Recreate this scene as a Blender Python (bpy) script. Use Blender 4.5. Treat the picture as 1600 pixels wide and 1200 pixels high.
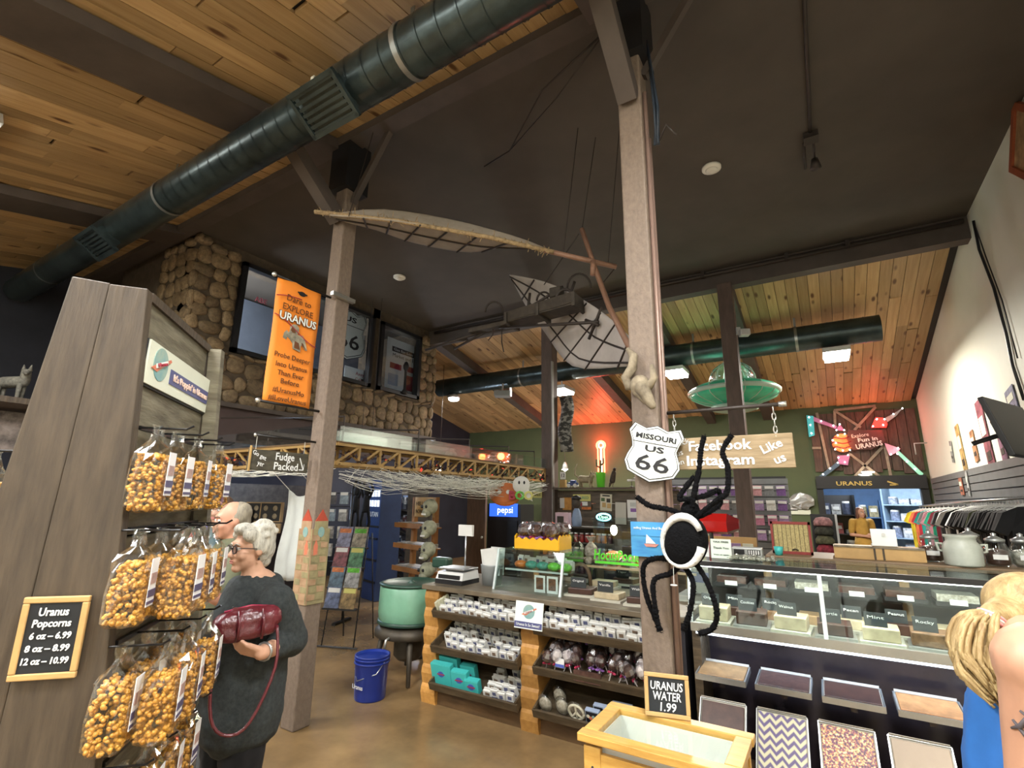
import bpy, bmesh, math, random
from mathutils import Vector, Matrix, Euler
random.seed(7)
for _o in list(bpy.data.objects): bpy.data.objects.remove(_o)
SC = bpy.context.scene
COL = SC.collection
V = Vector
# ---------------------------------------------------------------- camera
F, PITCH, ROLL, YAW, EYE = 776.0, math.radians(13.32), math.radians(.71), math.radians(31.84), 1.65
CF = V((-math.sin(YAW)*math.cos(PITCH), math.cos(YAW)*math.cos(PITCH), math.sin(PITCH)))
_r = V((math.cos(YAW), math.sin(YAW), 0)); _u = _r.cross(CF)
CR = _r*math.cos(ROLL) + _u*math.sin(ROLL); CU = -_r*math.sin(ROLL) + _u*math.cos(ROLL)
CC = V((0, 0, EYE))
cd = bpy.data.cameras.new('camera'); cam = bpy.data.objects.new('camera', cd); COL.objects.link(cam)
cd.sensor_fit = 'HORIZONTAL'; cd.sensor_width = 36; cd.lens = F/1600*36; cd.clip_start = .05; cd.clip_end = 200
_m = Matrix((CR, CU, -CF)).transposed().to_4x4(); _m.translation = CC
cam.matrix_world = _m
SC.camera = cam
def ray(px, py): return CF + CR*((px-800)/F) + CU*((600-py)/F)
def on(px, py, ax, val):
    d = ray(px, py); return CC + d*((val-CC[ax])/d[ax])
def atX(px, py, x): return on(px, py, 0, x)
def atY(px, py, y): return on(px, py, 1, y)
def atZ(px, py, z): return on(px, py, 2, z)
def atD(px, py, d): return CC + ray(px, py)*d
# ---------------------------------------------------------------- world, exposure
w = bpy.data.worlds.new('world'); SC.world = w; w.use_nodes = True
w.node_tree.nodes['Background'].inputs[0].default_value = (.75, .85, 1, 1)
w.node_tree.nodes['Background'].inputs[1].default_value = .05
SC.view_settings.view_transform = 'Standard'; SC.view_settings.look = 'None'
SC.view_settings.gamma = 1; SC.view_settings.use_curve_mapping = False
SC.view_settings.exposure = 1.02
def area_light(name, loc, size, power, col=(1, .96, .88), rot=(0, 0, 0), sy=None):
    l = bpy.data.lights.new(name, 'AREA'); l.energy = power; l.color = col
    l.shape = 'RECTANGLE'; l.size = size; l.size_y = sy or size
    o = bpy.data.objects.new(name, l); COL.objects.link(o); o.location = loc; o.rotation_euler = rot
    return o
SLOPE = .22
def roof_near(y): return 5.03 - SLOPE*(2.7-y)
def roof_far(y): return 4.98 - SLOPE*(y-7.4)
# light panels hung under both roof slopes: (x, y, length, power); every one has its fixture built further down
PANELS_NEAR = [(-5.5, .11, 85), (-2.3, -.3, 130), (.45, .55, 135), (-5.1, -2.2, 90), (-2.3, -2.2, 80), (.7, -2.2, 70)]
PANELS_FAR = [tuple(atY(a, b, 8.95))+(c,) for a, b, c in ((709, 622, 45), (878, 612, 60), (1056, 584, 85), (1307, 556, 95))]
for (x, y, p) in PANELS_NEAR:
    area_light('panel_light', (x, y, roof_near(y)-.2), .5, p, (.96, .975, 1), (-math.atan(SLOPE), 0, 0), 1.1)
for (x, y, z, p) in PANELS_FAR:
    area_light('panel_light', (x, y, z-.08), .3, p, (1, .95, .84), (0, 0, 0), .45)
# ---------------------------------------------------------------- materials
MATS = {}
def nn(nt, t, **k):
    n = nt.nodes.new(t)
    for a, b in k.items(): setattr(n, a, b)
    return n
def mat(name, col, rough=.6, metal=0, var=.12, scale=6, stretch=(1, 1, 1), bump=0, col2=None, rnd=0, emit=0, alpha=1, trans=0, coord='Object', spec=.4, sharp=None, ecol=None):
    """principled material: colour varied by (stretched) noise, optionally by object"""
    if name in MATS: return MATS[name]
    m = bpy.data.materials.new(name); m.use_nodes = True; nt = m.node_tree; b = nt.nodes['Principled BSDF']; L = nt.links.new
    c = tuple(col)+(1,) ; c2 = tuple(col2)+(1,) if col2 else tuple(max(0, x*(1-2.2*var)) for x in col)+(1,)
    b.inputs['Roughness'].default_value = rough; b.inputs['Metallic'].default_value = metal
    b.inputs['Specular IOR Level'].default_value = spec
    if trans: b.inputs['Transmission Weight'].default_value = trans
    if alpha < 1: b.inputs['Alpha'].default_value = alpha
    if emit:
        b.inputs['Emission Color'].default_value = tuple(ecol or col)+(1,); b.inputs['Emission Strength'].default_value = emit
    b.inputs['Base Color'].default_value = c
    if var or rnd or col2:
        tc = nn(nt, 'ShaderNodeTexCoord'); mp = nn(nt, 'ShaderNodeMapping'); mp.inputs['Scale'].default_value = stretch
        L(tc.outputs[coord], mp.inputs[0])
        no = nn(nt, 'ShaderNodeTexNoise'); no.inputs['Scale'].default_value = scale; no.inputs['Detail'].default_value = 5; no.inputs['Roughness'].default_value = .62
        L(mp.outputs[0], no.inputs['Vector'])
        rp = nn(nt, 'ShaderNodeValToRGB'); lo, hi = sharp or (.3, .7)
        rp.color_ramp.elements[0].position = lo; rp.color_ramp.elements[1].position = hi
        rp.color_ramp.elements[0].color = c2; rp.color_ramp.elements[1].color = c
        L(no.outputs[0], rp.inputs[0]); out = rp.outputs[0]
        if rnd:
            oi = nn(nt, 'ShaderNodeObjectInfo')
            va = nn(nt, 'ShaderNodeVectorMath', operation='MULTIPLY_ADD'); va.inputs[1].default_value = (37, 37, 37)
            L(oi.outputs['Random'], va.inputs[0]); L(mp.outputs[0], va.inputs[2]); L(va.outputs[0], no.inputs['Vector'])
            hs = nn(nt, 'ShaderNodeHueSaturation'); mr = nn(nt, 'ShaderNodeMapRange')
            mr.inputs[3].default_value = 1-rnd; mr.inputs[4].default_value = 1+rnd
            L(oi.outputs['Random'], mr.inputs[0]); L(mr.outputs[0], hs.inputs['Value']); L(out, hs.inputs['Color']); out = hs.outputs[0]
        L(out, b.inputs['Base Color'])
        if bump:
            bp = nn(nt, 'ShaderNodeBump'); bp.inputs['Strength'].default_value = bump; bp.inputs['Distance'].default_value = .02
            L(no.outputs[0], bp.inputs['Height']); L(bp.outputs[0], b.inputs['Normal'])
    MATS[name] = m; return m
def glass(name, tint=(.85, .95, .92), a=.12, rough=.03):
    """cheap clear sheet: mostly transparent, a little gloss"""
    if name in MATS: return MATS[name]
    m = bpy.data.materials.new(name); m.use_nodes = True; nt = m.node_tree; nt.nodes.clear(); L = nt.links.new
    t = nn(nt, 'ShaderNodeBsdfTransparent'); t.inputs[0].default_value = tuple(tint)+(1,)
    g = nn(nt, 'ShaderNodeBsdfGlossy'); g.inputs['Roughness'].default_value = rough; g.inputs[0].default_value = (.9, .95, 1, 1)
    fr = nn(nt, 'ShaderNodeLayerWeight'); fr.inputs[0].default_value = .2
    mr = nn(nt, 'ShaderNodeMapRange'); mr.inputs[3].default_value = a*.3; mr.inputs[4].default_value = min(1, a*4)
    mx = nn(nt, 'ShaderNodeMixShader'); o = nn(nt, 'ShaderNodeOutputMaterial')
    L(fr.outputs['Facing'], mr.inputs[0]); L(mr.outputs[0], mx.inputs[0]); L(t.outputs[0], mx.inputs[1]); L(g.outputs[0], mx.inputs[2]); L(mx.outputs[0], o.inputs[0])
    MATS[name] = m; return m
def pine(name, c1, c2, knot):
    """knotty board: stretched grain, round knots, board to board variation"""
    if name in MATS: return MATS[name]
    m = mat(name, c1, .45, 0, 0, 3, (9, .45, 9), .12, c2, .3)
    nt = m.node_tree; L = nt.links.new; b = nt.nodes['Principled BSDF']
    src = b.inputs['Base Color'].links[0].from_socket
    tc = nn(nt, 'ShaderNodeTexCoord'); oi = nn(nt, 'ShaderNodeObjectInfo')
    va = nn(nt, 'ShaderNodeVectorMath', operation='MULTIPLY_ADD'); va.inputs[1].default_value = (53, 31, 17); L(oi.outputs['Random'], va.inputs[0])
    mp = nn(nt, 'ShaderNodeMapping'); mp.inputs['Scale'].default_value = (6.5, 2.1, 1); L(tc.outputs['Object'], mp.inputs[0]); L(mp.outputs[0], va.inputs[2])
    vo = nn(nt, 'ShaderNodeTexVoronoi'); vo.inputs['Scale'].default_value = 1.0; vo.voronoi_dimensions = '3D'; L(va.outputs[0], vo.inputs['Vector'])
    rp = nn(nt, 'ShaderNodeValToRGB'); rp.color_ramp.elements[0].position = .09; rp.color_ramp.elements[1].position = .2
    rp.color_ramp.elements[0].color = (1, 1, 1, 1); rp.color_ramp.elements[1].color = (0, 0, 0, 1); L(vo.outputs['Distance'], rp.inputs[0])
    mx = nn(nt, 'ShaderNodeMix', data_type='RGBA'); L(rp.outputs[0], mx.inputs[0]); L(src, mx.inputs[6]); mx.inputs[7].default_value = tuple(knot)+(1,)
    L(mx.outputs[2], b.inputs['Base Color']); return m
# ---------------------------------------------------------------- mesh helpers
class MB:
    def __init__(s): s.v = []; s.f = []; s.m = []; s.k = 0
    def add(s, vs, fs, M=None):
        n = len(s.v)
        s.v += [tuple(M @ V(p)) if M else tuple(p) for p in vs]
        s.f += [tuple(i+n for i in f) for f in fs]; s.m += [s.k]*len(fs); return s
    def mi(s, k): s.k = k; return s
    def box(s, c, d, M=None, rz=0):
        x, y, z = d[0]/2, d[1]/2, d[2]/2
        vs = [(a*x, b*y, e*z) for a in(-1, 1) for b in(-1, 1) for e in(-1, 1)]
        T = Matrix.Translation(c) @ Matrix.Rotation(rz, 4, 'Z')
        return s.add(vs, [(0, 1, 3, 2), (4, 6, 7, 5), (0, 4, 5, 1), (2, 3, 7, 6), (0, 2, 6, 4), (1, 5, 7, 3)], (M @ T) if M else T)
    def bar(s, a, b, w, h=None, up=(0, 0, 1)):
        """straight rectangular bar from a to b"""
        a, b = V(a), V(b); d = (b-a); l = d.length; d.normalize(); u = V(up)
        if abs(d.dot(u)) > .99: u = V((0, 1, 0))
        r = d.cross(u).normalized(); u = r.cross(d); M = Matrix((r, d, u)).transposed().to_4x4(); M.translation = (a+b)/2
        return s.box((0, 0, 0), (w, l, h or w), M)
    def tube(s, pts, r, n=8, caps=True):
        pts = [V(p) for p in pts]; rs = r if isinstance(r, (list, tuple)) else [r]*len(pts); vs = []; fs = []
        pu = None
        for i, p in enumerate(pts):
            d = (pts[min(i+1, len(pts)-1)]-pts[max(i-1, 0)]).normalized()
            if pu is None: pu = d.orthogonal().normalized()
            u = pu - d*pu.dot(d); u = u.normalized() if u.length > 1e-5 else d.orthogonal().normalized(); pu = u; w_ = d.cross(u)
            vs += [p+u*(rs[i]*math.cos(2*math.pi*j/n))+w_*(rs[i]*math.sin(2*math.pi*j/n)) for j in range(n)]
        for i in range(len(pts)-1):
            fs += [(i*n+j, i*n+(j+1) % n, (i+1)*n+(j+1) % n, (i+1)*n+j) for j in range(n)]
        if caps: fs += [tuple(range(n-1, -1, -1)), tuple((len(pts)-1)*n+j for j in range(n))]
        return s.add(vs, fs)
    def lathe(s, prof, n=20, c=(0, 0, 0), M=None):
        vs = []; fs = []
        for (r, z) in prof: vs += [(c[0]+r*math.cos(2*math.pi*j/n), c[1]+r*math.sin(2*math.pi*j/n), c[2]+z) for j in range(n)]
        for i in range(len(prof)-1): fs += [(i*n+j, i*n+(j+1) % n, (i+1)*n+(j+1) % n, (i+1)*n+j) for j in range(n)]
        if prof[0][0] > 1e-4: fs.append(tuple(range(n-1, -1, -1)))
        if prof[-1][0] > 1e-4: fs.append(tuple((len(prof)-1)*n+j for j in range(n)))
        return s.add(vs, fs, M)
    def ell(s, c, r, nu=14, nv=9, M=None):
        vs = [(0, 0, -1)]; fs = []
        for i in range(1, nv):
            t = math.pi*i/nv - math.pi/2
            vs += [(math.cos(t)*math.cos(2*math.pi*j/nu), math.cos(t)*math.sin(2*math.pi*j/nu), math.sin(t)) for j in range(nu)]
        vs.append((0, 0, 1)); e = len(vs)-1
        for j in range(nu):
            k = (j+1) % nu; fs.append((0, 1+k, 1+j)); fs.append((e, 1+(nv-2)*nu+j, 1+(nv-2)*nu+k))
            for i in range(nv-2): fs.append((1+i*nu+j, 1+i*nu+k, 1+(i+1)*nu+k, 1+(i+1)*nu+j))
        r = (r, r, r) if isinstance(r, (int, float)) else r
        T = Matrix.Translation(c) @ (M or Matrix()) @ Matrix.Diagonal((*r, 1))
        return s.add(vs, fs, T)
    def cap(s, a, b, ra, rb, n=12):
        """tapered capsule"""
        a, b = V(a), V(b); d = (b-a); l = max(d.length, 1e-4); d.normalize()
        pts = []; rs = []
        for t in (-.97, -.8, -.45, 0): pts.append(a+d*(ra*t)); rs.append(ra*math.sqrt(max(0.02, 1-t*t)))
        for t in (0, .45, .8, .97): pts.append(b+d*(rb*t)); rs.append(rb*math.sqrt(max(.02, 1-t*t)))
        return s.tube(pts, rs, n)
    def prism(s, poly, th, M=None):
        """polygon in local xz, thickness along y (front face at y=0, back at +th)"""
        n = len(poly); vs = [(p[0], 0, p[1]) for p in poly]+[(p[0], th, p[1]) for p in poly]
        fs = [tuple(range(n)), tuple(range(2*n-1, n-1, -1))]+[(i, i+n, (i+1) % n+n, (i+1) % n) for i in range(n)]
        return s.add(vs, fs, M)
    def mesh(s, name):
        me = bpy.data.meshes.new(name); me.from_pydata(s.v, [], s.f); me.polygons.foreach_set('material_index', s.m); me.update(); return me
def obj(name, mb, m, parent=None, smooth=False, loc=None, rot=None, bevel=0, flip=True):
    me = mb.mesh(name) if isinstance(mb, MB) else mb
    if isinstance(mb, MB) and flip:
        bm = bmesh.new(); bm.from_mesh(me); bmesh.ops.recalc_face_normals(bm, faces=bm.faces); bm.to_mesh(me); bm.free()
    ms = m if isinstance(m, (list, tuple)) else [m]
    if not me.materials:
        for q in ms: me.materials.append(q)
    if smooth: me.polygons.foreach_set('use_smooth', [True]*len(me.polygons))
    if smooth == 'auto':
        me.set_sharp_from_angle(angle=math.radians(38))
    o = bpy.data.objects.new(name, me); COL.objects.link(o)
    if parent: o.parent = parent
    if loc is not None: o.location = loc
    if rot is not None: o.rotation_euler = rot
    if bevel:
        b = o.modifiers.new('bevel', 'BEVEL'); b.width = bevel; b.segments = 2; b.limit_method = 'ANGLE'
    return o
def tag(o, label, cat, group=None):
    o['label'] = label; o['category'] = cat
    if group: o['group'] = group
    return o
def thing(name, label, cat, loc=(0, 0, 0), rz=0, group=None, M=None):
    o = bpy.data.objects.new(name, None); COL.objects.link(o); o.empty_display_size = .1
    if M is not None: o.matrix_world = M
    else: o.location = loc; o.rotation_euler = (0, 0, rz)
    return tag(o, label, cat, group)
def struct(name, mb, m, **k):
    o = obj(name, mb, m, **k)
    if not k.get('parent'): o['kind'] = 'structure'
    return o
def dup(o, parent=None):
    c = o.copy(); COL.objects.link(c)
    if parent is not None:
        c.parent = parent
    for ch in o.children: dup(ch, c)
    return c
def frame(o, right, up):
    """matrix with local x=right, z=up, y=into the surface"""
    r = V(right).normalized(); u = V(up); u = (u-r*u.dot(r)).normalized(); M = Matrix((r, u.cross(r), u)).transposed().to_4x4(); M.translation = V(o); return M
def text(s, h, M, m, parent=None, name='lettering', align='CENTER', ext=.0015, bold=0, width=None, shear=0, split=False):
    """lettering standing in local xz of M, reading along +x, centred"""
    c = bpy.data.curves.new(name, 'FONT'); c.body = s; c.size = h; c.align_x = align; c.align_y = 'CENTER'; c.extrude = ext; c.offset = bold; c.shear = shear; c.resolution_u = 2
    t = bpy.data.objects.new('t', c); COL.objects.link(t)
    bpy.context.view_layer.update()
    me = bpy.data.meshes.new_from_object(t.evaluated_get(bpy.context.evaluated_depsgraph_get())); bpy.data.objects.remove(t)
    sx = 1
    if width:
        xs = [v.co.x for v in me.vertices]
        if xs: sx = width/(max(xs)-min(xs))
    T = M @ Matrix.Rotation(math.pi/2, 4, 'X') @ Matrix.Diagonal((sx, 1, 1, 1))
    me.transform(T); me.materials.clear(); me.materials.append(m)
    n = len(me.vertices); g = list(range(n))
    def find(i):
        while g[i] != i: g[i] = g[g[i]]; i = g[i]
        return i
    for e in me.edges: g[find(e.vertices[0])] = find(e.vertices[1])
    if split:
        isl = {}
        for p in me.polygons: isl.setdefault(find(p.vertices[0]), []).append(p.vertices[:])
        if 1 < len(isl):
            for fs in isl.values():
                ids = sorted({i for f in fs for i in f}); k = {a: b for b, a in enumerate(ids)}
                q = bpy.data.meshes.new('letter'); q.from_pydata([me.vertices[i].co[:] for i in ids], [], [tuple(k[i] for i in f) for f in fs]); q.materials.append(m)
                obj('letter', q, m, parent)
            return None
    return obj(name, me, m, parent)
def rr(a, b): return random.uniform(a, b)
def tint(c, k): return tuple(min(1, x*k) for x in c)
# ================================================================ the building
M_floor = mat('stained_concrete', (.30, .19, .085), .22, 0, .3, 1.3, (1, 1, 1), .03, (.13, .085, .04), spec=.5)
M_white = mat('white_paint', (.66, .65, .55), .6, 0, .03, 2)
M_green = mat('green_paint', (.075, .095, .04), .7, 0, .08, 2)
M_dark = mat('dark_ceiling_paint', (.085, .072, .06), .75, 0, .15, .9)
M_beam = mat('dark_beam_paint', (.085, .068, .058), .6, 0, .15, 3, (1, 1, 1), .1)
M_post = mat('brown_post_paint', (.205, .155, .118), .6, 0, .14, 40, (1, 1, .6), .35)
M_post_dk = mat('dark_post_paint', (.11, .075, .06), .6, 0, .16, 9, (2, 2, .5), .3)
M_pine = pine('knotty_pine', (.45, .305, .15), (.32, .2, .085), (.10, .045, .015))
M_black = mat('black_paint', (.012, .012, .013), .5, 0, .1, 5)
M_navy = mat('navy_wall_paint', (.02, .023, .035), .7, 0, .2, 2)
M_maroon = mat('maroon_fascia', (.075, .05, .047), .6, 0, .1, 4)
XR, YB = 1.8, 12.9
XL = -9.6
struct('floor', MB().box(((XL+XR)/2, 6.5, -.05), (XR-XL+.4, 22, .1)), M_floor)
struct('wall_right', MB().box((XR+.06, 4.5, 2.6), (.12, 17.5, 5.6)), M_white)
gb = MB()
DX0, DX1, DZ = -.05, 1.62, 2.02
gb.box(((XL+DX0)/2, YB+.06, 1.95), (DX0-XL, .12, 3.9)).box(((DX1+XR)/2, YB+.06, 1.95), (XR-DX1, .12, 3.9)).box(((DX0+DX1)/2, YB+.06, (DZ+3.9)/2), (DX1-DX0, .12, 3.9-DZ))
struct('wall_back', gb, M_green)
struct('wall_left', MB().box((XL-.06, 5, 2.6), (.12, 18.5, 5.6)), M_navy)
struct('wall_front', MB().box(((XL+XR)/2, -4.06, 2.6), (XR-XL, .12, 5.6)), M_white)
struct('ceiling', MB().box(((XL+XR)/2, 5.05, 5.09), (XR-XL, 4.9, .1)), M_dark)
# sloped board ceilings on either side of the flat one: each board is a piece of its own
def board_ceiling(name, y0, y1, zf, cuts):
    b = MB(); s = (zf(y1)-zf(y0))/(y1-y0)
    b.add([(XL, y0, zf(y0)+.05), (XR, y0, zf(y0)+.05), (XR, y1, zf(y1)+.05), (XL, y1, zf(y1)+.05), (XL, y0, zf(y0)+.12), (XR, y0, zf(y0)+.12), (XR, y1, zf(y1)+.12), (XL, y1, zf(y1)+.12)],
          [(0, 1, 2, 3), (4, 5, 6, 7), (0, 1, 5, 4), (2, 3, 7, 6), (1, 2, 6, 5), (0, 3, 7, 4)])
    root = struct(name, b, M_black)
    W = .145; n = int((XR-XL)/W); ang = math.atan(s); cache = {}
    for i in range(n):
        x = XL+W*(i+.5); cs = sorted([y0]+[rr(a, c) for a, c in cuts]+[y1])
        for a, c in zip(cs[:-1], cs[1:]):
            L = round(c-a, 1)
            if L not in cache:
                me = MB().box((0, 0, 0), (W-.006, L*math.sqrt(1+s*s)-.004, .03)).mesh('plank'); me.materials.append(M_pine); cache[L] = me
            o = bpy.data.objects.new('plank', cache[L]); COL.objects.link(o); o.parent = root
            o.location = (x, (a+c)/2, zf((a+c)/2)+.03+rr(-.003, .003)); o.rotation_euler = (ang, 0, 0)
    return root
board_ceiling('ceiling_near_slope', -4.0, 2.68, roof_near, [(-1, .2), (.9, 2.2)])
board_ceiling('ceiling_far_slope', 7.45, YB, roof_far, [(8.6, 10), (10.8, 12)])
def slope_beam(name, x, w, h, y0, y1, zf):
    b = MB(); b.bar((x, y0, zf(y0)-h/2), (x, y1, zf(y1)-h/2), w, h); return struct(name, b, M_beam)
for i, x in enumerate((-6.85, -3.82, -.82)): slope_beam('trim_%d' % (i+1), x, .46, .1, -4, 2.66, roof_near)
for i, x in enumerate((-6.5, -3.9, -2.2, -.95, .6)[:4]): slope_beam('trim_%d' % (i+4), x, .2, .2, 7.45, YB, roof_far)
struct('trim_8', MB().box(((XL+XR)/2, 2.66, 4.99), (XR-XL, .16, .1)), M_beam)
struct('trim_9', MB().box(((XL+XR)/2, 7.44, 4.9), (XR-XL, .18, .3)), M_beam)
# posts
def post(name, label, x, y, m, w=.2, top=5.0, cut=0):
    p = MB().box((0, 0, top/2), (w, w, top)); o = thing(name, label, 'post', (x, y, 0)); s = obj('shaft', p, m, o, bevel=.012); return o
P1, P2 = (-3.55, 2.72), (-.79, 2.72)
P3, P4 = (-3.85, 7.42), (-.93, 7.42)
pl = post('timber_post', 'brown timber post holding the orange banner and fudge sign', *P1, M_post, .15)
pc = post('timber_post', 'brown timber post carrying the route shield and black spider', *P2, M_post, .15)
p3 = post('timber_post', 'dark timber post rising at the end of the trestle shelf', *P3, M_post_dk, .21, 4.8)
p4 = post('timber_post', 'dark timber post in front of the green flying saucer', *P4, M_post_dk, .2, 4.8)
for p, (x, y) in ((pl, P1), (pc, P2)):
    obj('bracket', MB().box((0, 0, 4.72), (.24, .26, .5)), M_black, p)
    obj('brace', MB().bar((0, -.08, 4.15), (0, -.85, 4.78), .12, .12), M_beam, p)
    obj('brace', MB().bar((.08, 0, 4.35), (.5, 0, 4.95), .05, .05), M_beam, p)
obj('conduit', MB().tube([(.085, -.03, 0.02), (.088, -.03, 4.2)], .014, 8).tube([(.085, .03, .02), (.087, .03, 3.9)], .011, 8), mat('post_conduit', (.3, .2, .16), .4, .3, .1), pc, True)
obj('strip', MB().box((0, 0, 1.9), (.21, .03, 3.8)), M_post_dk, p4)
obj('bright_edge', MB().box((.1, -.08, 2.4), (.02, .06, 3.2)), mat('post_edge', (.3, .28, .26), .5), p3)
# ---- ducts
M_duct = mat('teal_black_duct', (.06, .085, .088), .3, .6, .25, 4, (1, 1, 1), .04, spec=.5)
def duct(name, label, y, z, r, x0, x1, hang, vents):
    t = thing(name, label, 'duct', (0, y, z)); b = MB(); n = 28
    for k in range(int((x1-x0)/1.25)+1):
        a = x0+1.25*k; c = min(x1, a+1.25)
        if c-a > .05: obj('duct_section', MB().tube([(a, 0, 0), (c, 0, 0)], r, n), M_duct, t, 'auto')
    for k in range(int((x1-x0)/.155)):
        a = x0+.155*k; b.tube([(a, 0, 0), (a+.012, 0, 0)], r+.006, n, False)
    obj('rib', b, M_duct, t, True)['kind'] = 'stuff'
    for x in hang:
        h = MB().tube([(x, 0, 0), (x+.04, 0, 0)], r+.008, n, False); zt = (roof_near if y < 5 else roof_far)(y)-z
        h.box((x+.02, 0, (r+zt)/2), (.035, .006, zt-r)); obj('hanger_strap', h, mat('galvanised', (.35, .37, .36), .35, .8), t, 'auto')
    return t
ND = (1.88, 4.48, .165)
dn = duct('round_air_duct', 'large dark teal spiral air duct slung beneath the near board ceiling', *ND, -9.4, 1.7, (-8.2, -5.1, -2.0, -.2), ())
for x, ang in ((-2.62, 1.0), (-6.3, 1.0)):
    M = Matrix.Translation((x, 0, 0)) @ Matrix.Rotation(ang, 4, 'X')
    v = MB().box((0, -ND[2]-.03, 0), (.34, .1, .22), M); vo = obj('vent_box', v, M_duct, dn)
    fr = MB()
    for dx, dz, sx, sz in ((0, .14, .46, .03), (0, -.14, .46, .03), (.22, 0, .03, .29), (-.22, 0, .03, .29)): fr.box((dx, -ND[2]-.1, dz), (sx, .03, sz), M)
    obj('vent_frame', fr, M_duct, vo)
    for k in range(7): obj('louvre', MB().box((0, -ND[2]-.1, -.12+.04*k), (.43, .012, .022), M), M_duct, vo)
obj('sticker', MB().box((-2.75, -.16, .05), (.035, .012, .035)), M_white, dn)
db = duct('round_air_duct', 'slim dark air duct crossing the back board ceiling', 8.95, 4.27, .2, -7.6, .98, (-5.3, -1.75, -.15), ())
# ---- light fixtures
M_lamp = mat('lamp_white', (1, .97, .9), .5, 0, 0, emit=14)
M_hous = mat('lamp_housing', (.5, .5, .48), .4, .3, 0)
LN = ['light panel over the popcorn aisle at the left edge', 'light panel hung above and behind the popcorn display', 'light panel hung above the water chest', 'rear light panel over the left aisle', 'rear light panel in the middle of the aisle', 'rear light panel by the white wall']
for (x, y, p), lb in zip(PANELS_NEAR, LN):
    t = thing('light_panel', lb, 'light', (x, y, roof_near(y)-.1), group='light panels of the near ceiling'); t.rotation_euler = (math.atan(SLOPE), 0, 0)
    obj('housing', MB().box((0, 0, .05), (.6, 1.25, .08)), M_hous, t); obj('diffuser', MB().box((0, 0, 0), (.54, 1.18, .02)), M_lamp, t)
LF = ['small round warm lamp by the stone corner', 'light panel half hidden by the trestle post', 'bright light panel right of the route shield post', 'bright light panel below the far end of the slim duct']
for (x, y, z, p), lb in zip(PANELS_FAR, LF):
    t = thing('light_panel', lb, 'light', (x, y, z), group='light panels under the slim duct')
    if p == 45:
        obj('housing', MB().lathe([(.02, 4.1-z), (.02, .1), (.14, .06), (.15, .0)], 20), M_hous, t, True); obj('bulb', MB().ell((0, 0, -.02), (.13, .13, .06)), M_lamp, t, True)
    else:
        obj('housing', MB().box((0, 0, .05), (.36, .5, .07))  .box((0, 0, .04+(4.08-z)/2), (.02, .02, max(.02, 4.1-z))), M_hous, t)
        obj('diffuser', MB().box((0, 0, -.01), (.32, .46, .06)), M_lamp, t)
# ---- small things on the dark ceiling
for lb, px, py in (('white smoke detector on the dark ceiling right of the shield post', 1112, 267), ('white smoke detector on the dark ceiling near the window wall', 624, 436)):
    p = atZ(px, py, 5.0); t = thing('smoke_detector', lb, 'detector', (p.x, p.y, 5.04), group='smoke detectors')
    obj('base_ring', MB().lathe([(.095, 0), (.095, -.02), (.08, -.03)], 20), mat('detector_white', (.75, .73, .66), .5, 0, 0), t, True)
    obj('sensor_dome', MB().lathe([(.06, -.028), (.055, -.045), (.02, -.05), (0, -.05)], 16), MATS['detector_white'], t, True)
M_pipe = mat('dark_pipe', (.05, .04, .035), .5, .3, .1)
t = thing('ceiling_conduit', 'thin dark conduit running along the dark ceiling to a small spotlight', 'conduit', (.25, 2.9, 5.0))
obj('pipe', MB().tube([(0, 0, .02), (0, 1.9, .02)], .014), M_pipe, t, True)
obj('junction_box', MB().box((0, 1.95, -.0), (.12, .12, .06)), M_pipe, t)
obj('spotlight', MB().tube([(-.06, 2.0, 0), (-.06, 2.4, -.02)], .012).lathe([(.03, .1), (.05, 0)], 12, (.02, 2.25, -.14)).tube([(.02, 2.25, -.04), (.02, 1.98, 0)], .01), M_pipe, t, True)
t = thing('fire_pipe', 'dark sprinkler pipe clipped along the back ceiling beam', 'pipe', (0, 7.3, 4.98))
obj('pipe', MB().tube([(-6.4, 0, -.02), (1.75, 0, -.02)], .03), M_pipe, t, True)
for x in (-1.2, -.1, .6): obj('clip', MB().box((x, 0, -.0), (.05, .09, .09)), M_pipe, t)
t = tag(obj('ceiling_cable', MB().tube([(-2.6, 3.6, 4.98), (-2.2, 3.45, 4.9), (-1.6, 3.0, 4.93), (-1.0, 2.8, 4.95)], .008).tube([(-2.2, 3.45, 4.9), (-1.5, 3.05, 4.84), (-1.0, 2.8, 4.94)], .006), M_pipe, smooth=True), 'slack dark cable strung under the dark ceiling', 'cable')
# projector and flood lamp under the slim duct
pj = atY(785, 613, 8.7)
t = thing('ceiling_projector', 'grey and white projector hung below the slim duct', 'projector', (pj.x, pj.y, pj.z-.04), .5)
obj('body', MB().box((0, 0, 0), (.34, .28, .12)), mat('projector_grey', (.2, .21, .21), .4, 0, 0), t, bevel=.02)
obj('lens_face', MB().box((.18, -.02, .04), (.04, .2, .16)), mat('projector_white', (.8, .82, .85), .4, 0, 0, emit=.4), t)
obj('mount', MB().tube([(0, 0, .06), (0, .2, .38)], .02), M_hous, t)
cs = atY(1163, 520, 7.25)
t = thing('security_camera', 'small white security camera high on the dark post', 'camera', tuple(cs), .4)
obj('body', MB().box((0, 0, 0), (.13, .12, .09)), M_hous, t, bevel=.01); obj('bracket', MB().box((-.06, .06, .05), (.05, .05, .1)), M_hous, t)
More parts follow.
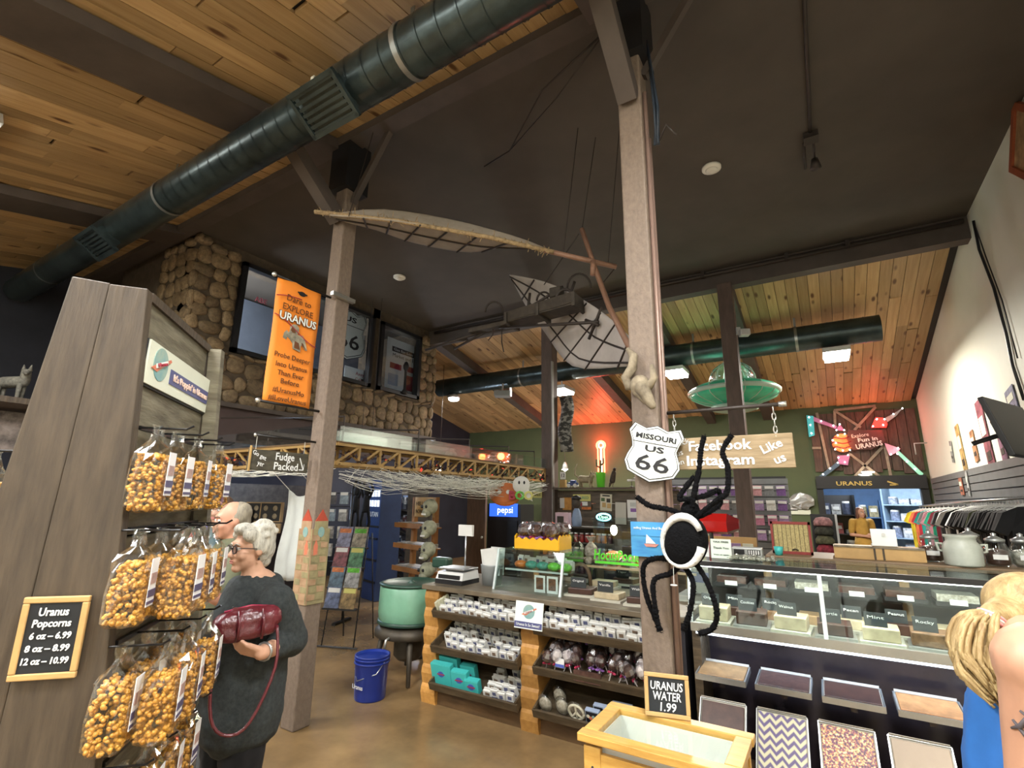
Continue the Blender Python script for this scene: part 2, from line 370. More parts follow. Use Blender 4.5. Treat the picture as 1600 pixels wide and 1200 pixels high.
# ================================================================ stone office front with its windows, left
M_stone = mat('river_stone', (.25, .18, .1), .7, 0, 0, 5, (1, 1, 1), .25, (.1, .07, .04), .35)
M_mortar = mat('mortar', (.10, .075, .05), .9, 0, .2, 12, (1, 1, 1), .3)
SX = -6.6
WN = [(3.42, 5.86, 3.56, 4.87), (6.02, 7.1, 3.56, 4.83)]
SY0, SY1, SZ0 = 2.85, 7.55, 2.86
b = MB()
def wbox(b, y0, y1, z0, z1, th=.3, x=SX): b.box((x-th/2, (y0+y1)/2, (z0+z1)/2), (th, y1-y0, z1-z0))
wbox(b, SY0, SY1, SZ0, 3.56); wbox(b, SY0, 3.42, 3.56, 5.04); wbox(b, 5.86, 6.02, 3.56, 5.04); wbox(b, 7.1, SY1, 3.56, 5.04); wbox(b, 3.42, 7.1, 4.87, 5.04)
b.box((SX-1.2, SY0+.15, 3.95), (2.1, .3, 2.18)); b.box((SX-1.5, SY1-.15, 3.95), (2.7, .3, 2.18))
wst = struct('wall_stone', b, M_mortar)
stones = []
for k in range(6):
    bm = bmesh.new(); bmesh.ops.create_icosphere(bm, subdivisions=2, radius=.5)
    for v in bm.verts:
        n = v.co.normalized(); v.co = n*(.5*(1+.16*math.sin(3*n.x+k*2)*math.cos(2.3*n.y+k)+.1*math.sin(4*n.z+k*1.7)))
        v.co.y = math.copysign(abs(v.co.y*2)**.75/2, v.co.y); v.co.z = math.copysign(abs(v.co.z*2)**.75/2, v.co.z)
    me = bpy.data.meshes.new('stone'); bm.to_mesh(me); bm.free(); me.materials.append(M_stone); me.polygons.foreach_set('use_smooth', [True]*len(me.polygons)); stones.append(me)
def lay_stones(y0, y1, z0, z1, facing=0):
    z = z0
    while z < z1-.05:
        h = min(rr(.15, .24), z1-z); y = y0-rr(0, .05)
        while y < y1-.04:
            w_ = rr(.15, .3); w_ = min(w_, y1-y+.03)
            o = bpy.data.objects.new('stone', random.choice(stones)); COL.objects.link(o); o.parent = wst
            zz = z+h/2+rr(-.03, .03)
            if facing == 0: o.location = (SX+.0, y+w_/2, zz); o.scale = (rr(.07, .12), w_*1.02, h*1.05); o.rotation_euler = (rr(-.35, .35), 0, 0)
            else: o.location = (y+w_/2, SY0, zz); o.scale = (w_*1.02, rr(.07, .12), h*1.05); o.rotation_euler = (0, rr(-.3, .3), 0)
            y += w_
        z += h
lay_stones(SY0, SY1, SZ0, 3.54); lay_stones(SY0, 3.38, 3.56, 5.0); lay_stones(7.14, SY1+.04, 3.56, 4.95)
lay_stones(SX-.9, SX+.02, 2.9, 5.0, 1)
M_frame = mat('black_window_frame', (.012, .013, .016), .35, 0, .1)
M_pane = glass('window_pane', (.85, .88, .92), .14)
for i, (y0, y1, z0, z1) in enumerate(WN):
    o = bpy.data.objects.new('window_%d' % (i+1), None); COL.objects.link(o); o.location = (SX, y0, z0); o['kind'] = 'structure'
    w_, h = y1-y0, z1-z0
    for c, d in (((.02, w_/2, .03), (.1, w_, .06)), ((.02, w_/2, h-.03), (.1, w_, .06)), ((.02, .035, h/2), (.1, .07, h)), ((.02, w_-.035, h/2), (.1, .07, h))):
        obj('window_frame', MB().box(c, d), M_frame, o)
    obj('pane', MB().box((-.03, w_/2, h/2), (.008, w_-.1, h-.1)), M_pane, o)
# the dark office behind the panes
M_office = mat('office_wall', (.13, .15, .19), .6, 0, .2, 1)  # lightened blue-grey stands in for reflections in the panes
struct('wall_office', MB().box((SX-1.6, 5.1, 3.95), (.06, 4.4, 2.1)), M_office)
struct('floor_office', MB().box((SX-.95, 5.1, 2.9), (1.3, 4.4, .06)), M_office)
area_light('office_fill_light', (SX-.6, 3.32, 4.2), .9, 16, (.8, .9, 1), (math.radians(90), 0, 0), .8)  # added lamp, kept out of view, brightens the office behind the panes
t = thing('office_fill_lamp', 'added fill lamp hidden in the office behind the stone column', 'light', (SX-.85, 3.24, 4.2)); obj('housing', MB().box((0, 0, 0), (1.0, .06, .9)), M_hous, t); obj('diffuser', MB().box((0, .05, 0), (.9, .04, .8)), M_lamp, t)
# shield and sheets shown in the windows
M_print = mat('print_white', (.72, .75, .77), .6, 0, .03); M_ink = mat('print_black', (.012, .012, .014), .6, 0, 0)
M_redink = mat('print_red', (.33, .03, .05), .6, 0, 0); M_blueink = mat('print_blue', (.06, .09, .35), .6, 0, 0)
def shield(w_, h):
    """outline of a highway shield, centred, in local xz"""
    pts = [(-.42, .5), (-.2, .43), (0, .5), (.2, .43), (.42, .5), (.5, .36), (.43, .2), (.4, .08), (.47, -.08), (.5, -.2), (.42, -.36), (.22, -.43), (0, -.5), (-.22, -.43), (-.42, -.36), (-.5, -.2), (-.47, -.08), (-.4, .08), (-.43, .2), (-.5, .36)]
    return [(a*w_, c*h) for a, c in pts]
def route_sign(name, label, M, w_, h, words, group=None):
    t = thing(name, label, 'sign', M=M, group=group)
    obj('plate', MB().prism(shield(w_, h), .012), M_ink, t)
    obj('face', MB().prism(shield(w_*.975, h*.975), .004, Matrix.Translation((0, -.003, 0))), M_sign_w, t)
    obj('border', MB().prism(shield(w_*.92, h*.92), .003, Matrix.Translation((0, -.005, 0))), M_ink, t)
    obj('field', MB().prism(shield(w_*.89, h*.89), .003, Matrix.Translation((0, -.007, 0))), M_sign_w, t)
    obj('divider', MB().box((0, -.008, .17*h), (w_*.8, .002, .012*h)), M_ink, t)
    for s, hh, z, wd in words: text(s, hh*h, Matrix.Translation((0, -.009, z*h)), M_ink, t, bold=.004*h, width=wd and wd*w_, split=True)
    return t
M_sign_w = mat('sign_white', (.72, .76, .72), .4, 0, .02)
c = atX(545, 522, SX-.12)
route_sign('window_shield', 'large white highway shield inside the stone wall window', frame(c, (0, 1, 0), (0, 0, 1)), .78, .92, [('US', .14, .29, .35), ('66', .4, -.15, .6)])
c = atX(571, 533, SX-.18)
t = thing('window_sticker', 'small white shield sticker at the window edge', 'sticker', M=frame(c, (0, 1, 0), (0, 0, 1)))
obj('face', MB().prism(shield(.17, .2), .006), M_print, t); text('66', .08, Matrix.Translation((0, -.003, -.02)), M_ink, t)
c = atX(560, 590, SX-.14)
t = thing('window_notice', 'white notice with red lettering low in the larger window', 'notice', M=frame(c, (0, 1, 0), (0, 0, 1)))
obj('sheet', MB().box((0, 0, 0), (.62, .006, .3)), M_print, t)
text('Axey', .09, Matrix.Translation((.02, -.006, .06)), M_redink, t, split=True); text('Cafe', .08, Matrix.Translation((.0, -.006, -.04)), M_redink, t, split=True); obj('picture', MB().box((.17, -.005, -.07), (.22, .004, .12)), M_ink, t)
c = atX(630, 570, SX-.14)
t = thing('window_poster', 'white poster with red bands filling the smaller window', 'poster', M=frame(c, (0, 1, 0), (0, 0, 1)))
obj('sheet', MB().box((0, 0, -.04), (.9, .006, .98)), M_print, t)
obj('black_band', MB().box((.05, -.005, .25), (.74, .004, .1)), M_ink, t); text('Gas for Less 66', .075, Matrix.Translation((.05, -.009, .25)), M_print, t, width=.66)
text('Market and Eats', .1, Matrix.Translation((.05, -.006, .13)), M_ink, t, width=.7)
obj('red_band', MB().box((-.2, -.005, -.08), (.3, .004, .11)), M_redink, t); obj('red_band', MB().box((.28, -.005, -.06), (.32, .004, .11)), M_redink, t)
obj('red_panel', MB().box((.22, -.006, -.34), (.28, .004, .3)), M_redink, t); obj('blue_sheet', MB().box((-.25, -.006, -.35), (.26, .004, .22)), mat('print_pale_blue', (.4, .47, .6), .6, 0, 0), t)
t = tag(obj('window_figure', MB().lathe([(.05, 0), (.06, .05), (.025, .1), (.022, .45), (.05, .5), (.055, .56), (.03, .62), (0, .64)], 10, tuple(atX(632, 612, SX+.09)-V((0, 0, .05)))), M_ink, smooth=True), 'slim black ornament standing on the sill of the smaller window', 'ornament')
c = atX(408, 470, SX-.12)
t = thing('window_lettering', 'small red script on the dark window pane left of the banner', 'sticker', M=frame(c, (0, 1, 0), (0, 0, 1))); text('ABE', .11, Matrix(), M_redink, t)
# maroon fascia under the stone
struct('trim_10', MB().box((SX-.1, 5.05, 2.83), (.5, 5.0, .06)), M_beam)
struct('trim_11', MB().box((SX-.1, 5.05, 2.58), (.34, 4.95, .44)), M_maroon)
# ================================================================ model-railway trestle shelf
M_lath = mat('trestle_pine', (.42, .27, .10), .5, 0, .12, 6)
M_acr = glass('acrylic_guard', (.9, .96, .95), .2)
TZ0, TZ1 = 1.98, 2.16
t = thing('trestle_shelf', 'pine lattice trestle shelf for a model railway with clear guard', 'shelf', (0, 0, 0))
TX, TY0, TY1 = -3.86, 3.12, 7.28
for x in (TX, TX-.32):
    obj('rail', MB().box((x, (TY0+TY1)/2, TZ1), (.025, TY1-TY0, .03)), M_lath, t); obj('rail', MB().box((x, (TY0+TY1)/2, TZ0), (.025, TY1-TY0, .03)), M_lath, t)
for y in (TY0, TY0+.32):
    obj('rail', MB().box((TX-2.2, y, TZ1), (4.4, .025, .03)), M_lath, t); obj('rail', MB().box((TX-2.2, y, TZ0), (4.4, .025, .03)), M_lath, t)
obj('deck', MB().box((TX-.16, (TY0+TY1)/2, TZ1+.02), (.36, TY1-TY0, .015)).box((TX-2.2, TY0+.16, TZ1+.02), (4.4, .36, .015)), mat('trestle_deck', (.16, .1, .05), .7), t)
n = 15; st = (TY1-TY0)/n
mu = MB().box((0, 0, (TZ0+TZ1)/2), (.02, .022, TZ1-TZ0)).mesh('upright'); mu.materials.append(M_lath)
md = MB().bar((0, 0, TZ0+.01), (0, st*.9, TZ1-.01), .018, .02).mesh('diagonal'); md.materials.append(M_lath)
for k in range(n):
    for x in (TX, TX-.32):
        for me in (mu, md):
            o = bpy.data.objects.new(me.name, me); COL.objects.link(o); o.parent = t; o.location = (x, TY0+st*(k+(.95 if me is mu else 0)), 0)
for k in range(15):
    for y in (TY0, TY0+.32):
        for me in (mu, md):
            o = bpy.data.objects.new(me.name, me); COL.objects.link(o); o.parent = t; o.rotation_euler = (0, 0, math.pi/2); o.location = (TX-.02-st*(k+(1 if me is mu else 0)), y, 0)
for k in range(4): obj('guard_pane', MB().box((TX+.01, TY0+(TY1-TY0)*(k+.5)/4, TZ1+.1), (.006, (TY1-TY0)/4-.01, .15)), M_acr, t)
for k in range(4): obj('guard_pane', MB().box((TX-.55-1.1*k, TY0-.01, TZ1+.11), (1.08, .006, .17)), M_acr, t)
obj('guard_pane', MB().box((TX-.33, (TY0+TY1)/2, TZ1+.1), (.006, TY1-TY0, .15)), M_acr, t)
for y in (3.3, 4.4, 5.4, 6.4, 7.2): obj('hanger', MB().tube([(TX-.16, y, TZ1), (TX-.16, y, TZ1+.3), (SX+.3, y, 2.62)], .01), M_pipe, t)
# things standing on the trestle
for lb, px, py, c in (('pale model boulder on the trestle beside the stone corner', 705, 688, (.3, .29, .25)), ('grey model boulder on the trestle next to the back post', 735, 692, (.12, .11, .1))):
    p = atX(px, py, TX-.16); r = .06
    tag(obj('model_boulder', MB().ell((p.x, p.y, TZ1+.03+r*.7), (r*1.2, r*1.5, r*.8), 9, 6), mat(lb[:12], c, .9, 0, .3, 20), smooth=True), lb, 'model')
# garland of dark autumn leaves below the rail, cobweb under it
M_gar = mat('garland', (.05, .018, .015), .7, 0, .3, 30); M_garr = mat('garland_red', (.5, .03, .02), .4, 0, 0, emit=1.2)  # berries are no lamps; their red glow is put into the material
g = MB(); g2 = MB()
for k in range(420):
    if k < 260: p = V((TX+rr(-.06, .05), rr(TY0, TY1), TZ0+.06+.04*math.sin(k)+rr(-.06, .05)))
    else: p = V((rr(TX-3, TX), TY0-.02+rr(-.05, .05), TZ0+.08+rr(-.06, .05)))
    a = rr(0, 6); r = rr(.015, .035); d = V((math.cos(a)*r, math.sin(a)*r, rr(-r, r))); e = d.cross(V((rr(-1, 1), rr(-1, 1), 1))).normalized()*r*.6
    (g2 if k % 29 == 0 else g).add([p-d, p+e, p+d, p-e, p+V((0, 0, r*.4))], [(0, 1, 4), (1, 2, 4), (2, 3, 4), (3, 0, 4), (0, 3, 2, 1)])
t = thing('leaf_garland', 'dark autumn leaf garland with red berries wound through the trestle', 'garland', (TX, TY0, TZ0))
o = obj('leaves', g, M_gar, t); o.location = (-TX, -TY0, -TZ0); o['kind'] = 'stuff'; o = obj('berries', g2, M_garr, t); o.location = (-TX, -TY0, -TZ0); o['kind'] = 'stuff'
M_web = mat('cobweb', (.75, .75, .68), .8, 0, .05)
cw = MB()
for k in range(130):
    y0 = rr(TY0-.0, TY0+2.4); y1 = min(TY1, y0+rr(.8, 2.6)); z0 = TZ0-.02-rr(0, .14); sag = rr(.02, .15); x = TX+rr(-.05, .08)
    cw.tube([(x+rr(-.03, .03), y0+(y1-y0)*s, z0-sag*4*s*(1-s)+rr(-.008, .008)) for s in (0, .16, .33, .5, .67, .84, 1)], rr(.0012, .0035), 4)
for k in range(50):
    x0 = TX-rr(0, 2.2); x1 = x0-rr(.4, 1.4); z0 = TZ0-.02-rr(0, .05); cw.tube([(x0+(x1-x0)*s, TY0+rr(-.04, .04), z0-.04*4*s*(1-s)) for s in (0, .25, .5, .75, 1)], rr(.0015, .0035), 4)
for k in range(40):
    y = rr(TY0+.2, TY0+3); z = TZ0-rr(.0, .05); cw.tube([(TX+.03, y, z), (TX+.05, y+rr(-.2, .2), z-rr(.05, .16))], .0015, 4)
o = tag(obj('cobweb', cw, M_web), 'white stretched cobweb sagging beneath the trestle shelf', 'cobweb'); o['kind'] = 'stuff'
# ================================================================ popcorn display, near left
M_rust = mat('dark_stained_board', (.075, .054, .034), .6, 0, .3, 7, (5, 5, .6), .35, (.035, .025, .016))
M_rustg = mat('grey_green_board', (.19, .17, .115), .65, 0, .3, 5, (1, 1, 6), .35, (.075, .062, .038))
dA = atD(232, 452, 1.6); d1 = ray(590, 785); d1.z = 0; d1.normalize(); d2 = V((d1.y, -d1.x, 0))
MD = Matrix((d2, d1, V((0, 0, 1)))).transposed().to_4x4(); MD.translation = (dA.x, dA.y, 0)
disp = thing('popcorn_display', 'tall dark wooden display stand hung with popcorn bags', 'display stand', M=MD)
M_rust2 = M_rust
XZ = Matrix.Identity(4)
obj('end_board', MB().prism([(-.40, 0), (-.17, 0), (-.108, 2.31), (-.212, 2.32)], .04), M_rust, disp, bevel=.004)
obj('end_board', MB().prism([(-.168, 0), (.155, 0), (0.0, 2.302), (-.106, 2.305)], .045, Matrix.Translation((0, -.006, 0))), M_rust, disp, bevel=.004)
obj('end_board', MB().prism([(-.40, 0), (.155, 0), (0.0, 2.302), (-.212, 2.31)], .04, Matrix.Translation((0, .64, 0))), M_rust, disp, bevel=.004)
for k in range(9):
    z = 2.17-.255*k; s = .067*(2.3-z)
    obj('side_board', MB().box((s-.035, .34, z), (.03, .6, .25)), M_rustg, disp, bevel=.004)
    obj('side_board', MB().box((-.19-s*.9, .34, z), (.03, .6, .25)), M_rustg, disp, bevel=.004)
obj('top_board', MB().box((-.1, .34, 2.29), (.2, .6, .03)), M_rust, disp)
obj('end_trim', MB().bar((.02, .655, 2.29), (.15, .655, .02), .05, .05), M_rustg, disp)
M_hook = mat('black_wire', (.01, .01, .011), .35, .4, 0)
# sign on the display's flank
M_cream = mat('sign_cream', (.62, .64, .52), .5, 0, .03, 4)
M_globe = mat('globe_teal', (.12, .3, .33), .5, 0, .25, 20, col2=(.3, .38, .3)); M_orange = mat('logo_orange', (.55, .16, .09), .5, 0, 0); M_band = mat('navy_band', (.07, .075, .19), .5, 0, 0)
def globe_logo(parent, M, r):
    """little planet with a rocket swoosh across it"""
    obj('planet', MB().prism([(r*math.cos(a*math.pi/12), r*math.sin(a*math.pi/12)) for a in range(24)], .003, M), M_globe, parent)
    obj('swoosh', MB().prism([(-1.25*r, -.45*r), (-.6*r, -.1*r), (1.2*r, .62*r), (1.35*r, .5*r), (.2*r, -.1*r), (-.5*r, -.55*r)], .002, M @ Matrix.Translation((0, -.002, 0))), M_orange, parent)
    obj('plate', MB().prism([(-.8*r, -.12*r), (.7*r, .42*r), (.8*r, .16*r), (-.7*r, -.38*r)], .002, M @ Matrix.Translation((0, -.004, 0))), M_sign_w, parent)
    text('Uranus', .36*r, M @ Matrix.Translation((0, -.006, .02*r)) @ Matrix.Rotation(-.33, 4, 'Y'), M_redink, parent, width=1.25*r)
Ms = frame(dA + d1*.33 + d2*.012 + V((0, 0, 2.075-dA.z)), d1, (0, 0, 1))
t = thing('popcorn_sign', "white sign reading It's Poppin' in Uranus on the popcorn display", 'sign', M=Ms)
obj('backing', MB().box((0, .002, -.003), (.6, .01, .152)), M_ink, t)
obj('face', MB().box((0, -.006, 0), (.59, .006, .142)), M_cream, t)
globe_logo(t, Matrix.Translation((-.2, -.011, .01)), .056)
obj('band', MB().box((.085, -.0105, -.01), (.4, .003, .052)), M_band, t)
text("It's Poppin' in Uranus", .034, Matrix.Translation((.09, -.0135, -.01)), mat('letter_pink', (.75, .55, .45), .5, 0, 0), t, bold=.0008, width=.36)
# chalkboard price sign on the end board
M_slate = mat('slate', (.012, .014, .017), .6, 0, .3, 9); M_chalk = mat('chalk', (.75, .76, .74), .8, 0, .05); M_maple = mat('maple_frame', (.50, .31, .12), .45, 0, .1, 8)
def slate_sign(name, label, M, w_, h, lines, thick=.012, mw=.02, chalk=None):
    t = thing(name, label, 'sign', M=M)
    for c, d in (((0, 0, h/2-mw/2), (w_, thick, mw)), ((0, 0, -h/2+mw/2), (w_, thick, mw)), ((-w_/2+mw/2, 0, 0), (mw, thick, h-2*mw)), ((w_/2-mw/2, 0, 0), (mw, thick, h-2*mw))): obj('frame_rail', MB().box(c, d), M_maple, t, bevel=.003)
    obj('slate', MB().box((0, .002, 0), (w_-2*mw+.002, thick*.6, h-2*mw+.002)), M_slate, t)
    for s, hh, z, wd in lines: text(s, hh*h, Matrix.Translation((rr(-.002, .002), -thick*.35, z*h)), chalk or M_chalk, t, bold=.0006, width=wd*w_, shear=.1, ext=.0008)
    return t
Mc = frame(dA + d2*(-.062) - d1*.018 + V((0, 0, 1.281-dA.z)), d2, V((0, 0, 1))+d2*.03)
slate_sign('price_slate', 'small framed slate listing popcorn prices on the display end', Mc, .152, .205, [('Uranus', .14, .31, .45), ('Popcorns', .13, .17, .58), ('6 oz – 6.99', .11, .02, .62), ('8 oz – 8.99', .11, -.13, .66), ('12 oz – 10.99', .11, -.28, .7)], mw=.016)
# hooks and bags
M_film = glass('bag_film', (.96, .95, .92), .16, .14)
M_pop = mat('caramel_popcorn', (.72, .40, .06), .38, 0, 0, 30, col2=(.42, .17, .015), spec=.6)
M_lbl = mat('bag_label', (.72, .72, .72), .45, 0, .05); M_lbl2 = mat('bag_label_dark', (.07, .06, .12), .45, 0, 0)
M_lblo = mat('bag_label_tan', (.45, .3, .27), .5, 0, .2, 60)
def popcorn_mesh(seed):
    r = random.Random(seed); b = MB(); out = []
    for k in range(600):
        z = r.uniform(.012, .168); f = .93 if z < .12 else .93-.35*(z-.12)/.06
        s = r.choice((-1, 1)); q = r.random()
        if q < .42: p = (s*.036*f, r.uniform(-.052, .052)*f, z)
        elif q < .8: p = (r.uniform(-.033, .033)*f, s*.054*f, z)
        else: p = (r.uniform(-.03, .03)*f, r.uniform(-.05, .05)*f, .168 if q > .9 else .012)
        if any((p[0]-o[0])**2+(p[1]-o[1])**2+(p[2]-o[2])**2 < .0128**2 for o in out): continue
        out.append(p)
        for _ in range(3):
            rad = r.uniform(.0052, .008); q_ = [p[i]+r.uniform(-.005, .005) for i in range(3)]
            b.ell(q_, (rad*r.uniform(.7, 1.1), rad*r.uniform(.7, 1.1), rad*r.uniform(.7, 1.1)), 6, 4, Euler((r.uniform(0, 3), r.uniform(0, 3), 0)).to_matrix().to_4x4())
    me = b.mesh('popcorn'); me.materials.append(M_pop); me.polygons.foreach_set('use_smooth', [True]*len(me.polygons)); return me
pops = [popcorn_mesh(k) for k in range(4)]
def film_mesh(seed):
    r = random.Random(seed); n = 28; vs = []; fs = []
    prof = [(0, .3), (.004, .8), (.02, 1.0), (.09, 1.03), (.15, 1.0), (.175, .9), (.195, .68), (.215, .42), (.232, .3), (.25, .34), (.262, .36)]
    for (z, k) in prof:
        for j in range(n):
            a = 2*math.pi*j/n; ca, sa = math.cos(a), math.sin(a)
            x = math.copysign(abs(ca)**.5, ca)*.046*k; y = math.copysign(abs(sa)**.5, sa)*.066*k
            if z > .2: x *= .5; y *= 1.35
            j_ = r.uniform(-.0035, .0035) if z < .17 else r.uniform(-.006, .006)
            vs.append((x+j_, y+j_, z+r.uniform(-.002, .002)))
    for i in range(len(prof)-1): fs += [(i*n+j, i*n+(j+1) % n, (i+1)*n+(j+1) % n, (i+1)*n+j) for j in range(n)]
    fs.append(tuple(range(n-1, -1, -1)))
    me = bpy.data.meshes.new('film'); me.from_pydata(vs, [], fs); me.materials.append(M_film); return me
films = [film_mesh(k) for k in range(3)]
lm = MB().box((.05, 0, .115), (.002, .052, .13)).mesh('label'); lm.materials.append(M_lbl)
lm2 = MB().box((.0515, 0, .085), (.002, .053, .02)).box((.0515, 0, .06), (.002, .053, .008)).mesh('label_band'); lm2.materials.append(M_lbl2)
lm3 = MB().box((.0515, 0, .125), (.002, .04, .03)).mesh('label_picture'); lm3.materials.append(M_lblo)
def child(name, me, parent, loc=(0, 0, 0), rot=(0, 0, 0), scale=None):
    o = bpy.data.objects.new(name, me); COL.objects.link(o); o.parent = parent; o.location = loc; o.rotation_euler = rot
    if scale: o.scale = scale
    return o
RZD = math.atan2(d2.y, d2.x)
rows = [(1.86, 'top', ((.04, .085), (.19, .09), (.35, .1), (.52, .125)), .16), (1.555, 'second', ((.0, .1), (.16, .1), (.32, .1), (.48, .1), (.09, .195), (.22, .195), (.37, .19)), .2), (1.245, 'third', ((.0, .11), (.16, .11), (.32, .11), (.48, .11), (.04, .205), (.21, .205), (.4, .205)), .2), (.94, 'lowest', ((.02, .14), (.19, .14), (.36, .14), (.52, .14)), .2)]
PW = {0: 'nearest the end board', 1: 'second along from the end board', 2: 'third along from the end board', 3: 'farthest from the end board', 4: 'outermost, nearest the price slate', 5: 'outermost, in the middle', 6: 'outermost, at the far end'}
for (z, nm, spots, reach) in rows:
    sx = .067*(2.3-z)
    obj('hook_rail', MB().box((sx+.0, .34, z+.0), (.012, .6, .012)), M_hook, disp)
    done = set()
    for i, (ty, off) in enumerate(spots):
        if i < 4: obj('hook', MB().tube([(sx-.02, ty, z), (reach, ty, z), (reach+.02, ty, z+.012)], .0035, 6), M_hook, disp)
        zz = z-.257+rr(-.006, .004); base = MD @ V((off, ty, zz))
        t = thing('popcorn_bag', 'clear bag of caramel popcorn in the %s row, %s' % (nm, PW[i]), 'popcorn bag', tuple(base), RZD+rr(-.1, .1), 'popcorn bags on the display')
        k = random.randrange(12)
        child('film', films[k % 3], t); child('popcorn', pops[k % 4], t)['kind'] = 'stuff'
        child('label', lm, t); child('label_band', lm2, t); child('label_picture', lm3, t)
# bags on the far flank peep out at the left edge
for i, (ty, z) in enumerate(((.1, 1.5), (.1, 1.78))):
    base = MD @ V((-.36, ty, z-.26))
    t = thing('popcorn_bag', ('lower' if i == 0 else 'upper')+' popcorn bag peeping out behind the left edge of the display', 'popcorn bag', tuple(base), RZD+math.pi, 'popcorn bags on the display')
    child('film', films[i], t); child('popcorn', pops[i], t)['kind'] = 'stuff'
    obj('hook', MB().tube([(-.2, ty, z), (-.45, ty, z)], .0035, 6), M_hook, disp)
# ================================================================ hung from the left post
M_or = mat('banner_orange', (.80, .24, .025), .6, 0, .04, 3); M_brown = mat('print_brown', (.12, .045, .015), .6, 0, 0)
M_ply = mat('statue_print', (.42, .38, .27), .6, 0, .45, 14, col2=(.05, .045, .04))
bTL, bBR = atX(430, 430, P1[0]), atX(486, 641, P1[0]); bTR = atX(497, 456, P1[0]); bBL = atX(415, 627, P1[0])
zT, zB = (bTL.z+bTR.z)/2, (bBL.z+bBR.z)/2; yc, BW = (bTL.y+bTR.y+bBL.y+bBR.y)/4, (bTR.y-bTL.y+bBR.y-bBL.y)/2; BH = zT-zB
Mb = frame((P1[0], yc, (zT+zB)/2), (0, 1, 0), (0, 0, 1)); KB = BW/.72; KH = BH/1.38; rodr = P1[1]-.07-yc
t = thing('vertical_banner', 'orange vertical banner reading Dare to Explore Uranus on the left post', 'banner', M=Mb)
bb = MB(); nz, nx = 16, 8; vs = []; fs = []
for i in range(nz+1):
    for j in range(nx+1):
        u, v_ = j/nx-.5, i/nz-.5; vs.append((u*BW, .006*math.sin(v_*9+u*4)+.004*math.sin(u*9), v_*BH))
for i in range(nz):
    for j in range(nx): a = i*(nx+1)+j; fs.append((a, a+1, a+nx+2, a+nx+1))
bb.add(vs, fs); o = obj('cloth', bb, M_or, t, True); so = o.modifiers.new('thick', 'SOLIDIFY'); so.thickness = .003
for s, h, z, wd, m, sp in (('Dare to', .11, .485, .42, M_brown, 1), ('EXPLORE', .11, .375, .52, M_brown, 1), ('Probe Deeper', .085, -.17, .6, M_brown, 0), ('Into Uranus', .085, -.27, .52, M_brown, 0), ('Than Ever', .085, -.36, .44, M_brown, 0), ('Before', .085, -.445, .3, M_brown, 0), ('#UranusMo', .085, -.545, .52, M_brown, 0), ('#ILoveUranus', .085, -.635, .62, M_brown, 0)):
    text(s, h*.92*KH, Matrix.Translation((0, -.014, z*KH)), m, t, width=wd*.95*KB, bold=0, split=bool(sp))
text('URANUS', .125*KH, Matrix.Translation((.01, -.013, .265*KH)), M_brown, t, width=.62*KB, bold=.006, split=True)
text('URANUS', .125*KH, Matrix.Translation((.01, -.016, .265*KH)), M_sign_w, t, width=.6*KB, bold=.001, split=True)
# red orbit line and small emblem
obj('orbit_line', MB().tube([((-.36+.72*s)*KB, -.013, (.16+.1*math.cos(3*s)-.04*s)*KH) for s in [k/14 for k in range(15)]], .004, 5), M_redink, t)
obj('orbit_line', MB().tube([((-.36+.4*s)*KB, -.013, (.47+.1*s-.05*s*s)*KH) for s in [k/8 for k in range(9)]], .004, 5), M_redink, t)
obj('emblem', MB().prism([(.06*KB*math.cos(a*math.pi/8), .035*KB*math.sin(a*math.pi/8)) for a in range(16)], .003, Matrix.Translation((.02, -.014, .585*KH))), M_ink, t); obj('emblem_tail', MB().box((.02, -.016, .588*KH), (.16*KB, .003, .012)), M_ink, t)
# printed bust of a shouting figure, hand to the mouth
sil = [(-.2, .0), (-.19, .08), (-.15, .13), (-.12, .1), (-.1, .13), (-.1, .2), (-.06, .25), (.0, .26), (.05, .22), (.05, .15), (.03, .11), (.08, .1), (.13, .12), (.17, .06), (.2, -.02), (.23, -.1), (.19, -.1), (.13, -.03), (.11, -.06), (.11, -.15), (-.02, -.13), (-.03, -.05), (-.08, .0), (-.13, .03), (-.14, -.02)]
obj('printed_bust', MB().prism([(a*.95*KB, c*.95*KB) for a, c in sil], .003, Matrix.Translation((.0, -.013, .02))), M_ply, t)
for p in ([(-.07, .21), (-.09, .15), (-.05, .12), (.0, .12), (-.02, .17)], [(.0, .0), (.07, -.02), (.1, -.12), (.0, -.11)], [(.14, .0), (.2, -.09), (.16, -.06), (.11, -.01)]):
    obj('printed_shade', MB().prism([(a*.95*KB, c*.95*KB) for a, c in p], .002, Matrix.Translation((.0, -.015, .02))), M_brown, t)
M_rod = mat('rod_black', (.015, .014, .013), .35, .3, 0); M_brass = mat('silver_cap', (.5, .5, .47), .3, .8, 0)
obj('top_rod', MB().tube([(-BW/2-.03, 0, BH/2), (rodr, 0, BH/2)], .011), M_rod, t, True); obj('bottom_rod', MB().tube([(-BW/2-.03, 0, -BH/2), (rodr, 0, -BH/2)], .011), M_rod, t, True)
for z in (BH/2, -BH/2): obj('finial', MB().ell((-BW/2-.035, 0, z), .02, 10, 7), M_brass, t, True)
obj('clamp', MB().box((rodr+.05, -.1, BH/2), (.24, .04, .035)), M_brass, t)
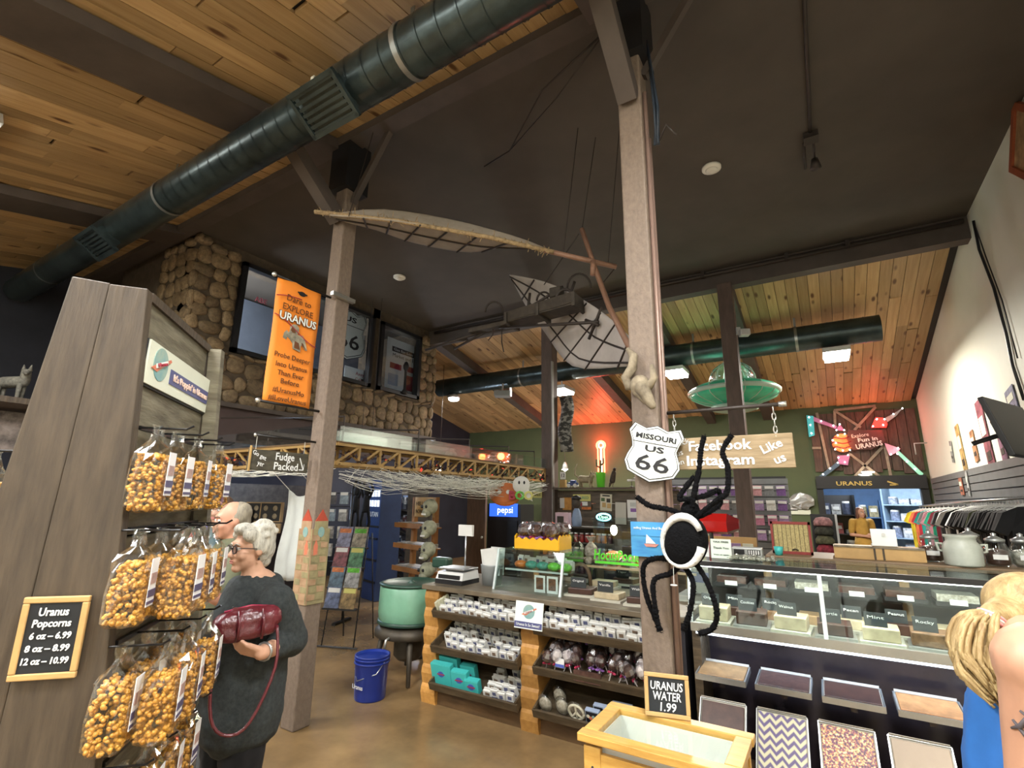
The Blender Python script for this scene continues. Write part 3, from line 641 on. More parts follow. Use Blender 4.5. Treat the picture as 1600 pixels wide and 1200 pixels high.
# fudge sign
rz_ = atY(400, 668, P1[1]).z
fa, fb_ = atX(388, 718, P1[0]), atX(481, 724, P1[0]); FW = fb_.y-fa.y; KF = FW/.88
c = V((P1[0], (fa.y+fb_.y)/2, (fa.z+fb_.z)/2)); t = thing('hanging_plank_sign', 'dark plank sign reading Go Get Yer Fudge Packed hung from a rod', 'sign', M=frame(c, (0, 1, 0), (0, 0, 1)) @ Matrix.Diagonal((KF, KF, KF*1.35, 1)))
M_plk = mat('sign_plank', (.085, .075, .05), .6, 0, .3, 5, (1, 1, 5), .2)
obj('plank', MB().box((0, .01, 0), (.88, .03, .2)), M_plk, t, bevel=.004)
obj('side_batten', MB().box((-.43, -.012, .01), (.02, .02, .24)), M_lath, t)
text('Fudge', .105, Matrix.Translation((.07, -.007, .045)), M_chalk, t, width=.28, bold=.001, split=True)
text('Packed', .105, Matrix.Translation((.1, -.007, -.05)), M_chalk, t, width=.36, bold=.001, split=True)
text('Go get', .06, Matrix.Translation((-.3, -.007, .045)) @ Matrix.Rotation(.3, 4, 'Y'), M_chalk, t, width=.2, bold=.0006); text('yer', .07, Matrix.Translation((-.27, -.007, -.035)) @ Matrix.Rotation(.2, 4, 'Y'), M_chalk, t)
obj('arrow', MB().bar((.3, -.007, .05), (.37, -.007, -.07), .004, .012).bar((.37, -.007, -.07), (.3, -.007, -.07), .004, .01).bar((.37, -.007, -.07), (.375, -.007, -.01), .004, .01), M_chalk, t)
obj('rod', MB().tube([(-.38, 0, .235), ((P1[1]-.07-c.y)/KF, 0, .235)], .012), M_rod, t, True); obj('rod_cap', MB().ell((-.39, 0, .235), .02, 10, 7), M_brass, t, True)
for x in (-.36, .36): obj('chain', MB().tube([(x, 0, .23), (x, 0, .1)], .005, 6), M_brass, t)
# ================================================================ winged flying machine hung from the dark ceiling
def PY(L): return [atY(a, b, y) for a, b, y in L]
M_canvas = mat('wing_canvas', (.36, .31, .25), .8, 0, .12, 6); M_rib = mat('wing_rib', (.03, .022, .018), .6, 0, .1); M_pole = mat('rose_pole', (.27, .15, .10), .5, 0, .15, 8)
M_straw = mat('straw_wrap', (.45, .32, .17), .8, 0, .3, 30); M_gear = mat('dark_wood_gear', (.06, .048, .036), .7, 0, .3, 10)
fly = thing('flying_machine', 'wooden flying machine with ribbed canvas wings hung from the dark ceiling', 'flying machine', tuple(atY(870, 480, 3.9)))
FO = V(fly.location)
def catmull(P, n):
    out = []
    for i in range(n+1):
        t = i/n*(len(P)-1); k = min(int(t), len(P)-2); u = t-k
        a, b, c, d = P[max(k-1, 0)], P[k], P[k+1], P[min(k+2, len(P)-1)]
        out.append(.5*((2*b)+(c-a)*u+(2*a-5*b+4*c-d)*u*u+(3*b-a-3*c+d)*u**3))
    return out
def sheet(name, curves, n, m, parent, O, ribs=(), spars=()):
    cs = [catmull([V(p)-O for p in c], n) for c in curves]; rows_ = []
    for i in range(n+1): rows_.append(catmull([c[i] for c in cs], 8))
    vs = [tuple(p) for r_ in rows_ for p in r_]; fs = [(i*9+j, i*9+j+1, (i+1)*9+j+1, (i+1)*9+j) for i in range(n) for j in range(8)]
    b = MB(); b.add(vs, fs); o = obj(name, b, m, parent, True); so = o.modifiers.new('s', 'SOLIDIFY'); so.thickness = .008; so.offset = 0
    for k in ribs: obj('rib', MB().tube([p+V((0, -.004, -.012)) for p in rows_[k]], .009, 6), M_rib, parent)
    for j in spars: obj('rib', MB().tube([r_[j]+V((0, -.004, -.012)) for r_ in rows_], .009, 6), M_rib, parent)
U1 = PY([(520, 334, 2.5), (600, 327, 2.8), (700, 342, 3.1), (800, 368, 3.35), (862, 392, 3.5)])
S1 = PY([(515, 336, 2.48), (590, 342, 2.7), (680, 354, 2.95), (770, 372, 3.2), (860, 394, 3.45)])
T1 = PY([(535, 346, 2.6), (590, 360, 3.0), (650, 380, 3.35), (735, 394, 3.6), (800, 380, 3.5)])
sheet('wing_canvas', [S1, T1], 16, M_canvas, fly, FO, (3, 5, 7, 9, 11, 13), (4,))
sheet('wing_fold', [U1, S1], 12, M_canvas, fly, FO)
sp = [p-FO for p in PY([(492, 331, 2.42), (620, 345, 2.8), (760, 370, 3.17), (865, 394, 3.47)])]
obj('spar', MB().tube(sp, .02, 8), M_straw, fly, True)
wr = MB()
for k in range(190):
    s_ = rr(.02, 1); q = catmull(sp, 60)[int(s_*60)]; d = V((rr(-1, 1), rr(-1, 1), rr(-1, 1)))*rr(.03, .06); wr.tube([q-d*.3, q+d], .003, 4)
obj('straw_tufts', wr, M_straw, fly)['kind'] = 'stuff'
obj('cross_pole', MB().tube([p-FO for p in PY([(850, 391, 3.43), (963, 417, 3.8)])], .022, 10), M_pole, fly, True)
U2 = PY([(796, 429, 4.3), (850, 440, 4.1), (905, 465, 3.9), (950, 495, 3.65), (992, 535, 3.4)])
B2 = PY([(800, 436, 4.35), (822, 478, 4.5), (852, 520, 4.45), (895, 572, 4.2), (985, 572, 3.6)])
sheet('wing_canvas', [U2, B2], 16, mat('wing_canvas_pale', (.45, .42, .40), .8, 0, .08, 6), fly, FO, (3, 6, 9, 11, 13, 15), (3, 6))
obj('mast_pole', MB().tube([p-FO for p in PY([(909, 358, 3.75), (930, 420, 3.7), (952, 480, 3.55), (990, 556, 3.35)])], .022, 10), M_pole, fly, True)
obj('peg', MB().tube([p-FO for p in PY([(927, 408, 3.66), (926, 430, 3.66)])], .024, 8), M_pole, fly, True)
# cradle with hoops, levers and treadles
cr0, cr1 = atY(800, 506, 4.0)-FO, atY(905, 478, 3.8)-FO
obj('cradle', MB().bar(cr0, cr1, .2, .03), M_gear, fly)
for s_ in (-.1, .1): obj('cradle_side', MB().bar(cr0+V((0, s_, .04)), cr1+V((0, s_, .05)), .02, .1), M_gear, fly)
for q_ in (0, .5, 1): obj('cradle_rib', MB().bar(cr0+(cr1-cr0)*q_+V((0, -.13, .02)), cr0+(cr1-cr0)*q_+V((0, .13, .02)), .03, .12), M_gear, fly)
wc_ = cr0+(cr1-cr0)*.8+V((0, 0, .12)); obj('gear_wheel', MB().tube([wc_+V((.08*math.cos(a*math.pi/8), 0, .08*math.sin(a*math.pi/8))) for a in range(17)], .014, 6), M_rib, fly, True)
obj('cradle_board', MB().bar(atY(740, 520, 4.05)-FO, atY(830, 500, 4.0)-FO, .16, .04), M_gear, fly)
obj('pulley_block', MB().box(atY(870, 458, 3.9)-FO, (.12, .1, .1)), M_gear, fly, bevel=.015)
for (a, b_), r_ in (((772, 488), .09), ((905, 450), .11), ((850, 470), .07)):
    c = atY(a, b_, 3.95)-FO; obj('hoop', MB().tube([c+CR*(r_*math.cos(q*math.pi/10))+CU*(r_*1.2*math.sin(q*math.pi/10)) for q in range(11)], .011, 6), M_rib, fly, True)
for L in ([(700, 533, 4.1), (790, 512, 4.05)], [(780, 512, 4.0), (872, 507, 3.85), (935, 503, 3.7)], [(824, 490, 3.95), (828, 458, 3.95)], [(800, 497, 3.9), (880, 448, 3.9)], [(888, 470, 3.9), (898, 440, 3.9)], [(665, 547, 4.1), (745, 521, 4.05)], [(697, 533, 4.2), (730, 530, 4.1)], [(710, 545, 4.15), (760, 518, 4.05)], [(915, 500, 3.75), (935, 508, 3.7)], [(940, 480, 3.7), (920, 530, 3.8)]):
    obj('lever', MB().tube([p-FO for p in PY(L)], .014, 6), M_rib, fly, True)
for L in ([(770, 510, 4.0), (770, 523, 4.0), (763, 532, 4.0)], [(784, 508, 4.0), (784, 535, 4.0), (787, 550, 4.0)]):
    obj('rope', MB().tube([p-FO for p in PY(L)], .006, 5), M_rib, fly)
for L in ((909, 362, 3.75), (880, 400, 3.55), (545, 338, 2.55), (950, 415, 3.78)):
    p = atY(*L)-FO; obj('hanging_wire', MB().tube([p, (p.x+.12, p.y+.1, 5.03-FO.z)], .004, 5), M_rib, fly)
for a, b_ in (((905, 365, 3.75), (850, 445, 3.95)), ((960, 420, 3.8), (940, 445, 3.7))): obj('stay', MB().tube([atY(*a)-FO, atY(*b_)-FO], .005, 5), M_rib, fly)
# ================================================================ on the centre post
PF = P2[1]-.075
# route shield
c = atY(1021, 709, PF-.035); rt_ = V((.93, .36, 0)).normalized()
M = frame(c, rt_, (0, 0, 1)) @ Matrix.Rotation(.2, 4, 'Y')
route_sign('route_shield', 'white Missouri US 66 shield sign on the centre post', M, .285, .30, [('MISSOURI', .125, .275, .72), ('US', .14, .07, .34), ('66', .38, -.19, .6)])
# carved skull and horn
c = atY(1000, 600, PF-.06)
M_bone = mat('weathered_bone', (.30, .25, .17), .75, 0, .4, 14, (1, 1, 1), .3, (.09, .07, .045))
t = thing('carved_horned_skull', 'weathered tan horned animal skull hung on the centre post', 'skull', tuple(c))
def PO(L, O, y): return [atY(a, b_, y)-O for a, b_ in L]
obj('horn', MB().tube(PO([(980, 545), (990, 556), (988, 575), (978, 590), (982, 604), (998, 606)], c, PF-.05), [.012, .024, .028, .028, .025, .015], 10), M_bone, t, True)
obj('horn', MB().tube(PO([(1018, 570), (1022, 590), (1014, 605), (1003, 600), (1004, 588)], c, PF-.08), [.01, .02, .024, .018, .008], 10), M_bone, t, True)
obj('cranium', MB().ell((0, -.0, -.01), (.055, .05, .06), 14, 9), M_bone, t, True)
obj('muzzle', MB().cap((.02, -.03, -.03), (.07, -.04, -.13), .04, .022), M_bone, t, True)
obj('jaw', MB().cap((-.02, -.01, -.04), (.03, -.02, -.1), .022, .018), M_bone, t, True)
# blue painting
c = atY(1022, 843, PF-.02)
t = thing('sailboat_painting', 'small blue painting of a sailboat on the centre post', 'painting', M=frame(c, (1, 0, 0), (0, 0, 1)))
obj('panel', MB().box((0, 0, 0), (.235, .014, .17)), mat('painted_sea', (.03, .17, .42), .5, 0, 0, 6, (1, 1, 4), 0, (.07, .33, .55)), t)
obj('sky_band', MB().box((0, -.0085, .05), (.233, .003, .068)), mat('painted_sky', (.06, .3, .62), .5, 0, .1, 5), t)
obj('sail', MB().prism([(-.02, 0), (.03, 0), (-.015, .045)], .003, Matrix.Translation((-.02, -.011, -.02))), M_sign_w, t)
obj('hull', MB().prism([(-.03, 0), (.045, 0), (.03, -.014), (-.02, -.014)], .003, Matrix.Translation((-.02, -.011, -.022))), mat('hull_pink', (.5, .22, .18), .5, 0, 0), t)
text('sailing Uranus And Back Again', .017, Matrix.Translation((0, -.011, .055)), M_sign_w, t, width=.2)
obj('splash', MB().prism([(.045*(1 if k % 2 else .6)*math.cos(k*math.pi/10), .045*(1 if k % 2 else .6)*math.sin(k*math.pi/10)) for k in range(20)], .003, Matrix.Translation((.08, -.011, -.035))), mat('splash_cream', (.65, .68, .5), .5, 0, .1, 30), t)
# spider
SY = PF-.14
c = atY(1070, 845, SY)
t = thing('toy_spider', 'big black fuzzy toy spider with a white ring on the centre post', 'toy spider', tuple(c))
M_fur = mat('black_plush', (.006, .006, .007), .95, 0, .2, 60, (1, 1, 1), .8, spec=.1); M_wplush = mat('white_plush', (.62, .62, .6), .95, 0, .1, 50, (1, 1, 1), .6, spec=.1)
Mt = Matrix.Rotation(.25, 4, 'Y')
def fuzz(L, r, n=5):
    b = MB(); P = catmull([atY(a, b_, y)-c for a, b_, y in L], n*(len(L)-1)*3); rs = [r*rr(.8, 1.15) for _ in P]; b.tube(P, rs, 8)
    for q, rad in zip(P, rs):
        for _ in range(9):
            d = V((rr(-1, 1), rr(-1, 1), rr(-1, 1))).normalized(); e = d.orthogonal().normalized()*.0022; b.add([q+d*rad*.7+e, q+d*rad*.7-e, q+d*(rad+rr(.003, .01))], [(0, 1, 2)])
    return b
ab = MB().ell((0, 0, 0), (.105, .09, .125), 24, 16, Mt)
obj('abdomen', ab, M_fur, t, True)
obj('head', MB().ell((.03, .02, .14), (.045, .045, .045), 14, 9), M_fur, t, True)
ring = [V((.088*math.cos(a*math.pi/14), -.06-.0*math.sin(a), .112*math.sin(a*math.pi/14))) for a in range(3, 29)]
obj('white_ring', MB().tube([Mt @ p for p in ring], [.013+.006*math.sin(k*.3) for k in range(len(ring))], 8), M_wplush, t, True)
S_ = SY
LEGS = [[(1077, 807, S_), (1045, 796, S_-.02), (1015, 790, S_-.02), (996, 777, S_)], [(1081, 812, S_), (1083, 780, S_-.03), (1092, 735, S_-.03), (1095, 705, S_-.02), (1100, 682, S_)], [(1084, 810, S_), (1120, 782, S_-.04), (1136, 768, S_-.04), (1137, 730, S_-.03), (1129, 705, S_-.02), (1143, 680, S_)], [(1082, 812, S_), (1122, 790, S_+.05), (1122, 767, S_+.05), (1100, 775, S_), (1062, 779, S_-.03), (1085, 744, S_-.02)],
        [(1062, 884, S_), (1048, 896, S_-.02), (1022, 907, S_-.02), (1023, 945, S_-.02), (1030, 985, S_)], [(1070, 886, S_), (1083, 912, S_-.03), (1078, 955, S_-.02), (1068, 985, S_)], [(1086, 878, S_), (1105, 910, S_-.03), (1120, 955, S_-.03), (1113, 982, S_), (1092, 990, S_)], [(1060, 880, S_), (1030, 872, S_-.02), (1006, 884, S_), (1010, 930, S_+.02), (1032, 986, S_+.02)]]
for L in LEGS: obj('leg', fuzz(L, .0125), M_fur, t)
obj('string', MB().tube([atY(1052, 880, S_-.03)-c, atY(1053, 912, S_-.03)-c], .0015, 5), M_chalk, t); obj('tag', MB().lathe([(0, 0), (.016, 0), (.016, .004), (0, .004)], 14, tuple(atY(1053, 915, S_-.03)-c), None), M_wplush, t)
# facebook sign on its rod
zr = 2.13; c = V((-.40, P2[1], 1.905))
t = thing('hanging_plank_sign', 'pale plank sign reading Facebook Instagram Like us hung beside the centre post', 'sign', M=frame(c, (1, 0, 0), (0, 0, 1)))
M_plk2 = mat('pale_plank', (.36, .27, .16), .65, 0, .3, 4, (1, 1, 7), .2, (.17, .12, .06))
obj('plank', MB().box((0, .0, 0), (.59, .02, .165)), M_plk2, t, bevel=.003)
text('Facebook', .072, Matrix.Translation((-.04, -.012, .035)), M_chalk, t, width=.3, bold=.0015, split=True)
text('Instagram', .072, Matrix.Translation((-.04, -.012, -.04)), M_chalk, t, width=.32, bold=.0015, split=True)
for s, x, z in (('Check', -.235, .055), ('us', -.235, .005), ('on', -.235, -.045)): text(s, .042, Matrix.Translation((x, -.012, z)) @ Matrix.Rotation(-.25, 4, 'Y'), M_chalk, t)
text('Like', .06, Matrix.Translation((.2, -.012, .02)) @ Matrix.Rotation(-.4, 4, 'Y'), M_chalk, t, bold=.001, split=True); text('us', .06, Matrix.Translation((.23, -.012, -.04)) @ Matrix.Rotation(-.35, 4, 'Y'), M_chalk, t, bold=.001, split=True)
obj('rod', MB().tube([(-.29, 0, zr-c.z), (.28, 0, zr-c.z)], .01), M_pipe, t, True); obj('rod_cap', MB().tube([(.25, 0, zr-c.z), (.285, 0, zr-c.z)], .014), M_brass, t, True)
for x in (-.255, .225):
    for k in range(5): obj('chain_link', MB().tube([V((x, 0, .07+.032*k))+V((math.cos(a*math.pi/4)*.008*(k % 2), math.cos(a*math.pi/4)*.008*((k+1) % 2), math.sin(a*math.pi/4)*.02)) for a in range(9)], .003, 5), M_brass, t, True)
# coil of cable at the post top
t = thing('cable_bundle', 'dark bundle of cable tied high on the centre post', 'cable', (P2[0]+.13, P2[1]-.02, 4.1))
for k in range(5): obj('coil', MB().tube([(rr(-.01, .03), rr(-.02, .02), -.3), (.03+rr(-.02, .03), rr(-.03, .02), -.05), (rr(-.01, .02), rr(-.02, .02), .25), (-.01, 0, .5)], .008, 6), mat('cable_blue', (.02, .03, .045), .5), t, True)
obj('tail', MB().tube([(.03, 0, -.28), (.08, -.02, -.2), (.13, 0, -.28)], .008, 6), M_pipe, t, True)
# ================================================================ flying saucer
c = atY(1146, 618, 8.28)
t = thing('flying_saucer', 'green inflatable flying saucer with a clear dome hung behind the dark post', 'flying saucer', tuple(c))
M_ufo = mat('saucer_green', (.03, .42, .24), .3, 0, 0, 6, (1, 1, 1), 0, (.05, .62, .36), spec=.6); M_ufo2 = mat('saucer_pale', (.45, .6, .5), .3, 0, .05)
R_ = .66
pr = [(.0, -.17), (.3, -.15), (.5, -.09), (.62, -.03), (R_, .04), (.63, .1), (.5, .16), (.34, .2), (.0, .21)]
obj('hull', MB().lathe(pr, 40), M_ufo, t, True)
obj('rim', MB().lathe([(R_-.01, .01), (R_+.015, .03), (R_+.015, .06), (R_-.01, .08)], 40), M_ufo2, t, True)
for k in range(16): a = k*math.pi/8; obj('seam', MB().tube([(r_*1.005*math.cos(a), r_*1.005*math.sin(a), z) for r_, z in pr[1:-1]], .007, 5), M_ufo2, t)
obj('dome', MB().lathe([(.34, .2), (.33, .3), (.28, .42), (.18, .5), (.0, .53)], 28), glass('dome_clear', (.8, .86, .84), .25, .1), t, True)
for k in range(6): a = k*math.pi/3; obj('dome_rib', MB().tube([(r_*1.01*math.cos(a), r_*1.01*math.sin(a), z) for r_, z in ((.34, .2), (.33, .3), (.28, .42), (.18, .5), (.03, .53))], .009, 5), M_ufo2, t)
obj('foot', MB().lathe([(.28, -.24), (.34, -.22), (.34, -.17), (.2, -.16)], 28), M_ufo2, t, True)
obj('beacon', MB().ell((-.02, -.25, -.25), (.05, .05, .03), 10, 7), mat('blue_lamp', (.1, .12, 1), .4, 0, 0, emit=12), t, True)
obj('cord', MB().tube([(0, 0, .53), (0, 0, roof_far(8.28)-c.z)], .004, 5), M_rib, t)
# ================================================================ fudge counter with sloping goods shelves
M_log = pine('log_siding', (.52, .27, .07), (.36, .17, .04), (.12, .05, .015))
M_ctr = mat('counter_top', (.17, .135, .09), .4, 0, .25, 4, (1, 5, 1), .1); M_cab = mat('counter_dark', (.022, .022, .03), .55, 0, .2, 4); M_shelf = mat('shelf_oak_dark', (.10, .07, .038), .55, 0, .3, 6, (1, 5, 5), .2); M_plinth = mat('plinth_brown', (.13, .072, .03), .5, 0, .25, 4, (1, 4, 4), .1)
CX0, CX1, CY, CZ = -3.1, -.9, 3.62, .93
ct = thing('fudge_counter', 'dark shop counter with log siding pillars and sloping goods shelves', 'counter', (CX0, CY, 0))
L = CX1-CX0
obj('worktop', MB().box((L/2, .38, CZ-.02), (L+.06, .86, .04)), M_ctr, ct, bevel=.006)
obj('back_panel', MB().box((L/2, .42, .45), (L, .04, .9)), M_cab, ct); obj('end_panel', MB().box((.03, .25, .45), (.05, .46, .88)), M_cab, ct); obj('end_panel', MB().box((L-.02, .25, .45), (.05, .46, .88)), M_cab, ct)
obj('plinth', MB().box((L/2+.07, .03, .065), (L-.14, .04, .13)), M_plinth, ct)
for x0, x1, n in ((0, .15, 6), (.98, 1.13, 6)):
    for k in range(n):
        z0 = .89*k/n; h = .89/n
        prof = [(0, 0), (.012, .3), (.02, .55), (.012, .85), (0, 1)]
        b = MB(); vs = []; fs = []
        for xx in (x0, x1): vs += [(xx, -.015-dy, z0+h*q) for dy, q in prof]+[(xx, .4, z0+h), (xx, .4, z0)]
        m_ = 7; fs = [tuple(range(m_)), tuple(range(2*m_-1, m_-1, -1))]+[(i, i+m_, (i+1) % m_+m_, (i+1) % m_) for i in range(m_)]
        b.add(vs, fs); obj('log_face', b, M_log, ct)
BAYS = [(.15, .98), (1.13, L-.05)]
SH = [(.70, .08), (.43, .1), (.15, .1)]
TILT = math.radians(24)
for x0, x1 in BAYS:
    obj('bay_lining', MB().box(((x0+x1)/2, .4, .45), (x1-x0, .02, .86)), M_cab, ct)
    for z, lip in SH:
        Mx = Matrix.Translation(((x0+x1)/2, -.07, z)) @ Matrix.Rotation(TILT, 4, 'X'); w_ = x1-x0-.01
        s = obj('shelf', MB().box((0, .22, -.01), (w_, .44, .02), Mx), M_shelf, ct)
        obj('shelf_lip', MB().box((0, -.008, .022), (w_+.03, .018, .06), Mx), M_shelf, s)
        for q in (-1, 1): obj('shelf_cheek', MB().box((q*w_/2, .2, .03), (.014, .42, .07), Mx), M_shelf, s)
def shelf_pt(bay, sh, u, v_, up=0):
    x0, x1 = BAYS[bay]; z = SH[sh][0]; c_, s_ = math.cos(TILT), math.sin(TILT)
    return V((CX0+x0+(x1-x0)*u, CY-.07+v_*c_-up*s_, z+v_*s_+up*c_))
# white packets
M_pk = mat('packet_white', (.70, .70, .67), .35, 0, .08, 60); M_pk2 = mat('packet_print', (.10, .11, .2), .4, 0, 0); M_pk3 = mat('packet_window', (.28, .2, .14), .3, 0, .3, 40)
def packet_mesh(kind):
    b = MB(); w_, d, h = (.062, .03, .085) if kind < 2 else (.075, .04, .07)
    b.mi(0).box((0, 0, h/2), (w_, d, h)); b.box((0, 0, h+.006), (w_*.9, .006, .014))
    b.mi(1).box((0, -d/2-.001, h*.3), (w_*.86, .002, h*.16)); b.mi(1 if kind == 0 else 2).box((0, -d/2-.001, h*.68), (w_*.5, .002, h*.3))
    me = b.mesh('fudge_packet')
    for m in (M_pk, M_pk2, M_pk3): me.materials.append(m)
    return me
pks = [packet_mesh(k) for k in range(3)]
def put(name, me, loc, rot, label, cat, group):
    o = bpy.data.objects.new(name, me); COL.objects.link(o); o.location = loc; o.rotation_euler = rot; return tag(o, label, cat, group)
for bay, sh, nu, nv, u0, u1, lb in ((0, 0, 10, 3, .06, .97, 'small white printed packet on the upper left sloping shelf'), (0, 1, 10, 4, .06, .97, 'small white printed packet on the middle left sloping shelf'), (1, 0, 13, 3, .04, .98, 'small white printed packet on the upper right sloping shelf'), (0, 2, 4, 4, .62, .95, 'small white printed packet beside the teal boxes')):
    for j in range(nv):
        for i in range(nu):
            if random.random() < .05: continue
            u = u0+(u1-u0)*(i+.5)/nu; v_ = .035+.075*j
            put('fudge_packet', pks[random.choice((0, 0, 1, 2))], shelf_pt(bay, sh, u, v_+rr(-.008, .008), .001), (TILT+rr(-.12, .06), rr(-.08, .08), rr(-.12, .12)), lb, 'packet', lb.replace('packet', 'packets'))
for i in range(4):
    tag(obj('cream_packet', MB().box((0, 0, .05), (.02, .05, .1)), mat('packet_cream', (.6, .58, .42), .5, 0, .05), loc=shelf_pt(0, 0, .015+.012*i, .05+.03*i, .001), rot=(TILT, 0, 0)), 'tall cream packet at the left end of the upper shelf', 'packet', 'cream packets at the left end of the upper shelf')
# teal boxes
M_teal = mat('teal_card', (.05, .42, .40), .45, 0, .04)
TB = [('largest teal gift box standing at the left of the bottom shelf', .10, .04, .2, .17), ('middle teal gift box on the bottom shelf', .32, .04, .15, .14), ('small teal gift box lying in front beside the white packets', .47, .03, .13, .1), ('teal gift box behind the largest one', .13, .12, .19, .18), ('teal gift box behind the middle one', .36, .12, .14, .14)]
for lb, u, v_, w_, h in TB:
    t = thing('gift_box', lb, 'gift box', tuple(shelf_pt(0, 2, u, v_, .001)), 0, 'teal gift boxes'); t.rotation_euler = (TILT-.12, 0, rr(-.05, .1))
    obj('carton', MB().box((0, .03, h/2), (w_, .055, h)), M_teal, t, bevel=.003); obj('flap', MB().box((0, .03, h+.002), (w_*.98, .05, .004)), M_teal, t)
    obj('emblem', MB().prism([(.03*math.cos(a*math.pi/8), .024*math.sin(a*math.pi/8)) for a in range(16)], .002, Matrix.Translation((0, .0005, h*.55))), M_blueink, t); obj('emblem_bar', MB().box((0, 0, h*.55), (.075, .002, .008)), M_redink, t)
# wrapped chocolate pops
M_wrap = glass('wrap_clear', (.95, .93, .95), .4, .15); M_choc = mat('chocolate', (.10, .05, .038), .35, 0, .3, 30); M_wh = mat('pop_white', (.65, .6, .55), .4, 0, .1); M_rib1 = mat('ribbon_red', (.4, .03, .08), .3, 0, 0); M_rib2 = mat('ribbon_purple', (.2, .08, .3), .3, 0, 0)
def pop_parts(choc, rib):
    a = MB().lathe([(0, .06), (.02, .064), (.03, .08), (.03, .105), (.018, .125), (0, .128)], 10).mesh('candy'); a.materials.append(choc)
    b = MB().tube([(0, 0, 0), (0, 0, .065)], .003, 6).mesh('stick'); b.materials.append(M_wh)
    c = MB().lathe([(.016, .03), (.006, .052), (.02, .062), (.036, .085), (.036, .11), (.022, .132), (.004, .142)], 9); r = random.Random(3); c.v = [(x+r.uniform(-.004, .004), y+r.uniform(-.004, .004), z) for x, y, z in c.v]; c = c.mesh('wrap'); c.materials.append(M_wrap)
    d = MB().lathe([(.008, .048), (.011, .052), (.008, .056)], 8).ell((.014, -.006, .05), (.013, .004, .007), 8, 5).ell((-.014, -.006, .05), (.013, .004, .007), 8, 5).mesh('ribbon'); d.materials.append(rib)
    return (('candy', a), ('stick', b), ('wrap', c), ('ribbon', d))
POPS = [pop_parts(M_choc, M_rib1), pop_parts(M_choc, M_rib2), pop_parts(M_wh, M_rib1)]
def pop(loc, rot, label, group, s=1):
    t = thing('wrapped_pop', label, 'candy pop', tuple(loc), 0, group); t.rotation_euler = rot; t.scale = (s, s, s)
    for n_, me in POPS[random.choice((0, 0, 1, 1, 2))]: child(n_, me, t)
for j in range(4):
    for i in range(13):
        pop(shelf_pt(1, 1, .05+.92*(i+.5*(j % 2)+.25)/13.5, .04+.085*j, .002), (TILT+rr(-.2, .1), rr(-.2, .2), rr(0, 6)), 'clear wrapped chocolate pop on the middle right sloping shelf', 'wrapped pops on the middle right shelf', 1.25)
obj('card_holder', MB().box((1.13+.42, -.085, .47), (.2, .02, .07)), M_choc, ct)
t = thing('price_card', 'small white price card standing among the wrapped pops', 'card', tuple(shelf_pt(1, 1, .2, .02, .06)), 0); obj('sheet', MB().box((0, 0, .03), (.07, .004, .06)), M_pk, t); obj('band', MB().box((0, -.003, .012), (.07, .002, .02)), M_blueink, t)
# lowest right shelf: candy bags, peace-sign bag, planet boxes
M_bagw = mat('bagged_candy', (.5, .48, .42), .3, 0, .5, 45, col2=(.16, .14, .1))
for u, v_, lb in ((.07, .03, 'clear bag of white candy at the left of the bottom right shelf'), (.14, .13, 'clear bag of white candy behind the first on the bottom right shelf'), (.2, .04, 'clear bag of mixed white candy next to the peace sign bag')):
    t = thing('candy_bag', lb, 'candy bag', tuple(shelf_pt(1, 2, u, v_, .01)), 0); t.rotation_euler = (TILT, 0, 0)
    obj('contents', MB().ell((0, .02, .05), (.05, .028, .055), 12, 8), M_bagw, t, True); obj('film', MB().ell((0, .02, .06), (.058, .034, .075), 12, 8), M_film, t, True)
t = thing('peace_sign_candy', 'white peace sign candy in a clear bag on the bottom right shelf', 'candy', tuple(shelf_pt(1, 2, .32, .03, .075)), 0); t.rotation_euler = (TILT, 0, 0)
M_wc = mat('white_chocolate', (.66, .64, .52), .45, 0, .05)
obj('ring', MB().tube([(.055*math.cos(a*math.pi/12), 0, .055*math.sin(a*math.pi/12)) for a in range(25)], .009, 8), M_wc, t, True)
obj('spokes', MB().cap((0, 0, -.05), (0, 0, .05), .008, .008, 8).cap((0, 0, 0), (.036, 0, -.04), .008, .008, 8).cap((0, 0, 0), (-.036, 0, -.04), .008, .008, 8), M_wc, t, True)
obj('film', MB().ell((0, .0, .0), (.08, .022, .085), 14, 8), M_film, t, True)
M_bx = mat('box_black', (.015, .016, .022), .35, 0, .2, 9); M_bxf = mat('box_pale_blue', (.35, .42, .55), .4, 0, .05)
for k, (u, v_, w_, h, lb) in enumerate(((.43, .03, .1, .1, 'small black planet box at the front of the row'), (.47, .085, .1, .1, 'small black planet box second in its row'), (.58, .04, .14, .13, 'black planet box with pale frame leaning in the middle'), (.62, .1, .14, .13, 'black planet box behind the middle one'), (.84, .05, .2, .15, 'large black planet box with pale frame behind the water chest'))):
    t = thing('planet_box', lb, 'chocolate box', tuple(shelf_pt(1, 2, u, v_, .001)), 0, 'planet boxes on the bottom right shelf'); t.rotation_euler = (TILT-.1, 0, 0)
    obj('carton', MB().box((0, .02, h/2), (w_, .035, h)), M_bxf, t); obj('picture', MB().box((0, .001, h/2), (w_*.86, .003, h*.86)), M_bx, t)
    for q in range(4): obj('planet', MB().lathe([(0, 0), (.012, 0), (.012, .002), (0, .002)], 10, M=Matrix.Translation((w_*(-.28+.19*q), -.001, h*(.62-.1*(q % 2)))) @ Matrix.Rotation(math.pi/2, 4, 'X')), (M_wc, M_orange, M_globe, M_bxf)[q], t)
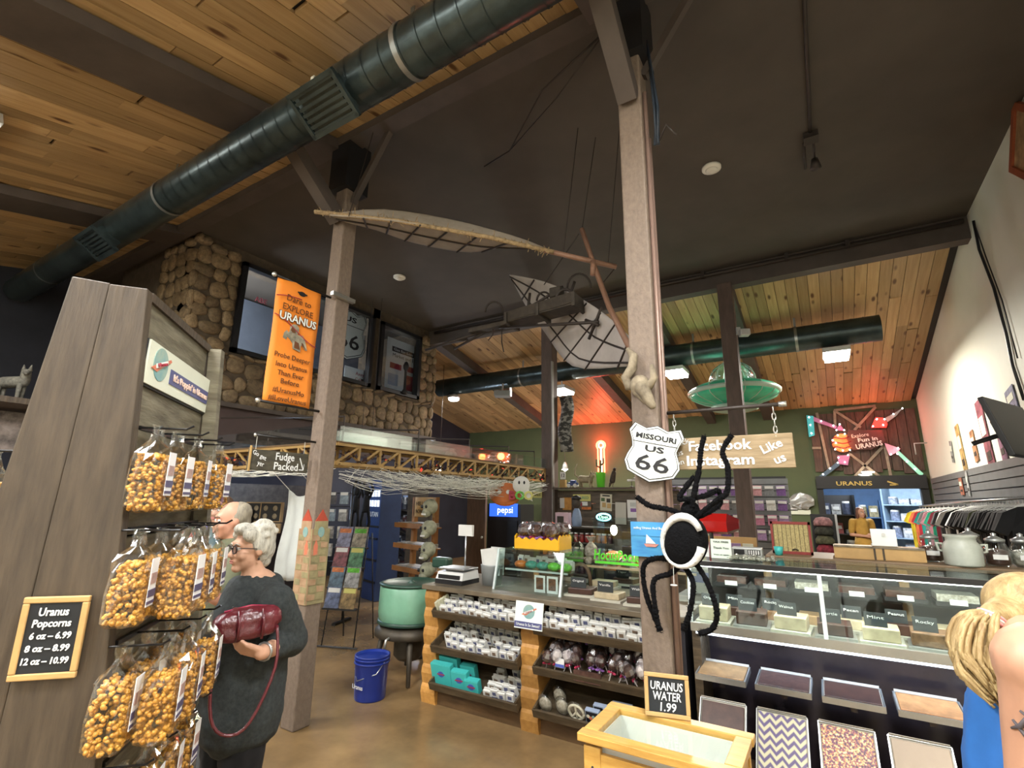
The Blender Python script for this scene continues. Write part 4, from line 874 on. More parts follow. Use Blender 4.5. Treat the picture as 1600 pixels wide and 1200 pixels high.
# little sign on the counter front
c = V((-2.01, CY-.1, .815)); t = thing('counter_sign', 'small white sign with a globe logo clipped to the counter front', 'sign', M=frame(c, (1, 0, 0), (0, .15, 1)))
obj('face', MB().box((0, 0, 0), (.24, .008, .19)), M_sign_w, t); globe_logo(t, Matrix.Translation((0, -.006, .025)), .05); obj('band', MB().box((0, -.006, -.066), (.235, .003, .04)), M_band, t); text('Uranus Is So Sweet!', .028, Matrix.Translation((0, -.009, -.066)), M_sign_w, t, width=.2)
# ================================================================ on the counter
Z0 = CZ
M_blk = mat('plastic_black', (.015, .015, .016), .4, 0, 0); M_wpl = mat('plastic_white', (.62, .62, .6), .4, 0, .03); M_steel = mat('steel', (.5, .52, .53), .3, .9, .05)
p = atZ(700, 912, Z0); t = thing('shop_scale', 'white and black digital shop scale at the counter end', 'scale', (-2.93, 3.82, Z0), 0)
obj('base', MB().box((0, 0, .02), (.3, .26, .04)), M_blk, t); b = MB(); b.add([(-.15, -.13, .03), (.15, -.13, .03), (.15, .13, .03), (-.15, .13, .03), (-.14, -.1, .1), (.14, -.1, .1), (.14, .12, .11), (-.14, .12, .11)], [(0, 1, 5, 4), (1, 2, 6, 5), (2, 3, 7, 6), (3, 0, 4, 7), (4, 5, 6, 7)]); obj('body', b, M_wpl, t)
obj('display', MB().box((0, -.122, .062), (.24, .008, .035), Matrix.Rotation(0, 4, 'X')), M_blk, t); obj('pan', MB().box((0, .01, .125), (.29, .22, .015)), M_steel, t, bevel=.004)
obj('pole', MB().tube([(0, .11, .1), (0, .11, .42)], .007), M_steel, t, True); obj('display_head', MB().box((0, .11, .45), (.16, .03, .1)), M_wpl, t)
t = thing('bag_tub', 'grey tub full of white paper bags beside the scale', 'tub', (-2.62, 3.92, Z0), .1)
obj('tub', MB().lathe([(.085, 0), (.1, .16), (.103, .17), (.095, .17), (.08, .01)], 24), mat('tub_grey', (.28, .3, .3), .4, .2, .05), t, True)
for k in range(7): obj('paper_bag', MB().box((0, 0, .12), (.13, .004, .22)), mat('paper_white', (.6, .6, .57), .7, 0, .05), t, loc=(rr(-.04, .04), -.05+.018*k, .06+rr(0, .03)), rot=(rr(-.2, .1), rr(-.35, .2), rr(-.3, .3)))
# glass display box
gx, gy = -2.16, 3.98; GW, GD, GH = .62, .4, .32
t = thing('glass_display_box', 'clear glass display box on the counter with candy bags inside', 'display box', (gx, gy, Z0))
M_gl = glass('case_glass', (.9, .96, .95), .09)
obj('front_pane', MB().add([(-GW/2, -GD/2-.06, 0), (GW/2, -GD/2-.06, 0), (GW/2, -GD/2+.02, GH), (-GW/2, -GD/2+.02, GH), (-GW/2, -GD/2-.055, 0), (GW/2, -GD/2-.055, 0), (GW/2, -GD/2+.025, GH), (-GW/2, -GD/2+.025, GH)], [(0, 1, 2, 3), (7, 6, 5, 4), (0, 4, 5, 1), (3, 2, 6, 7), (0, 3, 7, 4), (1, 5, 6, 2)]), M_gl, t)
obj('top_pane', MB().box((0, .02, GH), (GW, GD-.02, .008)), M_gl, t)
for q in (-1, 1): obj('side_pane', MB().box((q*GW/2, .0, GH/2), (.006, GD, GH)), M_gl, t); obj('corner_post', MB().bar((q*GW/2, -GD/2-.055, 0), (q*GW/2, -GD/2+.02, GH), .018, .018), mat('post_pale', (.55, .62, .62), .3, .4, 0), t)
obj('inner_shelf', MB().box((0, .05, .15), (GW-.02, GD-.12, .006)), M_gl, t); obj('shelf_edge', MB().box((0, -.09, .15), (GW-.02, .008, .014)), mat('post_pale'  , (.5, .5, .5)), t)
M_or2, M_gr2, M_tl2 = mat('candy_orange', (.7, .2, .04), .4, 0, .3, 40), mat('candy_green', (.16, .62, .06), .4, 0, .3, 40), mat('candy_teal', (.06, .33, .25), .4, 0, .3, 40)
for k, (m, lb) in enumerate(((M_or2, 'orange candy bag inside the glass display box'), (M_tl2, 'teal candy bag at the left inside the glass display box'), (M_tl2, 'teal candy bag in the middle of the glass display box'), (M_gr2, 'bright green candy bag inside the glass display box'), (M_gr2, 'bright green candy bag at the right end of the glass display box'))):
    tag(obj('candy_bag', MB().ell((0, 0, .03), (.06, .05, .035), 12, 7), m, smooth=True, loc=(gx-.22+.11*k, gy+.04, Z0+.152)), lb, 'candy bag')
for k in range(9): put('fudge_packet', pks[k % 3], (gx-.25+.06*k, gy+.1, Z0+.155), (0, 0, rr(-.2, .2)), 'small white packet at the back of the glass display box', 'packet', 'packets in the glass display box')
for k, lb in ((0, 'left white card with a brown photo in the glass box'), (1, 'right white card with a brown photo in the glass box')):
    t = thing('photo_card', lb, 'card', (gx+.08+.115*k, gy-.16, Z0+.001), 0); obj('sheet', MB().box((0, 0, .065), (.1, .004, .13)), M_wpl, t); obj('picture', MB().box((0, -.003, .068), (.065, .002, .09)), mat('photo_brown', (.2, .08, .04), .5, 0, .5, 30), t)
# yellow basket of pops on the glass box
by = mat('basket_yellow', (.75, .4, .015), .45, 0, .05); c = V((gx+.0, gy+.05, Z0+GH+.005))
t = thing('yellow_basket', 'yellow basket heaped with wrapped pops on the glass box', 'basket', tuple(c), 0)
bs = MB(); W2, D2 = .42, .24
for q in (-1, 1):
    poly = [(-W2/2, 0), (W2/2, 0)]+[(W2/2-W2*k/12, .075+(.022 if k % 2 else 0)) for k in range(13)]
    bs = MB().prism(poly, .012, Matrix.Translation((0, q*D2/2-.006, 0))); obj('side', bs, by, t)
    poly = [(-D2/2, 0), (D2/2, 0)]+[(D2/2-D2*k/8, .1+(.022 if k % 2 else 0)) for k in range(9)]
    obj('side', MB().prism(poly, .012, Matrix.Translation((q*W2/2+.006*(q > 0), 0, 0)) @ Matrix.Rotation(math.pi/2, 4, 'Z')), by, t)
obj('floor_board', MB().box((0, 0, .006), (W2, D2, .012)), by, t)
for j in range(4):
    for i in range(8): pop(c+V((-.18+.05*i+rr(-.01, .01), -.08+.055*j, .02)), (rr(-.25, .25), rr(-.25, .25), rr(0, 6)), 'clear wrapped pop standing in the yellow basket', 'wrapped pops in the yellow basket', 1.45)
# fudge slabs with slate tents
M_board = mat('serving_board', (.5, .48, .4), .5, 0, .05)
def slab(label, loc, w_, d, m, word=None, rz=0, tall=.055, sign=True, board=M_board, group='fudge slabs on show'):
    t = thing('fudge_block', label, 'fudge', tuple(loc), rz, group)
    obj('board', MB().box((0, 0, .008), (w_*1.2, d*1.15, .016)), board, t); obj('fudge', MB().box((0, .01, .016+tall/2), (w_, d*.92, tall)), m, t, bevel=.006)
    if sign:
        s = obj('slate_tent', MB().box((-w_*.1, -d*.2, .016+tall+.035), (w_*.62, .006, .075), Matrix.Rotation(-.05, 4, 'X')), mat('tent_slate', (.03, .036, .038), .6, 0, .1), t)
        if word: text(word, .022, Matrix.Translation((-w_*.1, -d*.2-.005+.004*0, .016+tall+.05)), M_chalk, s, width=w_*.45)
    return t
M_f = [mat('fudge_dark', (.07, .032, .022), .4, 0, .2, 20), mat('fudge_tan', (.36, .22, .1), .45, 0, .2, 20), mat('fudge_cream', (.52, .43, .28), .45, 0, .15, 20), mat('fudge_swirl', (.3, .16, .08), .4, 0, .4, 14, (1, 4, 1)), mat('fudge_orange', (.5, .25, .1), .45, 0, .2, 20)]
for k, (px, py, mi_, lb, w1) in enumerate(((905, 932, 0, 'dark fudge slab with slate tent nearest the glass box', 'Original'), (948, 940, 2, 'pale fudge slab with slate tent in the middle of the counter', 'Vanilla'), (1000, 948, 0, 'dark fudge slab behind the centre post edge', 'Walnut'), (975, 915, 0, 'dark fudge slab with tall slate tent at the back of the counter', 'Tiger'), (940, 920, 2, 'nutty cream fudge slab without slate at the back of the counter', None))):
    p = atZ(px, py, Z0); slab(lb, (p.x, max(p.y+.06, 3.74), Z0), .2, .16, M_f[mi_], w1, rr(-.15, .15), .045, w1 is not None)
t = tag(obj('wooden_arch', MB().tube([(-.08+.0*k, 0, 0) if k == 0 else (.09*-math.cos(k*math.pi/12), 0, .06+.13*math.sin(k*math.pi/12)) if k < 12 else (.09, 0, 0) for k in range(13)], .016, 8), mat('arch_brown', (.13, .08, .045), .5), smooth=True, loc=(-1.92, 4.28, Z0)), 'brown arched wooden stand at the back of the counter', 'stand')
# glass screen with upper shelf behind the fudge
t = thing('glass_shelf_screen', 'clear glass screen with an upper shelf behind the counter', 'screen', (-1.4, 4.4, Z0))
obj('pane', MB().box((-.05, -.04, .08), (.95, .006, .15)), M_gl, t); obj('shelf_pane', MB().box((-.05, .1, .17), (1.0, .3, .01)), M_gl, t); obj('shelf_edge', MB().box((-.05, -.05, .17), (1.0, .012, .018)), mat('shelf_edge_tan', (.4, .33, .2), .4), t)
for x in (-.5, -.1, .38): obj('support', MB().box((x, .1, .085), (.012, .2, .17)), M_gl, t)
ZS = Z0+.177
for k in range(7):
    m = (M_film, M_bagw)[k % 2]; x = -1.9+.06*k
    t = thing('candy_bag', 'clear bag of nuts on the left half of the glass shelf, ' + ('nearest the post', 'second', 'third', 'fourth', 'fifth', 'sixth', 'last')[k], 'candy bag', (x, 4.42+.06*(k % 2), ZS)); obj('contents', MB().ell((0, 0, .03), (.035, .03, .035), 10, 7), M_bagw, t, True); obj('film', MB().lathe([(.01, .0), (.04, .012), (.042, .045), (.012, .075), (.03, .1)], 9), M_film, t)
for k in range(5):
    m = mat('wrap_orange', (.8, .27, .05), .4, 0, .2, 30) if k < 2 else mat('wrap_lilac', (.4, .34, .5), .3, 0, .4, 30)
    tag(obj('candy_parcel', MB().ell((0, 0, .04), (.05, .04, .04), 10, 7), m, smooth=True, loc=(-1.42+.09*k, 4.42+.03*(k % 2), ZS)), ('left orange candy parcel on the glass shelf', 'right orange candy parcel on the glass shelf', 'lilac parcel beside the orange ones on the glass shelf', 'middle lilac parcel on the glass shelf', 'lilac parcel nearest the centre post on the glass shelf')[k], 'parcel')
c = V((-1.62, 4.37, ZS+.09)); t = thing('green_script_sign', 'bright green cut-out script reading Hocus Pocus on the glass shelf', 'sign', M=frame(c, (1, 0, 0), (0, 0, 1)))
M_lime = mat('lime_letters', (.13, .75, .05), .5, 0, 0)
text('HocusPocus', .12, Matrix(), M_lime, t, width=.42, bold=.002, ext=.005, shear=.15, split=True); obj('base_bar', MB().box((0, .004, -.06), (.4, .008, .02)), M_lime, t)
# ================================================================ glass fudge case
KX0, KX1 = -.84, 1.72; KW = KX1-KX0
M_alu = mat('brushed_edge', (.42, .42, .38), .35, .7, .08); M_panel = mat('case_panel', (.035, .026, .03), .22, 0, .25, 3, spec=.6); M_led = mat('led_strip', (.75, .87, 1), .5, 0, 0, emit=2.2)
kc = thing('fudge_case', 'long glass fudge case with dark front panel and lit edge', 'display case', (KX0, 3.6, 0))
obj('front_panel', MB().box((KW/2, .32, .43), (KW, .04, .86)), M_panel, kc); obj('end_panel', MB().box((.02, .3, .44), (.05, .55, .86)), M_shelf, kc)
obj('deck', MB().box((KW/2, .34, .875), (KW, .68, .03)), mat('case_deck', (.3, .27, .2), .35, 0, .1), kc); obj('deck_edge', MB().box((KW/2, -.005, .88), (KW, .03, .05)), M_alu, kc)
obj('light_strip', MB().box((KW/2, .012, .843), (KW-.05, .02, .012)), M_led, kc)
area_light('case_strip_light', (KX0+KW/2, 3.63, .83), KW-.1, 4.5, (.5, .68, 1), (math.radians(28), 0, 0), .03)
for k in range(3):
    w_ = KW/3; b = MB().add([(w_*k+.006, 0, .9), (w_*(k+1)-.006, 0, .9), (w_*(k+1)-.006, .05, 1.25), (w_*k+.006, .05, 1.25), (w_*k+.006, .006, .9), (w_*(k+1)-.006, .006, .9), (w_*(k+1)-.006, .056, 1.25), (w_*k+.006, .056, 1.25)], [(0, 1, 2, 3), (7, 6, 5, 4), (0, 4, 5, 1), (3, 2, 6, 7), (0, 3, 7, 4), (1, 5, 6, 2)])
    obj('front_pane', b, M_gl, kc)
for x in (.0, .75, 1.6, KW): obj('mullion', MB().bar((x, -.002, .9), (x, .05, 1.25), .022, .022), mat('mullion_lit', (.6, .68, .7), .4, .2, 0), kc)
obj('top_rail', MB().box((KW/2, .055, 1.265), (KW, .03, .03)), M_blk, kc); obj('top_pane', MB().box((KW/2, .35, 1.272), (KW, .6, .01)), M_gl, kc)
obj('inner_shelf', MB().box((KW/2, .5, 1.08), (KW-.04, .26, .008)), M_gl, kc); obj('back_doors', MB().box((KW/2, .67, 1.07), (KW, .02, .36)), mat('case_back', (.03, .028, .027), .3), kc)
for x in (.42, 1.2, 1.95): obj('inner_post', MB().box((x, .6, 1.07), (.05, .04, .36)), mat('case_wood', (.3, .18, .08), .5), kc)
obj('inner_lamp', MB().box((KW/2, .1, 1.245), (KW-.1, .03, .012)), mat('case_lamp', (1, .97, .9), .5, 0, 0, emit=3), kc)
area_light('case_lamp_light', (KX0+KW/2, 3.72, 1.235), KW-.1, 9, (1, .96, .88), (0, 0, 0), .03)
M_tray = mat('foil_tray', (.42, .43, .42), .35, .6, .1)
WD = ['Original', 'Cookies', 'Walnut', 'Turtle', 'Mint', 'Rocky Road', 'Maple', 'Pecan', 'Peanut Butter', 'Caramel', 'Vanilla']
KP = ['first at the left end of', 'second in', 'third in', 'fourth in', 'fifth in', 'sixth in', 'seventh in', 'eighth in', 'ninth in', 'tenth in', 'last at the right end of']
for k in range(11):
    slab('fudge slab %s the front row of the glass case' % KP[k], (KX0+.12+.225*k, 3.77, .892), .175, .2, M_f[(2, 0, 2, 0, 2, 3, 4, 2, 0, 3, 1)[k]], WD[k] if k != 5 else 'Rocky', rr(-.08, .08), rr(.06, .085), True, M_tray if k % 2 else M_board, 'fudge slabs in the glass case front row')
for k in range(10):
    slab('fudge slab %s the back row inside the glass case' % KP[k], (KX0+.235+.225*k, 3.99, .892), .17, .17, M_f[(0, 3, 1, 2, 0, 2, 4, 0, 2, 1)[k]], WD[(k+4) % 11].split()[0], rr(-.08, .08), rr(.05, .07), k % 3 != 2, M_board, 'fudge slabs in the glass case back row')
for k in range(10):
    t = thing('fudge_tray', 'dark fudge tray %s the inner shelf of the glass case' % KP[k], 'tray', (KX0+.2+.245*k, 4.1, 1.085), 0, 'trays on the inner case shelf')
    obj('pan', MB().box((0, 0, .012), (.21, .2, .024)), M_blk, t); obj('fudge', MB().box((0, 0, .04), (.19, .18, .05)), (M_choc, M_f[0], M_bagw)[k % 3], t); obj('price_tab', MB().box((0, -.105, .025), (.08, .004, .03)), M_wpl, t)
# sheet pans on the sloping ledges under the case
M_pan = mat('sheet_pan', (.55, .56, .54), .3, .8, .1); M_paper = mat('parchment', (.55, .52, .45), .7, 0, .1)
def chevron():
    if 'fudge_chevron' in MATS: return MATS['fudge_chevron']
    m = mat('fudge_chevron', (.55, .52, .36), .4, 0, 0, 4); nt = m.node_tree; L_ = nt.links.new; bs = nt.nodes['Principled BSDF']
    tc = nn(nt, 'ShaderNodeTexCoord'); sx = nn(nt, 'ShaderNodeSeparateXYZ'); L_(tc.outputs['Object'], sx.inputs[0])
    pp = nn(nt, 'ShaderNodeMath', operation='PINGPONG'); pp.inputs[1].default_value = .03; L_(sx.outputs[0], pp.inputs[0])
    ad = nn(nt, 'ShaderNodeMath', operation='MULTIPLY_ADD'); ad.inputs[1].default_value = 1.1; L_(pp.outputs[0], ad.inputs[0]); L_(sx.outputs[1], ad.inputs[2])
    md_ = nn(nt, 'ShaderNodeMath', operation='PINGPONG'); md_.inputs[1].default_value = .022; L_(ad.outputs[0], md_.inputs[0])
    rp = nn(nt, 'ShaderNodeValToRGB'); rp.color_ramp.elements[0].position = .009; rp.color_ramp.elements[1].position = .013; rp.color_ramp.elements[0].color = (.12, .09, .2, 1); rp.color_ramp.elements[1].color = (.58, .55, .36, 1)
    L_(md_.outputs[0], rp.inputs[0]); L_(rp.outputs[0], bs.inputs['Base Color']); return m
M_spr = mat('fudge_sprinkles', (.75, .6, .35), .4, 0, 0, 95, col2=(.06, .03, .05), sharp=(.42, .6))
_e = [n for n in M_spr.node_tree.nodes if n.type == 'VALTORGB'][0].color_ramp.elements
for _p, _c in ((.48, (.3, .04, .12, 1)), (.52, (.65, .25, .04, 1)), (.56, (.2, .35, .12, 1))): _n = _e.new(_p); _n.color = _c; M_mar = mat('fudge_marble', (.6, .55, .42), .4, 0, 0, 22, col2=(.06, .045, .035), sharp=(.44, .52))
def pan(label, x, y, z, w_, d, tilt, m, group):
    t = thing('sheet_pan', label, 'fudge pan', (x, y, z), 0, group); t.rotation_euler = (tilt, 0, rr(-.03, .03)); h = .032
    b = MB().box((0, d/2, .003), (w_, d, .006))
    obj('base', b, M_pan, t)
    for c_, s_ in (((0, 0, h/2), (w_, .006, h)), ((0, d, h/2), (w_, .006, h)), ((-w_/2, d/2, h/2), (.006, d, h)), ((w_/2, d/2, h/2), (.006, d, h))): obj('rim', MB().box(c_, s_), M_pan, t)
    obj('parchment', MB().box((0, d*.55, h*.5+.004), (w_-.01, d*.97, .002)).box((0, d+.004, h*.7), (w_*.96, .004, h*1.3)), M_paper, t)
    obj('fudge', MB().box((0, d/2, h*.55+.006), (w_-.02, d-.025, h*.7)), m, t, bevel=.004)
for k in range(6):
    pan('shallow fudge pan %s the ledge below the case' % KP[k], KX0+.17+.335*k, 3.5, .6, .28, .25, .07, (M_f[1], M_choc, M_f[0], M_f[4], M_mar, M_f[1])[k], 'sheet pans on the upper ledge')
    obj('pan_bracket', MB().box((.17+.335*k, .13, .57), (.03, .34, .02), None), M_panel, kc)
NM = ['plain dark fudge pan', 'fudge pan with purple and cream chevrons', 'fudge pan covered in coloured sprinkles', 'plain beige fudge pan', 'dark brown fudge pan right of the beige one', 'black and cream marbled fudge pan', 'tan fudge pan at the right']
MM = [M_f[0], chevron(), M_spr, mat('fudge_beige', (.42, .33, .24), .5, 0, .05), M_choc, M_mar, M_f[1]]
for k in range(7): pan(NM[k]+' leaning below the case', KX0+.16+.315*k, 3.4, .17, .26, .36, math.radians(52), MM[k], 'fudge pans leaning on the lower ledge')
obj('ledge', MB().box((KW/2, -.1, .09), (KW, .34, .15)), M_plinth, kc); obj('lower_ledge', MB().box((KW/2, -.21, .16), (KW, .03, .05)), M_lath, kc)
# ================================================================ timber worktop behind the case and what stands there
M_ctr2 = mat('worktop_wood', (.24, .155, .085), .45, 0, .2, 4, (.6, 5, 5), .1)
wt = thing('back_counter', 'brown timber counter standing behind the glass case', 'counter', (KX0+.4, 4.62, 0)); WL = KX1-(KX0+.4)-.02
obj('worktop', MB().box((WL/2, 0, 1.265), (WL, .55, .035)), M_ctr2, wt, bevel=.005); obj('body', MB().box((WL/2, .02, .625), (WL-.04, .48, 1.245)), M_cab, wt)
ZW = 1.284
def at_top(px, py, y=4.5): p = atY(px, py, y); return V((p.x, y, ZW))
def jar(label, x, y, h=.17, m=M_choc):
    t = thing('candy_jar', label, 'jar', (x, y, ZW), 0, 'candy jars on the back counter'); s = h/.2
    obj('glass_body', MB().lathe([(.05*s, 0), (.068*s, .02*s), (.07*s, .1*s), (.05*s, .14*s), (.045*s, .15*s)], 20), glass('jar_glass', (.9, .93, .92), .2), t, True)
    obj('candy', MB().lathe([(.045*s, .006), (.062*s, .02*s), (.064*s, .09*s), (.03*s, .105*s), (0, .107*s)], 16), m, t, True)
    obj('lid', MB().lathe([(.05*s, .15*s), (.053*s, .165*s), (.025*s, .18*s), (.012*s, .19*s), (.016*s, .2*s), (0, .21*s)], 18), mat('jar_lid', (.35, .36, .35), .3, .7, 0), t, True)
    obj('label', MB().box((0, -.072*s, .06*s), (.07*s, .003, .03*s)), M_wpl, t)
jar('candy jar with white label left of the milk can', at_top(1462, 880).x, 4.6, .2); jar('candy jar with white label right of the milk can', at_top(1562, 880).x, 4.52, .2); jar('pale candy jar at the right end of the back counter', at_top(1597, 880).x+.03, 4.56, .2, M_bagw); jar('dark candy jar behind the milk can', at_top(1535, 880).x, 4.74, .22)
c = at_top(1509, 890, 4.42); t = thing('milk_can', 'squat white enamel milk can on the back counter', 'milk can', tuple(c))
M_en = mat('white_enamel', (.5, .52, .45), .35, 0, .12, 8, (1, 1, 1), .1)
obj('can', MB().lathe([(.095, 0), (.1, .01), (.1, .1), (.095, .13), (.078, .15), (.078, .17), (.088, .18), (.086, .19), (.07, .18), (.07, .1)], 28), M_en, t, True)
for q in (-1, 1): obj('handle', MB().tube([(q*.095, 0, .13), (q*.125, 0, .135), (q*.12, 0, .09), (q*.1, 0, .085)], .008, 6), M_en, t, True)
# laptop
c = at_top(1387, 868, 4.5); t = thing('laptop', 'open white laptop seen from behind on the wooden crate', 'laptop', (c.x, 4.6, ZW+.085), .0)
obj('lid', MB().box((0, 0, .06), (.15, .006, .12), Matrix.Rotation(-.15, 4, 'X')), mat('laptop_white', (.75, .8, .8), .35, 0, 0), t, bevel=.004); obj('base', MB().box((0, .07, .004), (.15, .13, .008)), MATS['laptop_white'], t); obj('mark', MB().lathe([(0, 0), (.012, 0), (.012, .002)], 12, M=Matrix.Translation((0, -.008, .08)) @ Matrix.Rotation(math.pi/2, 4, 'X')), M_pk, t)
x0, x1 = at_top(1307, 875, 4.45).x, at_top(1447, 880, 4.45).x
t = thing('wooden_crate', 'long low pine crate on the back counter under the laptop', 'crate', ((x0+x1)/2, 4.58, ZW)); w_ = x1-x0
for q in (-1, 1): obj('side', MB().box((0, q*.12, .04), (w_, .015, .08)), M_maple, t); obj('end', MB().box((q*w_/2, 0, .04), (.015, .25, .08)), M_maple, t)
obj('rough_top', MB().box((0, -.12, .083), (w_+.01, .03, .012)), M_bone, t); obj('lid', MB().box((0, 0, .077), (w_, .24, .012)), M_maple, t)
for x in (-.02, .03): obj('batten', MB().box((x, -.13, .04), (.012, .008, .08)), M_rust, t)
# red framed board
x0, x1 = at_top(1208, 875).x, at_top(1272, 875).x; w_ = x1-x0
t = thing('framed_mesh_board', 'red framed tan mesh board standing on the back counter', 'board', ((x0+x1)/2, 4.55, ZW)); h = .24
obj('mesh', MB().box((0, 0, h/2), (w_-.02, .01, h-.02)), mat('woven_tan', (.5, .4, .17), .7, 0, .25, 120), t)
for c_, s_ in (((0, 0, .01), (w_, .02, .02)), ((0, 0, h-.01), (w_, .02, .02)), ((-w_/2+.008, 0, h/2), (.016, .02, h)), ((w_/2-.008, 0, h/2), (.016, .02, h))): obj('frame_rail', MB().box(c_, s_), mat('frame_red', (.22, .03, .025), .5, 0, 0), t)
for k in range(9): obj('mesh_wire', MB().box((-w_/2+.02+(w_-.04)*k/8, -.008, h/2), (.002, .003, h-.03)), M_rust, t)
obj('latch', MB().tube([(.0, -.012, .03), (.02, -.02, .04), (.04, -.012, .03)], .004, 6), M_blk, t, True)
c = at_top(1217, 878, 4.32); tag(obj('teal_cup', MB().lathe([(.025, 0), (.033, .06), (.03, .06), (.022, .004)], 18), M_teal, smooth=True, loc=(c.x, 4.4, ZW)), 'small teal cup left of the mesh board', 'cup')
# on the glass top of the case
ZG = 1.278
def cardt(name, label, px, py, w_, h, y, m=M_wpl, lines=()):
    c_ = atY(px, py, y); t = thing(name, label, 'card', (c_.x, y, ZG), .05); obj('sheet', MB().box((0, 0, h/2), (w_, .004, h), Matrix.Rotation(-.1, 4, 'X')), m, t)
    for s, z, hh in lines: text(s, hh, Matrix.Translation((0, -.006+.1*z, z)), M_ink, t, width=w_*.75)
    return t
M_note = mat('notice_pale', (.58, .66, .56), .6, 0, .03)
cardt('notice_card', 'large pale green notice card standing on the glass case', 1128, 877, .135, .13, 3.92, M_note, (('TAX FREE', .11, .016), ('Thank You', .07, .02), ('Visit us again', .025, .012)))
cardt('notice_card', 'narrow white price card beside the spider on the glass case', 1101, 880, .07, .13, 3.98, M_wpl, (('FUDGE', .1, .014), ('4 for 3', .04, .014)))
c = atY(1168, 868, 4.1); t = thing('cash_radio', 'grey desktop receipt unit with black buttons on the glass case', 'receipt printer', (c.x, 4.12, ZG), .05)
obj('body', MB().box((0, 0, .035), (.2, .12, .07)), M_pk3 if False else M_tray, t, bevel=.006); obj('screen', MB().box((-.05, -.062, .04), (.07, .004, .035)), M_blk, t); obj('keys', MB().box((.045, -.062, .04), (.08, .004, .035)), M_blk, t)
for k in range(5): obj('key', MB().box((.015+.015*k, -.066, .04), (.008, .003, .028)), M_wpl, t)
for k in range(26):
    me = MB().ell((0, 0, .012), (.02, .012, .012), 8, 5).box((.024, 0, .012), (.012, .018, .004)).box((-.024, 0, .012), (.012, .018, .004)) if k == 0 else None
    if me: sw = me.mesh('wrapped_sweet'); sw.materials.append(mat('sweet_wrap', (.5, .5, .42), .25, .2, 0, 40, col2=(.06, .07, .04), rnd=.3))
    put('wrapped_sweet', sw, (atY(1178, 875, 3.98).x-.13+.028*(k % 10), 3.9+.045*(k//10)+rr(-.01, .01), ZG+.012*(k % 2)*(k//10 == 1)), (0, 0, rr(0, 3)), 'small foil wrapped sweet in the pile on the glass case', 'sweet', 'wrapped sweets piled on the glass case')
# small appliance left of the case (white box behind spider)
t = thing('cash_register', 'beige till with sloping screen behind the spider', 'till', (atY(1100, 900, 4.5).x, 4.66, CZ), 0)
obj('body', MB().box((0, 0, .1), (.3, .26, .2)), mat('till_beige', (.3, .29, .24), .5, 0, .05), t, bevel=.01); obj('screen', MB().box((-.02, -.135, .13), (.2, .006, .08)), M_pk2, t); obj('stand', MB().box((0, .05, .215), (.2, .12, .03)), M_blk, t)
obj('till_table', MB().box((0, 0, -.02), (.42, .4, .03)), M_shelf, t); obj('till_leg', MB().box((0, .12, -.48), (.36, .06, .9)), M_shelf, t)
# ================================================================ water chest in front of the centre post
bx0, bx1, by0, by1, bz = -.92, -.37, 2.06, 2.4, .75
M_chest = mat('varnished_pine', (.55, .33, .085), .35, 0, .2, 5, (1, 6, 6), .08, (.36, .19, .04))
t = thing('water_chest', 'varnished pine drinks chest with a clear lid opening', 'chest', ((bx0+bx1)/2, (by0+by1)/2, 0)); W_, D_ = bx1-bx0, by1-by0
obj('front', MB().box((0, -D_/2+.012, bz/2-.02), (W_-.08, .02, bz-.06)), M_chest, t); obj('back', MB().box((0, D_/2-.012, bz/2-.02), (W_-.08, .02, bz-.06)), M_chest, t)
for q in (-1, 1): obj('side', MB().box((q*(W_/2-.012), 0, bz/2-.02), (.02, D_-.05, bz-.06)), M_chest, t)
for q in (-1, 1):
    for r_ in (-1, 1):
        s = obj('corner_stile', MB().box((q*(W_/2-.03), r_*(D_/2-.01), bz/2-.015), (.07, .025, bz-.03)), M_chest, t, bevel=.004)
        if r_ < 0:
            for z in (.66, .6, .5): obj('nail', MB().ell((q*(W_/2-.03)+.01, -D_/2-.023, z), .005, 8, 5), M_blk, s)
fw_ = .06
for c_, s_ in (((0, -D_/2+fw_/2-.02, bz), (W_+.05, fw_, .03)), ((0, D_/2-fw_/2+.02, bz), (W_+.05, fw_, .03)), ((-W_/2+fw_/2-.02, 0, bz), (fw_, D_-.08, .03)), ((W_/2-fw_/2+.02, 0, bz), (fw_, D_-.08, .03))): obj('lid_rail', MB().box(c_, s_), M_chest, t, bevel=.004)
M_lin = mat('white_liner', (.72, .73, .7), .4, 0, .02)
obj('liner', MB().box((0, 0, .45), (W_-.06, D_-.06, .01)).box((0, D_/2-.04, .6), (W_-.06, .008, .28)).box((0, -D_/2+.04, .6), (W_-.06, .008, .28)).box((-W_/2+.04, 0, .6), (.008, D_-.06, .28)).box((W_/2-.04, 0, .6), (.008, D_-.06, .28)), M_lin, t)
obj('lid_pane', MB().box((0, 0, bz+.002), (W_-.06, D_-.06, .006)), glass('chest_glass', (.95, .97, .95), .05), t)
c = atY(1044, 1105, by1-.01)
slate_sign('price_slate', 'framed slate reading Uranus Water 1.99 standing on the chest', frame((c.x, by1-.02, bz+.016+.083), (.97, .24, 0), (0, .12, 1)), .185, .165, [('URANUS', .27, .2, .72), ('WATER', .27, -.03, .62), ('1.99', .27, -.27, .36)], .012, .017)
